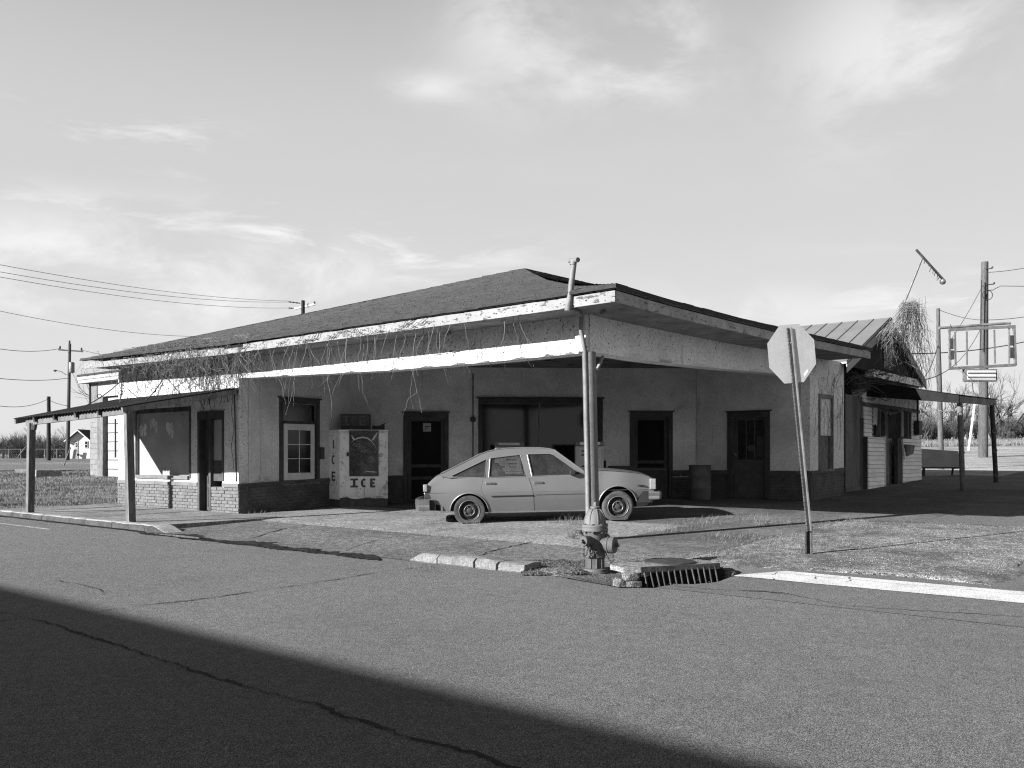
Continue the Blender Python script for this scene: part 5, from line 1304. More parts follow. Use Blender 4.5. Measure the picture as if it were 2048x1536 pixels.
ICE = thing('ice_chest', 'rust-stained white upright ice chest lettered ICE with warped mirror panel', 'ice chest', (ip.x, iY, ip.z))
def chest(z0, z1, g=0.):
    a, b = FT.P(-g, 0, 0), FT.P(i_w+g, 0, 0); s = V((FS.t.x, FS.t.y, 0))*(i_d+g); o_ = V((FT.n.x, FT.n.y, 0))*g
    return [V((p.x, p.y, z)) for z in (z0, z1) for p in (a+o_, b+o_, b+s, a+s)]
zb = i_z0+.16
mb = MB(); mb.hexa(chest(zb, i_z1-.05)); mb.build('cabinet', 'icewhite', ICE, bevel=.012)
mb = MB(); mb.hexa(chest(i_z1-.047, i_z1, .012)); mb.build('lid', 'icewhite', ICE, bevel=.01)
mb = MB(); mb.hexa(chest(ip.z, zb-.003, -.01)); mb.build('plinth', 'ice_dark', ICE)
mb = MB(); n = 16                                        # ragged rust line above the plinth
for i in range(n):
    a, b = i_w*i/n, i_w*(i+1)/n; f = lambda s: zb+.02+.05*max(0, noise.noise((s*4, 1, 0))+.25)
    mb.poly([FT.P(a, .003, zb-.01), FT.P(b, .003, zb-.01), FT.P(b, .003, f(b)), FT.P(a, .003, f(a))])
mb.build('rust_edge', 'ice_dark', ICE)
dz0, dz1 = zb+.03, i_z1-.075; mb = MB(); mb.fbox(FT, .03, i_w-.045, .001, .022, dz0+.05, dz1); dr = mb.build('door', 'icewhite', ICE, bevel=.006)
s0, s1, z0, z1 = FT.rect(699.5, 862, 756, 951.5, .02)
mb = MB(); nn = 22
def fn(i, j):
    s, z = s0+(s1-s0)*i, z0+(z1-z0)*j; e = math.sin(math.pi*i)*math.sin(math.pi*j)
    return FT.P(s, .026+.028*e+.010*e*noise.noise((i*4, j*4, 2)), z)
mb.grid(fn, nn, nn); mb.build('mirror_panel', 'icepanel', dr, 180)
def reflectstrip(pp, wd, nm):  # pale strips stand in for reflections on the mirror panel
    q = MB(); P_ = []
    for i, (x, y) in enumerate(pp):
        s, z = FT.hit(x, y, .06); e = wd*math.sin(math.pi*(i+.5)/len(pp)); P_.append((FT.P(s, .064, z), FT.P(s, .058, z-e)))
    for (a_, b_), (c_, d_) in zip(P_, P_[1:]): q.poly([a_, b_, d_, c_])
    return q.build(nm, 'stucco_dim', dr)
reflectstrip([(702, 886), (708, 879), (716, 875), (726, 873), (735, 875), (742, 880), (748, 888), (752, 896)], .035, 'reflection_strip')
reflectstrip([(744, 880), (748, 873), (752, 868), (755, 864)], .07, 'reflection_strip'); reflectstrip([(703, 869), (706, 874), (709, 878)], .05, 'reflection_strip'); reflectstrip([(728, 944), (736, 942), (745, 943), (754, 944)], .02, 'reflection_strip')
mb = MB()
for a, b, c, d in ((s0-.012, s0, z0, z1), (s1, s1+.012, z0, z1), (s0-.012, s1+.012, z0-.012, z0), (s0-.012, s1+.012, z1, z1+.012)): mb.fbox(FT, a, b, .02, .034, c, d)
mb.build('panel_frame', 'ice_dark', dr)
mb = MB(); s, z = FT.hit(696, 908, .03); mb.fbox(FT, s-.03, s+.02, .02, .06, z-.05, z+.04); mb.build('latch', 'iron', dr)
for ch, x0, x1 in (('I', 700.5, 716), ('C', 721.5, 734), ('E', 740, 750.5)):
    a, b, c, d = FT.rect(x0, 957, x1, 975, .023); mb = MB(); letter(mb, ch, lambda x, dd, z, a=a, c=c: FT.P(a+x, .0245+dd*.003, c+z), b-a, d-c, .058); mb.build('letter', 'ice_dark', dr)
for ch, y0, y1 in (('I', 880, 897), ('C', 910, 929), ('E', 943, 962)):
    a, b, c, d = FS.rect(663.5, y0, 670.5, y1, .001); mb = MB(); w_ = b-a
    letter(mb, ch, lambda x, dd, z, b=b, c=c: FS.P(b-x, .003+dd*.002, c+z), w_, d-c, .055, False); mb.build('letter', 'ice_dark', ICE)
# box sign standing on top of it
FX = Fr(FT.P(0, -.30, 0).xy, FT.t, FT.n); s0, s1, z0, z1 = FX.rect(682, 828, 741, 852); z0 = i_z1
BX = thing('ice_box_sign', 'small dark box sign lettered ICE on top of the ice chest', 'box sign', FX.P(s0, 0, z0))
mb = MB(); mb.fbox(FX, s0, s1, -.16, 0, z0+.004, z1); mb.build('box', 'trim_dark', BX, bevel=.006)
mb = MB(); mb.fbox(FX, s0+.02, s1-.02, .001, .006, z0+.09, z1-.02); mb.build('face', 'sill_dark', BX)
for ch, k in (('I', 0), ('C', 1), ('E', 2)):
    w_ = (s1-s0-.12)/3; mb = MB(); x0 = s0+.05+k*w_; letter(mb, ch, lambda x, dd, z: FX.P(x0+x, .009+dd*.002, z0+.105+z), w_*.8, z1-z0-.145, .04, k == 0); mb.build('letter', 'letter_dim', BX)
s0, s1, z0_, z1 = FX.rect(744, 836, 769, 852); TR = thing('metal_tray', 'dark bent metal tray lying on the ice chest beside the box sign', 'tray', FX.P(s0, -.05, i_z1))
mb = MB(); mb.fbox(FX, s0, s1, -.2, 0, i_z1+.004, i_z1+.10); mb.add([FX.P(s1-.12, 0, i_z1+.10), FX.P(s1+.02, 0, i_z1+.17), FX.P(s1+.02, -.2, i_z1+.17), FX.P(s1-.12, -.2, i_z1+.10), FX.P(s1-.01, 0, i_z1+.10), FX.P(s1-.01, -.2, i_z1+.10)], [(0, 1, 2, 3), (0, 4, 1), (3, 2, 5), (4, 5, 2, 1)]); mb.build('tray', 'iron', TR)
# ------------------------------------------------------------------ fuel pumps in front of the shop window
def pump(x0, x1, ytop, Y, label, full=True):
    c = at((x0+x1)/2, ytop, Y); w_ = (x1-x0)/F*Y; g = T(c.x, Y); t = thing('fuel_pump', label, 'fuel pump', (c.x, Y, g), 0, 'old fuel pumps under the canopy')
    h = c.z-g; hw, hd = w_/2, .22
    mb = MB(); mb.box(-hw, hw, -hd, hd, 0, h*.56); mb.build('cabinet', 'white', t, local=True, bevel=.015)
    mb = MB(); mb.box(-hw-.01, hw+.01, -hd-.005, hd+.005, h*.565, h*.93); mb.build('register_head', 'white', t, local=True, bevel=.012)
    mb = MB(); mb.box(-hw-.02, hw+.02, -hd-.02, hd+.02, h*.933, h); mb.build('cap', 'tin_grey', t, local=True, bevel=.012)
    mb = MB(); mb.box(-hw+.04, hw-.04, -hd-.010, -hd-.003, h*.60, h*.90); dial = mb.build('dial_face', 'stucco_dim', t, local=True)
    for i, (a, b, z) in enumerate(((-.8, .1, .86), (-.8, .35, .80), (-.3, .6, .74), (-.1, .7, .68), (-.8, -.4, .635), (.0, .6, .635))):
        mb = MB(); mb.box(hw*a*.8, hw*b*.8, -hd-.014, -hd-.011, h*z-.016, h*z+.016); mb.build('dial_figures', 'ink', dial, local=True)
    mb = MB(); mb.box(-hw*.75, hw*.75, -hd-.026, -hd-.021, h*.95, h*.985); mb.build('cap_plate', 'chrome', t, local=True)
    mb = MB(); mb.tube([(hw+.015, -.05, h*.45), (hw+.10, -.08, h*.25), (hw+.13, -.08, h*.12), (hw+.09, -.08, h*.3), (hw+.05, -.08, h*.62)], .018, 8); mb.tube([(hw+.05, -.08, h*.62), (hw+.05, -.1, h*.72)], .028, 8); mb.build('hose', 'black', t, 60, local=True)
pump(991, 1046, 884, 18.9, 'pale fuel pump showing only its chrome cap over the car roof')
pump(1152, 1204, 883, 18.7, 'fuel pump with white dial face behind the steel column')
# ------------------------------------------------------------------ drum and box by the wall
p = at(1400, 991, 20.6); g = T(p.x, p.y)+.014; rD = 22/F*20.6; hD = .80
DR = thing('steel_drum', 'grey steel drum standing by the wall between two doors', 'drum', (p.x, p.y, g))
mb = MB(); mb.lathe([(rD*.97, .0), (rD, .02), (rD, .26), (rD*1.025, .275), (rD, .29), (rD, .54), (rD*1.025, .555), (rD, .57), (rD, hD-.02), (rD*1.02, hD-.012), (rD*1.02, hD), (rD*.96, hD)], (0, 0, 0), (0, 0, 1), 32, cap=False); mb.build('shell', 'barrel', DR, 40, local=True)
mb = MB(); mb.lathe([(rD*.955, hD-.03), (0.001, hD-.03)], (0, 0, 0), (0, 0, 1), 32, cap=False); mb.build('top', 'iron', DR, local=True)
s0, s1, z0, z1 = FD.rect(1221, 932, 1268, 960, .5); CB = thing('metal_cabinet', 'low dark metal cabinet left of the middle door behind the car bonnet', 'cabinet', FD.P(s0, .5, FD.ground(s0, .3)))
g = FD.ground(s0, .4)+.015
mb = MB(); mb.fbox(FD, s0, s1, .12, .5, g, z1); mb.build('case', 'trim_dark', CB, bevel=.01)
mb = MB(); mb.fbox(FD, s0+.27, s0+.36, .501, .506, z1-.18, z1-.08); mb.build('vent', 'hole', CB)
# ------------------------------------------------------------------ fire hydrant
hp = gpt(1190, 1152, 0); HS = 148/F*hp.y/.80
HY_ = thing('fire_hydrant', 'weathered pale fire hydrant with capped nozzles and chains at the street corner', 'fire hydrant', (hp.x, hp.y, hp.z-.055))
H = lambda v: v*HS
def lat(prof, name, m, par=HY_, c=(0, 0, 0), ax=(0, 0, 1), n=28, ang=38): mb = MB(); mb.lathe([(H(r), H(z)) for r, z in prof], tuple(H(q) for q in c), ax, n); return mb.build(name, m, par, ang, local=True)
lat([(.105, -.10), (.105, .012)], 'buried_pipe', 'rust')
bf = lat([(.150, .012), (.156, .020), (.156, .040), (.146, .046), (.146, .050), (.136, .075), (.105, .082)], 'base_flange', 'hydrant')
lat([(.104, .08), (.104, .185), (.109, .195), (.116, .200), (.116, .214), (.108, .222), (.106, .30), (.108, .46), (.112, .48)], 'barrel', 'hydrant')
bo = lat([(.112, .475), (.138, .480), (.141, .488), (.141, .512), (.133, .516), (.133, .520), (.140, .524), (.140, .545), (.128, .552), (.118, .556)], 'bonnet_flange', 'hydrant_pale')
dome = lat([(.118, .552), (.116, .60), (.106, .64), (.086, .68), (.062, .71), (.046, .718), (.046, .722), (.052, .726), (.052, .742), (.036, .748), (.022, .75)], 'bonnet', 'hydrant_pale')
mb = MB(); mb.lathe([(H(.020), H(.748)), (H(.018), H(.792))], (0, 0, 0), (0, 0, 1), 5); mb.build('operating_nut', 'hydrant_pale', HY_, local=True)
for i in range(8):
    a = i/8*2*math.pi+.2; c, s = math.cos(a), math.sin(a); mb = MB(); mb.tube([(H(r)*c, H(r)*s, H(z)) for r, z in ((.118, .56), (.115, .61), (.104, .648), (.082, .69), (.058, .716))], H(.006), 6); mb.build('bonnet_rib', 'hydrant_pale', dome, 40, local=True)
for i in range(8):
    a = i/8*2*math.pi+.5; mb = MB(); mb.lathe([(H(.013), H(.545)), (H(.013), H(.562))], (H(.127)*math.cos(a), H(.127)*math.sin(a), 0), (0, 0, 1), 6); mb.build('flange_bolt', 'hydrant', bo, local=True)
    mb = MB(); mb.lathe([(H(.013), H(.46)), (H(.013), H(.48))], (H(.127)*math.cos(a), H(.127)*math.sin(a), 0), (0, 0, 1), 6); mb.build('flange_nut', 'hydrant', bo, local=True)
for i in range(3):
    a = R(-120+i*35); mb = MB(); mb.tube([(H(.102)*math.cos(a), H(.102)*math.sin(a), H(.085)), (H(.102)*math.cos(a), H(.102)*math.sin(a), H(.19))], H(.014), 6); mb.build('barrel_rib', 'hydrant', HY_, 40, local=True)
def nozzle(ang, z, r, ln, name):
    ax = V((math.cos(ang), math.sin(ang), 0)); mb = MB(); mb.lathe([(H(r*1.0), H(.06)), (H(r*.98), H(ln*.62)), (H(r*1.10), H(ln*.64))], (0, 0, H(z)), ax, 24); o = mb.build(name, 'hydrant', HY_, 38, local=True)
    mb = MB(); q = [(r*1.12, ln*.64), (r*1.14, ln*.70), (r*1.06, ln*.72), (r*1.06, ln*.74), (r*1.12, ln*.76), (r*1.10, ln*.97), (r*1.0, ln), (r*.4, ln), (r*.36, ln+.004)]
    mb.lathe([(H(a), H(b)) for a, b in q], (0, 0, H(z)), ax, 24); cp = mb.build('nozzle_cap', 'hydrant', o, 38, local=True)
    mb = MB(); mb.lathe([(H(.022), H(ln)), (H(.019), H(ln+.042))], (0, 0, H(z)), ax, 5); mb.build('cap_nut', 'hydrant', o, local=True)
    return ax
a1 = nozzle(R(-128), .385, .050, .235, 'hose_nozzle'); a2 = nozzle(R(-28), .335, .080, .235, 'pumper_nozzle'); nozzle(R(52), .385, .050, .235, 'hose_nozzle')
def links(pts, name):
    pts = [V(p) for p in pts]; mb = MB(); k = 0; d = []
    for p, q in zip(pts, pts[1:]):
        n = max(1, int((q-p).length/H(.022)))
        for i in range(n):
            c = p.lerp(q, (i+.5)/n); t = (q-p).normalized(); s = t.orthogonal().normalized(); s = s if k % 2 else t.cross(s); k += 1
            loop = [c+t*H(.016)*math.cos(u)+s*H(.009)*math.sin(u) for u in [j/8*2*math.pi for j in range(9)]]; mb.tube(loop, H(.0038), 4, False)
    return mb.build(name, 'rust', HY_, local=True)
def hp_(ax, d, z): return (H(ax.x*d), H(ax.y*d), H(z))
links([hp_(a1, .215, .335), hp_(a1, .225, .26), (H(-.125), H(-.12), H(.215)), (H(-.10), H(-.11), H(.23)), hp_(a1, .13, .33)], 'cap_chain')
links([hp_(a1, .15, .325), (H(-.045), H(-.125), H(.23)), (H(-.02), H(-.118), H(.195)), (H(.0), H(-.112), H(.22)), (H(.005), H(-.112), H(.29))], 'cap_chain')
links([hp_(a2, .20, .255), (H(.19), H(-.10), H(.18)), (H(.165), H(-.09), H(.145)), (H(.135), H(-.075), H(.19)), (H(.11), H(-.05), H(.25))], 'cap_chain')
# ------------------------------------------------------------------ stop sign seen from behind
sp_ = gpt(1618, 1112, 0); SY = sp_.y
SG = thing('stop_sign', 'octagonal road sign seen from behind on a leaning perforated steel post', 'road sign', tuple(sp_))
top = at(1578.5, 655, SY)-sp_; bot = V((0, 0, -.05)); ax = (top-bot).normalized(); sx = V((ax.z, 0, -ax.x)).normalized(); out = V((0, -1, 0))
def chan(p, q, w_, dp, name, m, holes=True):
    """open U channel with flanges, mouth towards the camera"""
    mb = MB(); L = (q-p).length; prof = [(-w_*.5, -dp*.1), (-w_*.30, -dp*.1), (-w_*.20, dp*.9), (w_*.20, dp*.9), (w_*.30, -dp*.1), (w_*.5, -dp*.1), (w_*.5, .0), (w_*.34, .0), (w_*.24, dp), (-w_*.24, dp), (-w_*.34, 0.), (-w_*.5, 0.)]
    mb.prism([p+sx*a-out*b for a, b in prof], q-p); o = mb.build(name, m, SG, local=True)
    if holes:
        n = int(L/.048); hb = MB()
        for i in range(n):
            c = p.lerp(q, (i+.5)/n)+sx*(-w_*.40)+out*(dp*.1+.0015)
            hb.poly([c+sx*.0055*math.cos(t)+ax*.0055*math.sin(t) for t in [k/8*2*math.pi for k in range(8)]])
        hb.build('punched_holes', 'hole', o, local=True, kind='stuff')
    return o
stub = at(1617, 1060, SY)-sp_
chan(bot+(stub-bot)*.0, bot+(stub-bot)*1.12, .098, .045, 'base_channel', 'rust', False)
chan(stub*.96+out*.03, top+out*.0, .074, .020, 'post', 'tin_grey')
cs = at(1584.5, 707, SY)-sp_; rad = 47/F*SY/math.cos(R(22.5)); th = .003; pts = []
for i in range(8):
    a = R(22.5+45*i); pts.append(cs-out*.021+sx*rad*math.cos(a)+ax*rad*1.245*math.sin(a))
mb = MB(); mb.prism(pts, -out*th); pl = mb.build('plate', 'sign_back', SG, local=True)
for f in (.42, -.42):
    mb = MB(); mb.lathe([(.012, 0), (.012, .012), (.006, .016)], cs-out*.021+ax*rad*f+sx*.0, out, 6); mb.build('bolt', 'tin_grey', SG, local=True)
s_ = cs-out*.0205+sx*.16-ax*.26; mb = MB(); mb.prism([s_+sx*-.022+ax*-.045, s_+sx*.03+ax*.02, s_+sx*.022+ax*.05, s_+sx*-.035+ax*-.01], out*.0012); mb.build('sticker', 'white', SG, local=True)
# ------------------------------------------------------------------ storm drain
dc = V((1.75, 9.98)); dx = V((.94, .34)); dy = V((-.34, .94))
def DP(u, v, z): p = dc+dx*u+dy*v; return V((p.x, p.y, z))
DN = thing('storm_drain', 'broken concrete storm drain inlet with slanting rusty bars beside the hydrant', 'storm drain', DP(0, 0, -.15))
zs = .072
mb = MB(); rim_ = [(-.60, -.08), (-.42, -.14), (.62, -.10), (.66, .02), (.60, .34), (-.45, .42), (-.62, .20)]
rag = []
for (a, b), (c, d) in zip(rim_, rim_[1:]+rim_[:1]):
    for k in range(6): t = k/6; rag.append((a+(c-a)*t+.012*noise.noise((a+t*3, b, 1)), b+(d-b)*t+.012*noise.noise((a+t*3, b, 5))))
mb.prism([DP(a, b, zs+.012*noise.noise((a*3, b*3, 0))) for a, b in rag], (0, 0, .055)); mb.build('slab', 'concrete', DN, None)
mb = MB(); mb.lathe([(.29, 0), (.29, .018), (.27, .024), (.0, .026)], DP(.12, .18, zs+.053), (0, 0, 1), 28); mb.build('manhole_lid', 'iron', DN, 40)
mb = MB(); mb.beam(DP(-.42, -.135, zs+.035), DP(.60, -.105, zs+.035), .03, .05); mb.build('angle_iron', 'rust', DN)
mb = MB(); mb.add([DP(-.46, -.115, -.4), DP(.66, -.085, -.4), DP(.66, -.085, zs+.01), DP(-.46, -.115, zs+.01)], [(0, 1, 2, 3)]); mb.add([DP(-.58, -.1, -.33), DP(.68, -.1, -.33), DP(.68, .1, -.33), DP(-.58, .1, -.33)], [(0, 1, 2, 3)]); mb.build('pit_shade', 'hole', DN)  # black sheets close the mouth; the drain's shade is their colour
for i in range(13):
    u = -.36+i*.076; p, q = DP(u-.02, -.135+.02*i/12, zs+.03), DP(u+.03+.012*jit(1), -.17+.03*(i/12), -.20); m_ = (p+q)/2+V((0, -.012, .0)); mb = MB(); mb.tube([p, m_, q], .0105, 7); mb.build('bar', 'rust', DN, 60)
r2 = random.Random(3)
for (u, v, z, sx_, sy_, sz_) in ((-.52, -.10, .03, .18, .14, .10), (-.50, -.14, -.05, .16, .12, .08), (-.62, -.02, -.06, .10, .16, .14), (-.56, -.16, -.12, .12, .10, .06), (.78, .0, -.02, .16, .2, .14), (-.36, -.09, .045, .12, .08, .05)):
    mb = MB(); bm = bmesh.new(); bmesh.ops.create_icosphere(bm, subdivisions=2, radius=.5)
    for vv in bm.verts:
        c = vv.co; c.x = max(-.36, min(.36, c.x)); c.y = max(-.36, min(.36, c.y)); c.z = max(-.36, min(.36, c.z)); c += V((1, 1, 1))*.06*noise.noise(c*4+V((u*9, v, z)))
    mb.v = [DP(u+c.co.x*sx_*1.35, v+c.co.y*sy_*1.35, z+c.co.z*sz_*1.35) for c in bm.verts]; mb.f = [tuple(x.index for x in f.verts) for f in bm.faces]; mb.m = [0]*len(mb.f); bm.free()
    mb.build('concrete_chunk', 'apron', DN)
# loose rock lying behind the hydrant
p = gpt(1152, 1080, .065); mb = MB(); bm = bmesh.new(); bmesh.ops.create_icosphere(bm, subdivisions=3, radius=.5)
mb.v = [p+V((c.co.x*.30, c.co.y*.26, c.co.z*.18))*(1+.4*noise.noise(c.co*3)) for c in bm.verts]; mb.f = [tuple(x.index for x in f.verts) for f in bm.faces]; mb.m = [0]*len(mb.f); bm.free()
tag(mb.build('broken_rock', 'apron', None, 30), 'pale lump of broken concrete on the apron behind the hydrant', 'rock')
# ------------------------------------------------------------------ the lap-sided shop on the side street
aS = .30; FS2 = Fr(O2+U2*aS, V2, -U2); b0, b1 = FS2.s(1728), FS2.s(1838)
SH = thing('sided_shop', 'small white lap-sided shop with metal gable roof beyond the filling station', 'shop', FS2.P(b0, 0, FS2.ground(b0)))
zg = min(FS2.ground(b0), FS2.ground(b1)); zE = FS2.z(1790, 806)
ST_ = .113
def lap(fr, s0, s1, z0, z1, d, par, m='siding', step=ST_):
    z = z0
    while z < z1-.02:
        zt_ = min(z+step, z1)-.010; mb = MB()
        p = [fr.P(s0, d+.024, z), fr.P(s1, d+.024, z), fr.P(s1, d-.01, z), fr.P(s0, d-.01, z), fr.P(s0, d+.004, zt_), fr.P(s1, d+.004, zt_), fr.P(s1, d-.01, zt_), fr.P(s0, d-.01, zt_)]
        mb.hexa(p); mb.build('siding_board', m, par); z += step
xr0, xr1 = FS2.s(1762), FS2.s(1790)                # recessed entrance
wz0 = FS2.z(1790, 876); wz1 = FS2.z(1790, 820)
# carcass
mb = MB(); mb.fbox(FS2, b0, b1, -6, -1.0, zg-.3, zE+.2); mb.fbox(FS2, b0, b0+.02, -1., -.02, zg-.3, zE+.2); mb.fbox(FS2, b1-.05, b1, -1., -.02, zg-.3, zE+.2); mb.build('wall', 'siding', SH)
mb = MB(); mb.fbox(FS2, b0-.05, b1, -1.0, .0, wz1+.10, zE+1.0); mb.build('header', 'siding', SH)
mb = MB(); mb.fbox(FS2, b0-2.5, b0-.06, -1.2, -.3, wz1-.6, zE+.75); mb.build('gap_shade', 'hole', SH)  # solid black box paints the shade of the gap beside the shop
mb = MB(); mb.fbox(FS2, b0, b1, -.03, .03, wz1, wz1+.10); mb.build('header_board', 'wood_post', SH)
gl = FS2.ground(b0)
lap(FS2, b0, b0+(FS2.s(1744)-b0), wz0, wz1, 0, SH)
lap(FS2, b0, xr0, gl-.02, wz0, .10, SH); mb = MB(); mb.fbox(FS2, b0, xr0, -.05, .085, gl-.1, wz0); mb.build('knee_wall', 'wood_dark', SH)  # dark backing colours in the shadow lines between the siding boards
mb = MB(); mb.fbox(FS2, xr0-.05, xr0+.03, .0, .13, gl, wz0+.03); mb.build('corner_board', 'white', SH)
gr_ = FS2.ground(xr1); lap(FS2, FS2.s(1801), b1, gr_-.05, wz0, .06, SH); mb = MB(); mb.fbox(FS2, xr1+.1, b1, -.05, .05, gr_-.1, wz0); mb.build('knee_wall', 'wood_dark', SH)  # same dark backing for the shadow lines here
lap(FS2, FS2.s(1822), b1, wz0, wz1, .0, SH)
lap(FS2, xr1, FS2.s(1801), gr_-.05, wz0, -.25, SH)
lap(FS2, xr0+.03, FS2.s(1803), gr_-.05, gr_+.32, -.28, SH)
# shop windows: pane, posts
for x0, x1 in ((1745, 1757), (1802, 1813)):
    mb = MB(); mb.fbox(FS2, FS2.s(x0), FS2.s(x1), -.08, -.07, wz0+.05, wz1); mb.build('window_pane', 'board_panel' if x0 > 1790 else 'darkglass', SH)
for x in (1744, 1759, 1801, 1815, 1821):
    s = FS2.s(x); mb = MB(); mb.fbox(FS2, s-.04, s+.04, -.1, .02, wz0, wz1); mb.build('window_post', 'wood_post' if x in (1801, 1759) else 'wood_grey', SH)
mb = MB(); s0 = FS2.s(1746); mb.add([FS2.P(s0, -.02, wz1), FS2.P(s0+.45, -.02, wz1), FS2.P(s0+.40, -.02, wz1-.5), FS2.P(s0+.28, -.02, wz0+.35), FS2.P(s0+.04, -.02, wz0+.3)], [(0, 1, 2, 3, 4)]); mb.build('torn_paper', 'white', SH)
mb = MB(); mb.fbox(FS2, FS2.s(1762), FS2.s(1785), -.5, -.46, gr_+.30, wz1); mb.build('door', 'plywood', SH)
mb = MB(); mb.fbox(FS2, FS2.s(1761), FS2.s(1785), -.455, -.44, wz0-.02, wz0+.04); mb.build('door_rail', 'wood_grey', SH)
mb = MB(); mb.fbox(FS2, FS2.s(1785), FS2.s(1790), -.5, -.2, gr_, wz1); mb.build('door_jamb', 'wood_post', SH)
s0, s1, z0, z1 = FS2.rect(1809, 889, 1826, 912, .1); mb = MB(); mb.hexa([FS2.P(s0+.25, .08, z0-.02), FS2.P(s1-.05, .12, z0+.06), FS2.P(s1-.05, .07, z0+.06), FS2.P(s0+.25, .07, z0-.02), FS2.P(s0, .18, z1), FS2.P(s1, .16, z1-.02), FS2.P(s1, .07, z1-.02), FS2.P(s0, .07, z1)]); mb.build('loose_panel', 'wood_grey', SH)
mb = MB(); mb.beam(FS2.P(s0-.2, .09, z1+.14), FS2.P(s0+.02, .09, z0-.1), .05, .02); mb.build('loose_batten', 'siding', SH)
s, z = FS2.hit(1828, 850); mb = MB(); mb.fbox(FS2, s-.12, s+.22, .03, .18, z-.30, z+.12); mb.tube([FS2.P(s, .1, z+.1), FS2.P(s, .1, z+.9)], .03, 8); mb.build('meter_box', 'iron', SH)
# plywood infill between station and shop
PW = thing('plywood_hoarding', 'tall weathered plywood hoarding between the station and the sided shop', 'hoarding', FS2.P(BR+.1, 0, FS2.ground(BR)))
e0, e1 = FS2.s(1690), FS2.s(1721); zp1 = FS2.z(1705, 790); mb = MB(); mb.fbox(FS2, e0, e1, -.06, -.02, FS2.ground(e0)+.12, zp1); mb.build('sheet', 'plywood', PW)
mb = MB(); mb.fbox(FS2, e1, b0, -.06, -.01, FS2.ground(e0)-.05, FS2.z(1725, 836)); mb.build('frame_post', 'wood_dark', PW); mb = MB(); mb.fbox(FS2, e0-.06, e0, -.06, .02, FS2.ground(e0)-.05, zp1); mb.build('frame_post', 'wood_dark', PW)
mb = MB(); mb.fbox(FS2, e1, b0+.05, -.07, -.03, FS2.z(1725, 836), zp1); mb.build('upper_strip', 'plywood', PW); mb = MB(); mb.fbox(FS2, e0, e1, -.06, .03, FS2.ground(e0)-.06, FS2.ground(e0)+.12); mb.build('threshold', 'plywood', PW)
# gable roof
FGb = Fr(O2+U2*(aS-.25), V2, -U2)
sa, za = FGb.hit(1766, 640); sl, zl = FGb.hit(1728, 712); sr, zr = FGb.hit(1838, 764); zl = zr; sl = sa-(sr-sa)*1.0
DEP = 9.0
def roofslope(sA, zA, sB, zB, m):
    mb = MB(); o_ = .05
    A, B = FGb.P(sA, .2, zA), FGb.P(sB, .2, zB); back_ = V((U2.x, U2.y, 0))*DEP
    n = V((0, 0, .04)); mb.hexa([A, B, B+back_, A+back_, A+n, B+n, B+back_+n, A+back_+n]); o = mb.build('roof_panel', m, SH)
    k = int(DEP/.42)
    for i in range(k+1):
        t = V((U2.x, U2.y, 0))*(i*.42+.02); q = MB(); q.beam(A+n*1.15+t, B+n*1.15+t, .022, .028); q.build('standing_seam', 'tin_grey', o)
    return o
roofslope(sa, za, sl, zl, 'tin_light'); roofslope(sa, za, sr, zr, 'tin_light')
mb = MB(); p = FGb.P(sa, .22, za+.05); q = p+V((U2.x, U2.y, 0))*DEP
for sg in (-1, 1): mb.add([p, q, q+V((V2.x, V2.y, 0))*.22*sg+V((0, 0, -.13)), p+V((V2.x, V2.y, 0))*.22*sg+V((0, 0, -.13))], [(0, 1, 2, 3)])
mb.build('ridge_cap', 'tin_light', SH)
for sB, zB in ((sl, zl), (sr, zr)):
    mb = MB(); A, B = FGb.P(sa, .21, za-.02), FGb.P(sB, .21, zB-.02); mb.hexa([A, B, B+V((U2.x, U2.y, 0))*.02, A+V((U2.x, U2.y, 0))*.02]+[A+V((0, 0, -.24)), B+V((0, 0, -.20)), B+V((U2.x*.02, U2.y*.02, -.20)), A+V((U2.x*.02, U2.y*.02, -.24))]); mb.build('barge_board', 'tin_light' if sB == sl else 'tin_grey', SH)
mb = MB(); n = 70; wv = lambda i: .025*math.cos(i*math.pi)
for i in range(n):
    u0, u1 = sl+(sr-sl)*i/n, sl+(sr-sl)*(i+1)/n; f = lambda u: zl+(za-zl)*(1-abs(u-sa)/(sr-sa))
    mb.poly([FGb.P(u0, wv(i), zl), FGb.P(u1, wv(i+1), zl), FGb.P(u1, wv(i+1), f(u1)), FGb.P(u0, wv(i), f(u0))])
mb.build('gable_cladding', 'tin_dark', SH, 180)
s0, s1, z0, z1 = FGb.rect(1765, 692, 1784, 740); mb = MB(); mb.fbox(FGb, s0, s1, .03, .04, z0, z1); mb.build('gable_patch', 'tin_grey', SH)
zf1, zf0 = FGb.z(1790, 751), FGb.z(1790, 765); mb = MB(); mb.fbox(FGb, FGb.s(1738), FGb.s(1840), -.1, .12, zf0, zf1); mb.build('frieze_board', 'siding', SH)
mb = MB(); mb.fbox(FS2, b0-2.2, b1, -8.5, -.9, zE+.15, zl-.02); mb.build('upper_wall', 'wood_dark', SH)
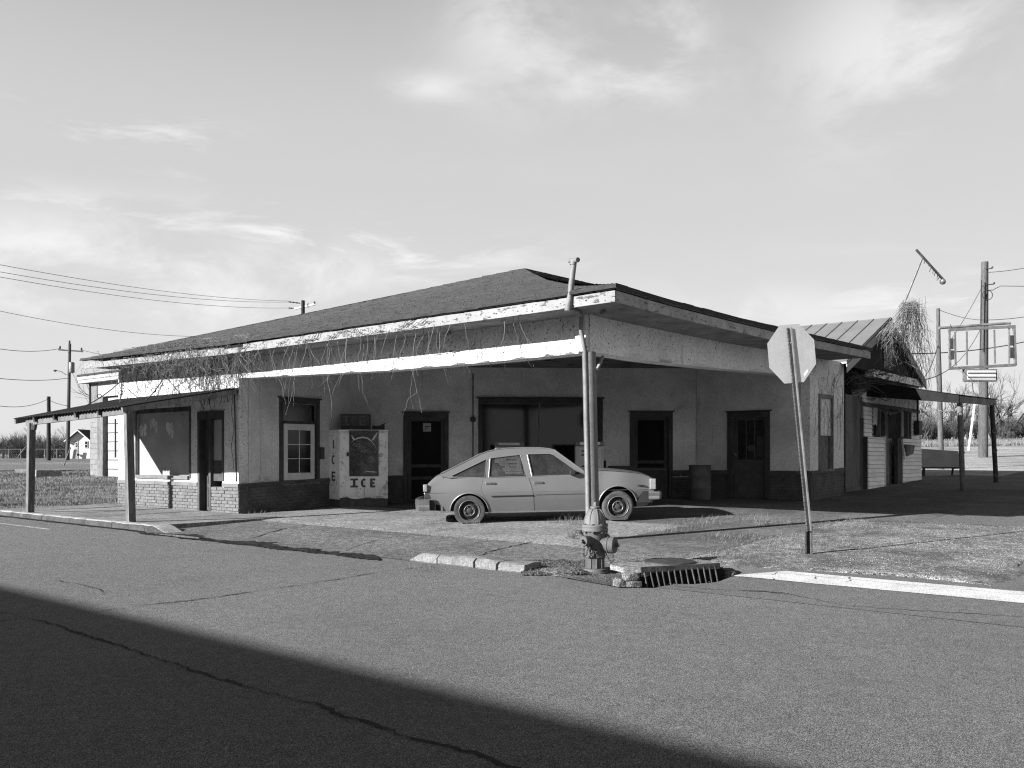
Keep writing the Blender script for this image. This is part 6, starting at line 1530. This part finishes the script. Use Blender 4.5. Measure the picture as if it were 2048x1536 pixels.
# its awning on two steel posts
AN = thing('shop_awning', 'low flat awning with dark tin fascia on two pipe posts before the sided shop', 'awning', W(-2.0, 13.2, Tab(-2, 13.2)))
FAo = Fr(O2+U2*-2.0, V2, -U2); c0, c1 = FAo.s(1917), FAo.s(1989); zA0, zA1 = FAo.z(1925, 796), FAo.z(1985, 801); wz = FS2.z(1800, 780)
wb0, wb1 = FS2.s(1732), FS2.s(1868)
mb = MB(); mb.grid(lambda i, j: (lambda s_in, s_out: W(aS*(1-j)-2.05*j, s_in*(1-j)+s_out*j, (wz*(1-j)+(zA0+(zA1-zA0)*i)*j)+.05+.010*math.sin(i*80*math.pi)))(wb0+(wb1-wb0)*i, c0-.1+(c1-c0+.25)*i), 120, 8)
o = mb.build('tin_sheet', 'tin_black', AN, 180); so = o.modifiers.new('thick', 'SOLIDIFY'); so.thickness = .005
mb = MB(); mb.hexa([W(aS-.02, wb0, wz-.34), W(-2.02, c0-.06, zA0-.15), W(-2.02, c0-.02, zA0-.15), W(aS-.02, wb0+.04, wz-.34), W(aS-.02, wb0, wz+.07), W(-2.02, c0-.06, zA0+.06), W(-2.02, c0-.02, zA0+.06), W(aS-.02, wb0+.04, wz+.07)]); mb.build('end_fascia', 'tin_black', AN)
mb = MB(); mb.beam(FAo.P(c0, 0, zA0-.05), FAo.P(c1, 0, zA1-.05), .06, .16); mb.build('outer_fascia', 'wood_grey', AN)
for (x, y, xt) in ((1927.5, 984, 1921), (1994, 963, 1985)):
    s, z = FAo.hit(x, y); st_, _ = FAo.hit(xt, 850); p, q = FAo.P(s, -.02, FAo.ground(s)-.03), FAo.P(st_, -.02, zA0+.02)
    mb = MB(); mb.tube([p, q], .062, 10); po = mb.build('post', 'wood_grey' if x < 1950 else 'wood_dark', AN, 60)
    for f in (.12, .42, .66): c = p.lerp(q, f); mb = MB(); mb.torus(c+V((0, -.05, 0)), (0.1, -1, 0), .05, .012, 12, 5); mb.build('ring', 'pipe', po)
mb = MB(); pts = [FAo.P(c0+.02, -1.9+1.85*t, zA0-.22-.12*abs(math.sin(t*9))) for t in [i/24 for i in range(25)]]; mb.tube(pts, .008, 4)
for i in range(0, 25, 1): mb.lathe([(.008, 0), (.016, -.02), (.004, -.045)], pts[i], (0, 0, 1), 6)
mb.build('string_lights', 'concrete', AN)
# pipe antenna leaning out of the vine heap
AT = thing('roof_antenna', 'leaning mast with tilted crossbar antenna above the shop gable', 'antenna', at(1800, 625, 25.5))
mb = MB(); mb.tube([at(1795, 640, 25.5), at(1846, 512, 25.5)], .032, 8); mb.build('mast', 'tin_grey', AT, 60)
p, q = at(1832, 499, 25.3), at(1888, 561, 25.7); mb = MB(); mb.beam(p, q, .05, .05); bar = mb.build('crossbar', 'tin_grey', AT)
d = (q-p); mb = MB(); mb.lathe([(.02, 0), (.07, .05), (.09, .12), (.05, .16)], q-d*.02, (-.5, -.6, -.6), 10); mb.build('lamp_head', 'tin_grey', bar, 60)
for f in (.12, .3, .38, .55, .62, .7, .78, .86, .93): c = p.lerp(q, f); mb = MB(); mb.tube([c, c+V((jit(.1)-.04, -.1, -.13-.05*random.random()))], .010, 5); mb.build('antenna_rod', 'iron', bar)
VA = thing('gable_vine', 'mass of bare vines draped over the shop gable and antenna mast', 'vine', at(1795, 690, 25.2))
r2 = random.Random(31)
for m, cnt in (('vine', 95), ('vine_dark', 95)):
    mb = MB()
    for i in range(cnt):
        t = r2.random(); x = 1807+r2.gauss(0, 5) if t < .5 else r2.uniform(1760, 1815); ytop = 603+max(0, (1806-x))*1.35+r2.uniform(0, 26)
        fs_, fz_ = FGb.hit(x, ytop, .35); p = FGb.P(fs_, .35+r2.uniform(-.05, .25), fz_); L = r2.uniform(.3, 1.3) if x < 1790 else r2.uniform(.6, 3.4); sgn = 1 if x > 1790 else .3
        q = p+V((r2.uniform(0, .22)*sgn, r2.uniform(-.2, .1), r2.uniform(-.02, .12))); pts = [p-V((.25, 0, .35))*r2.random(), p, q]; n = int(L/.12)+3; sx_ = 0
        for k in range(n): sx_ = sx_*.7+r2.gauss(0, .022); pts.append(pts[-1]+V((sx_, r2.gauss(0, .02), -L/n*r2.uniform(.4, 1.4))))
        if r2.random() < .6:
            b0_ = pts[r2.randrange(2, len(pts))]; br = [b0_]; hd = r2.uniform(0, 6.28)
            for k in range(5): hd += r2.gauss(0, .5); br.append(br[-1]+V((.07*math.cos(hd), r2.gauss(0, .02), .05*math.sin(hd)-.03)))
            mb.tube(br, .0035, 3)
        mb.tube(pts, [.0055*(1-.5*k/len(pts)) for k in range(len(pts))], 3)
    mb.build('vine_stems', m, VA, kind='stuff')
mb = MB()
for i in range(170):       # dark snarl in the gap under the station eave
    p = at(r2.uniform(1684, 1760), r2.gauss(752, 14), r2.uniform(22.5, 24)); pts = [p]; h_, v_ = r2.uniform(0, 6.28), r2.uniform(-.5, .5)
    for k in range(r2.randint(6, 18)): h_ += r2.gauss(0, .6); v_ = v_*.8+r2.gauss(0, .4); pts.append(pts[-1]+V((.09*math.cos(h_), .03*math.sin(h_), .06*math.sin(v_))))
    mb.tube(pts, r2.uniform(.006, .012), 3)
mb.build('vine_snarl', 'vine_dark', VA, kind='stuff')
mb = MB(); mb.beam(at(1684, 770, 23.2), at(1760, 772, 24.6), .9, .25); mb.build('gap_dark_fill', 'bark', VA)  # plain dark block added in place of the gap's shade behind the vines
# ------------------------------------------------------------------ bench with a tilted board
bp = V((13.9, 29.0, 0)); bp.z = T(bp.x, bp.y)
BN = thing('low_bench', 'dark low bench with a grey board standing on it beside the sided shop', 'bench', tuple(bp))
l = at(1836, 935, 29).x-bp.x; r_ = at(1922, 935, 29).x-bp.x; zt_ = at(1880, 934, 29).z-bp.z
mb = MB(); mb.box(l, r_, -.25, .2, zt_-.05, zt_); mb.build('seat', 'wood_dark', BN, local=True)
for x in (l+.1, l+.22, r_-.22, r_-.08): mb = MB(); mb.beam((x, -.2 if x in (l+.1, r_-.08) else .15, 0), (x+.02, -.18 if x in (l+.1, r_-.08) else .13, zt_-.05), .05, .05); mb.build('leg', 'wood_dark', BN, local=True)
h0, h1 = at(1836, 897, 29).z-bp.z, at(1920, 902, 29).z-bp.z; mb = MB(); mb.hexa([(l, -.02, zt_), (r_-.02, -.02, zt_), (r_-.02, .02, zt_), (l, .02, zt_), (l, .06, h0), (r_-.06, .06, h1), (r_-.06, .1, h1), (l, .1, h0)]); mb.build('backboard', 'board_panel', BN, local=True)
# ------------------------------------------------------------------ empty sign frame on a pipe pole
Ys = 33.; sb = at(1883, 945, Ys); sb.z = T(sb.x, sb.y)
SF = thing('sign_frame', 'empty rectangular sign frame hung from a pipe pole beside the bare trees', 'sign frame', tuple(sb))
mb = MB(); mb.tube([V((sb.x, Ys, sb.z-.1)), at(1878.5, 760, Ys), at(1877, 690, Ys), at(1876, 617, Ys)], [.10, .09, .075, .065], 12); mb.build('pole', 'pole', SF, 60)
def bar(x0, y0, x1, y1, w_, name, m='tin_grey', Y=Ys-.15): mb = MB(); mb.beam(at(x0, y0, Y), at(x1, y1, Y), w_, w_); return mb.build(name, m, SF)
mb = MB(); mb.tube([at(1878, 656, Ys-.1), at(2021, 646, Ys-.1)], .05, 8); mb.build('hanging_arm', 'wood_grey', SF, 60)
for a in ((1897, 660, 2030, 653), (1899, 737, 2031, 730)): bar(*a, .10, 'frame_rail', 'tin_grey')
for a in ((1898, 657, 1900, 738), (2028, 652, 2031, 731)): bar(*a, .08, 'frame_post', 'wood_grey')
for a, m in (((1910, 664, 1911.5, 731), 'tin_grey'), ((1933.5, 663, 1934, 730), 'tin_grey'), ((1988.5, 660, 1990, 727), 'tin_grey'), ((2018, 657, 2018, 727), 'wood_grey')): bar(*a, .05, 'frame_stud', m)
for x, y0, y1 in ((1902.5, 677, 698), (1903.5, 701, 719), (2022.5, 671, 691), (2023, 695, 716)): mb = MB(); mb.beam(at(x, y0, Ys-.15), at(x, y1, Ys-.15), .13, .10); mb.build('ballast_box', 'iron', SF)
for x in (1901, 1985, 2020): mb = MB(); mb.beam(at(x, 649, Ys-.12), at(x, 658, Ys-.15), .03, .03); mb.build('hanger', 'iron', SF)
p0, p1 = at(1930, 763, Ys-.2), at(1994, 738, Ys-.2)
mb = MB(); mb.box(p0.x, p1.x, Ys-.22, Ys-.02, p0.z, p1.z); lb = mb.build('light_box', 'wood_grey', SF)
mb = MB(); mb.box(p0.x+.06, p1.x-.06, Ys-.235, Ys-.225, p0.z+.07, p1.z-.06); mb.build('light_box_face', 'white', lb)
for f in (.35, .68): z = p0.z+(p1.z-p0.z)*f; mb = MB(); mb.tube([(p0.x+.08, Ys-.25, z), (p1.x-.08, Ys-.25, z)], .03, 8); mb.build('lamp_tube', 'lens_clear', lb, 60)
# ------------------------------------------------------------------ utility poles
def pole(base, topx, topy, r0, r1, label, m='pole'):
    x, y, Y = base; b = at(x, y, Y); b.z = T(b.x, Y); t = thing('utility_pole', label, 'utility pole', tuple(b)); q = at(topx, topy, Y)
    mb = MB(); n = 8; mb.tube([b-V((0, 0, .3))]+[b.lerp(q, i/n)+V((.02*noise.noise((i, x, 0)), 0, 0)) for i in range(1, n+1)], [r0+(r1-r0)*i/n for i in range(n+1)], 14); mb.build('shaft', m, t, 60); return t, b, q
U1, b_, q_ = pole((1966, 921, 45), 1969.5, 524, .24, .17, 'thick weathered utility pole behind the empty sign frame')
for f, l_ in ((.88, .35), (.96, .25)):
    c = b_.lerp(q_, f); mb = MB(); mb.tube([c+V((-.05, -.2, 0)), c+V((l_, -.25, .02))], .025, 6); mb.lathe([(.03, 0), (.06, .05), (.03, .1)], c+V((l_, -.25, .02)), (0, 0, 1), 8); mb.build('insulator', 'iron', U1, 60)
mb = MB(); c = at(1975, 590, 44.7); mb.torus(c, (0, 1, 0), .25, .02, 16, 5); mb.tube(pathnoise(at(1978, 582, 44.7), at(2000, 575, 44.7), 8, .15, 3), .018, 5); mb.build('wire_coil', 'wire', U1)
mb = MB(); mb.tube([at(1961, 700, 44.7), at(1963, 560, 44.7)], .025, 5); mb.build('down_wire', 'wire', U1)
U2p, b_, q_ = pole((135, 918, 85), 139.5, 687, .20, .13, 'tall utility pole with crossarm and lamp bracket at far left')
mb = MB(); mb.beam(at(117, 699.5, 85), at(166, 703, 85), .12, .13); mb.build('crossarm', 'pole', U2p)
for x, y in ((120, 696), (163, 699.5), (139, 685)): mb = MB(); mb.lathe([(.05, -.1), (.09, 0), (.09, .12), (.04, .2)], at(x, y, 85), (0, 0, 1), 8); mb.build('insulator', 'iron', U2p, 60)
mb = MB(); mb.lathe([(.22, -.5), (.25, -.42), (.25, .42), (.2, .5)], at(143.5, 735, 84.6), (0, 0, 1), 14); mb.build('transformer', 'tin_grey', U2p, 40)
mb = MB(); mb.tube([at(133, 750, 84.7), at(122, 743, 84.7), at(110, 740.5, 84.7)], .035, 6); mb.lathe([(.05, 0), (.14, .06), (.16, .16), (.06, .2)], at(110, 741, 84.7)+V((0, 0, -.12)), (0, 0, 1), 10); mb.build('street_lamp_arm', 'tin_grey', U2p, 60)
U3, b_, q_ = pole((97.5, 920, 82), 97.5, 793, .19, .16, 'short dark tarred pole beside the tall crossarm pole', 'pole_dark')
U4, b_, q_ = pole((605, 905, 62), 606, 601, .17, .13, 'utility pole top with crossarm showing above the shingled roof', 'pole_dark')
mb = MB(); mb.beam(at(588, 618, 62), at(631, 608, 62), .13, .12); mb.build('crossarm', 'white', U4)
for (x0, y0, x1, y1) in ((577, 603.5, 600, 606.5), (577, 616, 590, 617)): mb = MB(); n = 7; mb.tube([at(x0+(x1-x0)*i/n, y0+(y1-y0)*i/n, 62) for i in range(n+1)], [.06 if i % 2 else .03 for i in range(n+1)], 6); mb.build('insulator_string', 'iron', U4)
for x, y in ((629, 608), (616, 612)): mb = MB(); mb.lathe([(.05, -.1), (.08, 0), (.08, .1), (.03, .18)], at(x, y, 62), (0, 0, 1), 8); mb.build('insulator', 'iron', U4, 60)
# ------------------------------------------------------------------ wires
def wire(p, q, sag, r, label, grp='overhead wires at left'):
    n = 20; mb = MB(); p, q = V(p), V(q); pts = []
    for i in range(n+1): t = i/n; c = p.lerp(q, t); c.z -= sag*4*t*(1-t); pts.append(c)
    mb.tube(pts, r, 4); return tag(mb.build('overhead_wire', 'wire'), label, 'wire', grp)
wire(at(-60, 518, 34), at(577, 602, 62), .35, .010, 'highest overhead wire from the left edge to the pole behind the roof')
wire(at(-60, 533, 34), at(577, 604, 62), .4, .010, 'second overhead wire just below the highest one')
wire(at(-60, 543, 34), at(577, 616, 62), .4, .010, 'third overhead wire ending at the lower insulator behind the roof')
wire(at(-60, 609, 40), at(470, 672, 62),   .5, .011, 'single overhead wire dipping behind the roof slope')
wire(at(-60, 686, 60), at(120, 697, 85), .4, .022, 'wire running from the left edge to the crossarm')
wire(at(163, 700, 85), at(420, 716, 70), .5, .020, 'wire running from the crossarm behind the left wing')
wire(at(-60, 749, 60), at(138, 756, 85), .3, .024, 'wire reaching the tall left pole at mid height')
wire(at(-60, 798, 50), at(98, 797, 82), .6, .020, 'low slack wire meeting the short tarred pole')
wire(at(98, 800, 82), at(138, 812, 85), .1, .022, 'short wire between the tarred pole and the tall pole')
wire(at(140, 738, 85), at(185, 820, 80), .0, .018, 'thin guy wire slanting down right of the tall left pole')
wire(at(1970, 545, 45), at(2110, 522, 40), .1, .014, 'wire leaving the thick right pole near its top', 'overhead wires at right')
wire(at(2000, 572, 45), at(2110, 573, 40), .0, .016, 'level wire right of the thick right pole', 'overhead wires at right')
wire(at(1800, 707, 34), at(2110, 668, 40), .25, .020, 'heavy wire crossing behind the empty sign frame', 'overhead wires at right')
wire(at(1966, 570, 45), at(1895, 690, 33.5), .1, .012, 'guy wire from the thick pole down to the sign pole', 'overhead wires at right')
wire(at(1876, 619, 33), at(1968, 640, 45), .1, .010, 'thin wire from the sign pole top to the thick pole', 'overhead wires at right')
wire(at(1968, 640, 45), at(2110, 622, 40), .1, .016, 'wire leaving the thick right pole at the sign top', 'overhead wires at right')
wire(at(1826, 762, 25.3), at(1960, 660, 44), .6, .014, 'slack service wire from the shop gable to the thick pole', 'overhead wires at right')
wire(at(1822, 756, 25.3), at(1876, 690, 33), .5, .012, 'drooping wire between the gable and the sign pole', 'overhead wires at right')
# guy markers
for (x0, y0, x1, y1, Y, lb_, r) in ((1937, 902, 1950, 806, 44, 'white guy-wire guard leaning left of the thick right pole', .06), (33, 918, 52, 893, 78, 'pale leaning guy stake by the left fence', .05), (125, 938, 141, 895, 50, 'thin leaning stake beside the concrete block', .035)):
    mb = MB(); p = at(x0, y0, Y); mb.tube([p, at(x1, y1, Y)], r, 8); tag(mb.build('guy_guard', 'white' if x0 > 100 and x0 != 125 else 'wood_post', None, 60), lb_, 'guy guard')
# ------------------------------------------------------------------ left distance: house, fence, block, log
hY = 112.; hb = at(137, 915, hY); hb.z = T(hb.x, hY)
HO = thing('white_house', 'small white gabled house beyond the back road at left', 'house', tuple(hb))
def hx(x): return at(x, 900, hY).x-hb.x
def hz(y): return at(150, y, hY).z-hb.z
xl, xr, xp = hx(137), hx(183), hx(158.5); xr = xp+(xp-xl); ze, zp = hz(880), hz(862); zb_ = -.4
mb = MB(); mb.prism([(xl, 0, zb_), (xr, 0, zb_), (xr, 0, ze), (xp, 0, zp), (xl, 0, ze)], (0, 9, 0)); mb.build('wall', 'housewhite', HO, local=True)
for s, (xa, za_) in (('l', (xl-.35, ze-.25)), ('r', (xr+.35, ze-.25))):
    mb = MB(); mb.hexa([(xa, -.45, za_), (xp, -.45, zp+.05), (xp, 9.3, zp+.05), (xa, 9.3, za_), (xa, -.45, za_+.14), (xp, -.45, zp+.22), (xp, 9.3, zp+.22), (xa, 9.3, za_+.14)]); mb.build('roof', 'shingle_edge', HO, local=True)
    mb = MB(); mb.hexa([(xa, -.50, za_-.04), (xp, -.50, zp+.01), (xp, -.455, zp+.01), (xa, -.455, za_-.04), (xa, -.50, za_+.12), (xp, -.50, zp+.2), (xp, -.455, zp+.2), (xa, -.455, za_+.12)]); mb.build('barge_board', 'housewhite', HO, local=True)
def hwin(x0, y0, x1, y1):
    mb = MB(); mb.box(hx(x0)-.06, hx(x1)+.06, -.06, .02, hz(y1)-.06, hz(y0)+.06); f = mb.build('window_frame', 'white', HO, local=True); mb = MB(); mb.box(hx(x0), hx(x1), -.075, -.062, hz(y1), hz(y0)); mb.build('pane', 'darkglass', f, local=True); mb = MB(); mb.box(hx(x0), hx(x1), -.09, -.076, (hz(y0)+hz(y1))/2-.03, (hz(y0)+hz(y1))/2+.03); mb.build('glazing_bar', 'white', f, local=True)
hwin(170.5, 883, 175, 895); hwin(151.5, 886, 155, 894)
mb = MB(); mb.box(hx(149.5), hx(156), -.05, .02, -.2, hz(886)+.25); mb.build('door', 'paint_faint', HO, local=True)
for i in range(4): mb = MB(); x = hx(149+i*1.5); mb.beam((x, -.5, 0), (x+.2, -.5, hz(899)), .07, .07); mb.build('porch_rail', 'iron', HO, local=True)
mb = MB(); mb.box(hx(157), hx(160), -.4, -.1, .35, .6); mb.build('mail_box', 'iron', HO, local=True)
fY = 118.; CF = thing('chain_link_fence', 'long chain-link fence before the bare thicket at left', 'fence', tuple(at(60, 917, fY)))
zt = lambda x: T(at(x, 900, fY).x, fY)
fx = [-30+i*24 for i in range(8)]
for x in fx: p = at(x, 900, fY); p.z = zt(x); mb = MB(); mb.tube([p, p+V((0, 0, 1.25))], .05, 6); mb.build('fence_post', 'tin_grey', CF)
mb = MB()
for x0, x1 in zip(fx, fx[1:]):
    a, b = at(x0, 900, fY), at(x1, 900, fY); a.z, b.z = zt(x0)+1.22, zt(x1)+1.22; mb.tube([a, b], .035, 5)
mb.build('top_rail', 'tin_grey', CF)
mb = MB(); a, b = at(fx[0], 900, fY), at(fx[-1], 900, fY); a.z = b.z = zt(60); L = (b-a).length; d = (b-a)/L
for i in range(int(L/.28)):
    for sg in (-1, 1):
        s = i*.28; p = a+d*s+V((0, 0, .05 if sg > 0 else 1.2)); q = a+d*min(L, s+1.15)+V((0, 0, 1.2 if sg > 0 else .05)); mb.beam(p, q, .012, .012)
mb.build('wire_mesh', 'iron', CF, kind='stuff')
p = at(96, 950, 33.5); p.z = T(p.x, p.y); q0, q1 = at(74, 950, 33.5).x, at(118, 950, 33.5).x
w2 = (q1-q0)/2*1.1; tx, nx_ = V((.80, .60, 0)), V((.60, -.80, 0))
def cbp(s, d, z): return p+tx*s+nx_*d+V((0, 0, z))
mb = MB(); mb.hexa([cbp(-w2, .25, -.05), cbp(w2, .25, -.05), cbp(w2, -.25, -.05), cbp(-w2, -.25, -.05), cbp(-w2+.02, .23, .26), cbp(w2-.04, .23, .25), cbp(w2-.02, -.23, .27), cbp(-w2+.03, -.23, .26)])
tag(mb.build('concrete_block', 'concrete', None, bevel=.03), 'loose concrete block lying on the left lawn', 'concrete block')
mb = MB(); p, q = at(35, 942, 37), at(62, 940, 36.5); p.z, q.z = T(p.x, p.y)+.11, T(q.x, q.y)+.11; mb.tube([p, q], .12, 14); tag(mb.build('pipe_length', 'concrete_old', None, 40), 'short length of pipe lying on the lawn edge by the back road', 'pipe')
# ------------------------------------------------------------------ bare trees and brush
def bare_tree(name, seed, h, spread, depth, trunks=1):
    r3 = random.Random(seed); mb = MB()
    def grow(p, d, L, r, lv):
        n = 4; pts = [p]; dd = d.copy()
        for i in range(n):
            dd = (dd+V((r3.gauss(0, .13), r3.gauss(0, .13), r3.gauss(.05, .08)))).normalized(); pts.append(pts[-1]+dd*L/n)
        mb.tube(pts, [r*(1-.45*i/n) for i in range(n+1)], 5 if lv == 0 else 3, False)
        if lv >= depth: return
        kids = r3.randint(3, 5) if lv < depth-1 else r3.randint(3, 6)
        for k in range(kids):
            q = pts[r3.randint(1, n)]; a = r3.uniform(0, 6.28); tilt = r3.uniform(.3, .95)*spread
            side_ = dd.orthogonal().normalized(); side_.rotate(Matrix.Rotation(a, 3, dd)); nd = (dd*math.cos(tilt)+side_*math.sin(tilt)+V((0, 0, .18))).normalized()
            grow(q, nd, L*r3.uniform(.5, .78), r*.52, lv+1)
    for t in range(trunks):
        a = r3.uniform(0, 6.28); lean = .12 if trunks == 1 else r3.uniform(.15, .6)
        grow(V((r3.uniform(-.3, .3)*(trunks > 1), r3.uniform(-.3, .3)*(trunks > 1), -.1)), V((math.cos(a)*lean, math.sin(a)*lean, 1)).normalized(), h*.42*(r3.uniform(.7, 1) if trunks > 1 else 1), h*.020/(1 if trunks == 1 else 1.5), 0)
    o = mb.build(name, 'bark'); me = o.data; bpy.data.objects.remove(o); return me
TV = [bare_tree('bare_tree', s, 6., .85, 4) for s in (3, 8)]
BV = [bare_tree('bare_bush', s, 4.2, .9, 3, 7) for s in (12, 19, 27)]
r4 = random.Random(77); cnt = 0
def plant(x, Y, hpx, me, nm, label, grp, hm):
    p = at(x, 900, Y); z = T(p.x, Y); sc_ = hpx/F*Y/hm
    o = inst(me, nm, (p.x, Y, z), (0, 0, r4.uniform(0, 6.28)), (sc_*r4.uniform(.9, 1.2),)*2+(sc_,)); tag(o, label, 'tree' if 'tree' in nm else 'bush', grp); return o
left_t = [(8, 62), (35, 70), (62, 66), (84, 74), (112, 78), (150, 72), (172, 62)]
words = ['leftmost', 'second', 'third', 'fourth', 'fifth', 'sixth', 'seventh', 'eighth', 'ninth', 'tenth', 'eleventh', 'twelfth', 'thirteenth', 'fourteenth', 'fifteenth', 'sixteenth']
for i, (x, h) in enumerate(left_t): plant(x, 138+r4.uniform(-6, 14), h, TV[i % 2], 'bare_tree', words[i]+' bare tree from the left edge behind the far-left fence', 'bare trees behind the left fence', 5.6)
plant(243, 90, 220, TV[0], 'bare_tree', 'bare tree top showing just above the left end of the roof', 'bare trees behind the left fence', 5.6).location.z -= 0
right_t = [(1845, 150), (1868, 135), (1898, 150), (1925, 155), (1952, 145), (1990, 160), (2012, 190), (2036, 165), (2060, 165)]
for i, (x, h) in enumerate(right_t): plant(x, 74+r4.uniform(-4, 8), h, TV[(i+1) % 2], 'bare_tree', words[i]+' bare tree in the thicket right of the sided shop', 'bare trees of the right thicket', 5.6)
# low scrub between the trunks: a thicket nobody could count
def thicket(name, label, x0, x1, Y0, Y1, n, h0, h1):
    mb = MB(); r5 = random.Random(len(name)+int(x0)); srcs = [[(tuple(v.co)) for v in m.vertices] for m in BV]; fcs = [[tuple(p.vertices) for p in m.polygons] for m in BV]
    for i in range(n):
        Y = r5.uniform(Y0, Y1); x = r5.uniform(x0, x1); p = at(x, 900, Y); p.z = T(p.x, Y); k = r5.randrange(3); s = r5.uniform(h0, h1)/F*Y/3.8; a = r5.uniform(0, 6.28); c_, s_ = math.cos(a)*s, math.sin(a)*s
        o0 = len(mb.v); mb.v += [V((p.x+q[0]*c_-q[1]*s_, p.y+q[0]*s_+q[1]*c_, p.z+q[2]*s)) for q in srcs[k]]; mb.f += [tuple(j+o0 for j in f) for f in fcs[k]]
    me = bpy.data.meshes.new(name); me.from_pydata([tuple(v) for v in mb.v], [], mb.f); me.materials.append(G['bark']); o = bpy.data.objects.new(name, me); COL.objects.link(o); o['kind'] = 'stuff'; o['label'] = label; o['category'] = 'brush'; return o
thicket('brush', 'grey winter brush behind the left fence', -20, 185, 124, 150, 60, 38, 62)
thicket('brush', 'grey winter brush along the field at right', 1828, 2085, 70, 82, 46, 44, 82)
sp = []
for i in range(9000):
    Y = rnd.uniform(62, 70); x = rnd.uniform(1825, 2090); p = at(x, 900, Y); sp.append((V((p.x, Y, T(p.x, Y))), rnd.uniform(.1, .45), .03, rnd.uniform(.05, .2)))
o = blades('field_grass', sp, seed=12); o['label'] = 'dry tall grass at the foot of the right thicket'; o['category'] = 'grass'
# ------------------------------------------------------------------ building across the main street, behind the camera: its parapet shades the road
hB = 5.0; bF = -7.1-.9176*hB/math.tan(R(SUN_EL)); FB = Fr(O2+V2*bF, U2, V2)
OB = thing('brick_storefront', 'plain brick storefront across the main street behind the viewer', 'building', FB.P(0, 0, 0))
wins_ = [(-10+i*4.2, -10+i*4.2+2.6, .7, 2.6) for i in range(9)]
wallpanel(FB, -16, 30, -.3, hB-.25, .3, wins_, 'wall', 'redbrick', OB)
mb = MB(); mb.fbox(FB, -16, 30, -9, -.31, -.3, hB-.4); mb.build('rear_block', 'redbrick', OB)
mb = MB(); mb.fbox(FB, -16.1, 30.1, -.4, .08, hB-.25, hB); mb.build('parapet_coping', 'kerb', OB)
for a, b, c, d in wins_: mb = MB(); mb.fbox(FB, a, b, -.2, -.18, c, d); mb.build('window_pane', 'darkglass', OB)
fs = sheet_ab('far_sidewalk', -40, 60, bF-.2, -16.2, .8, .12, 'concrete')
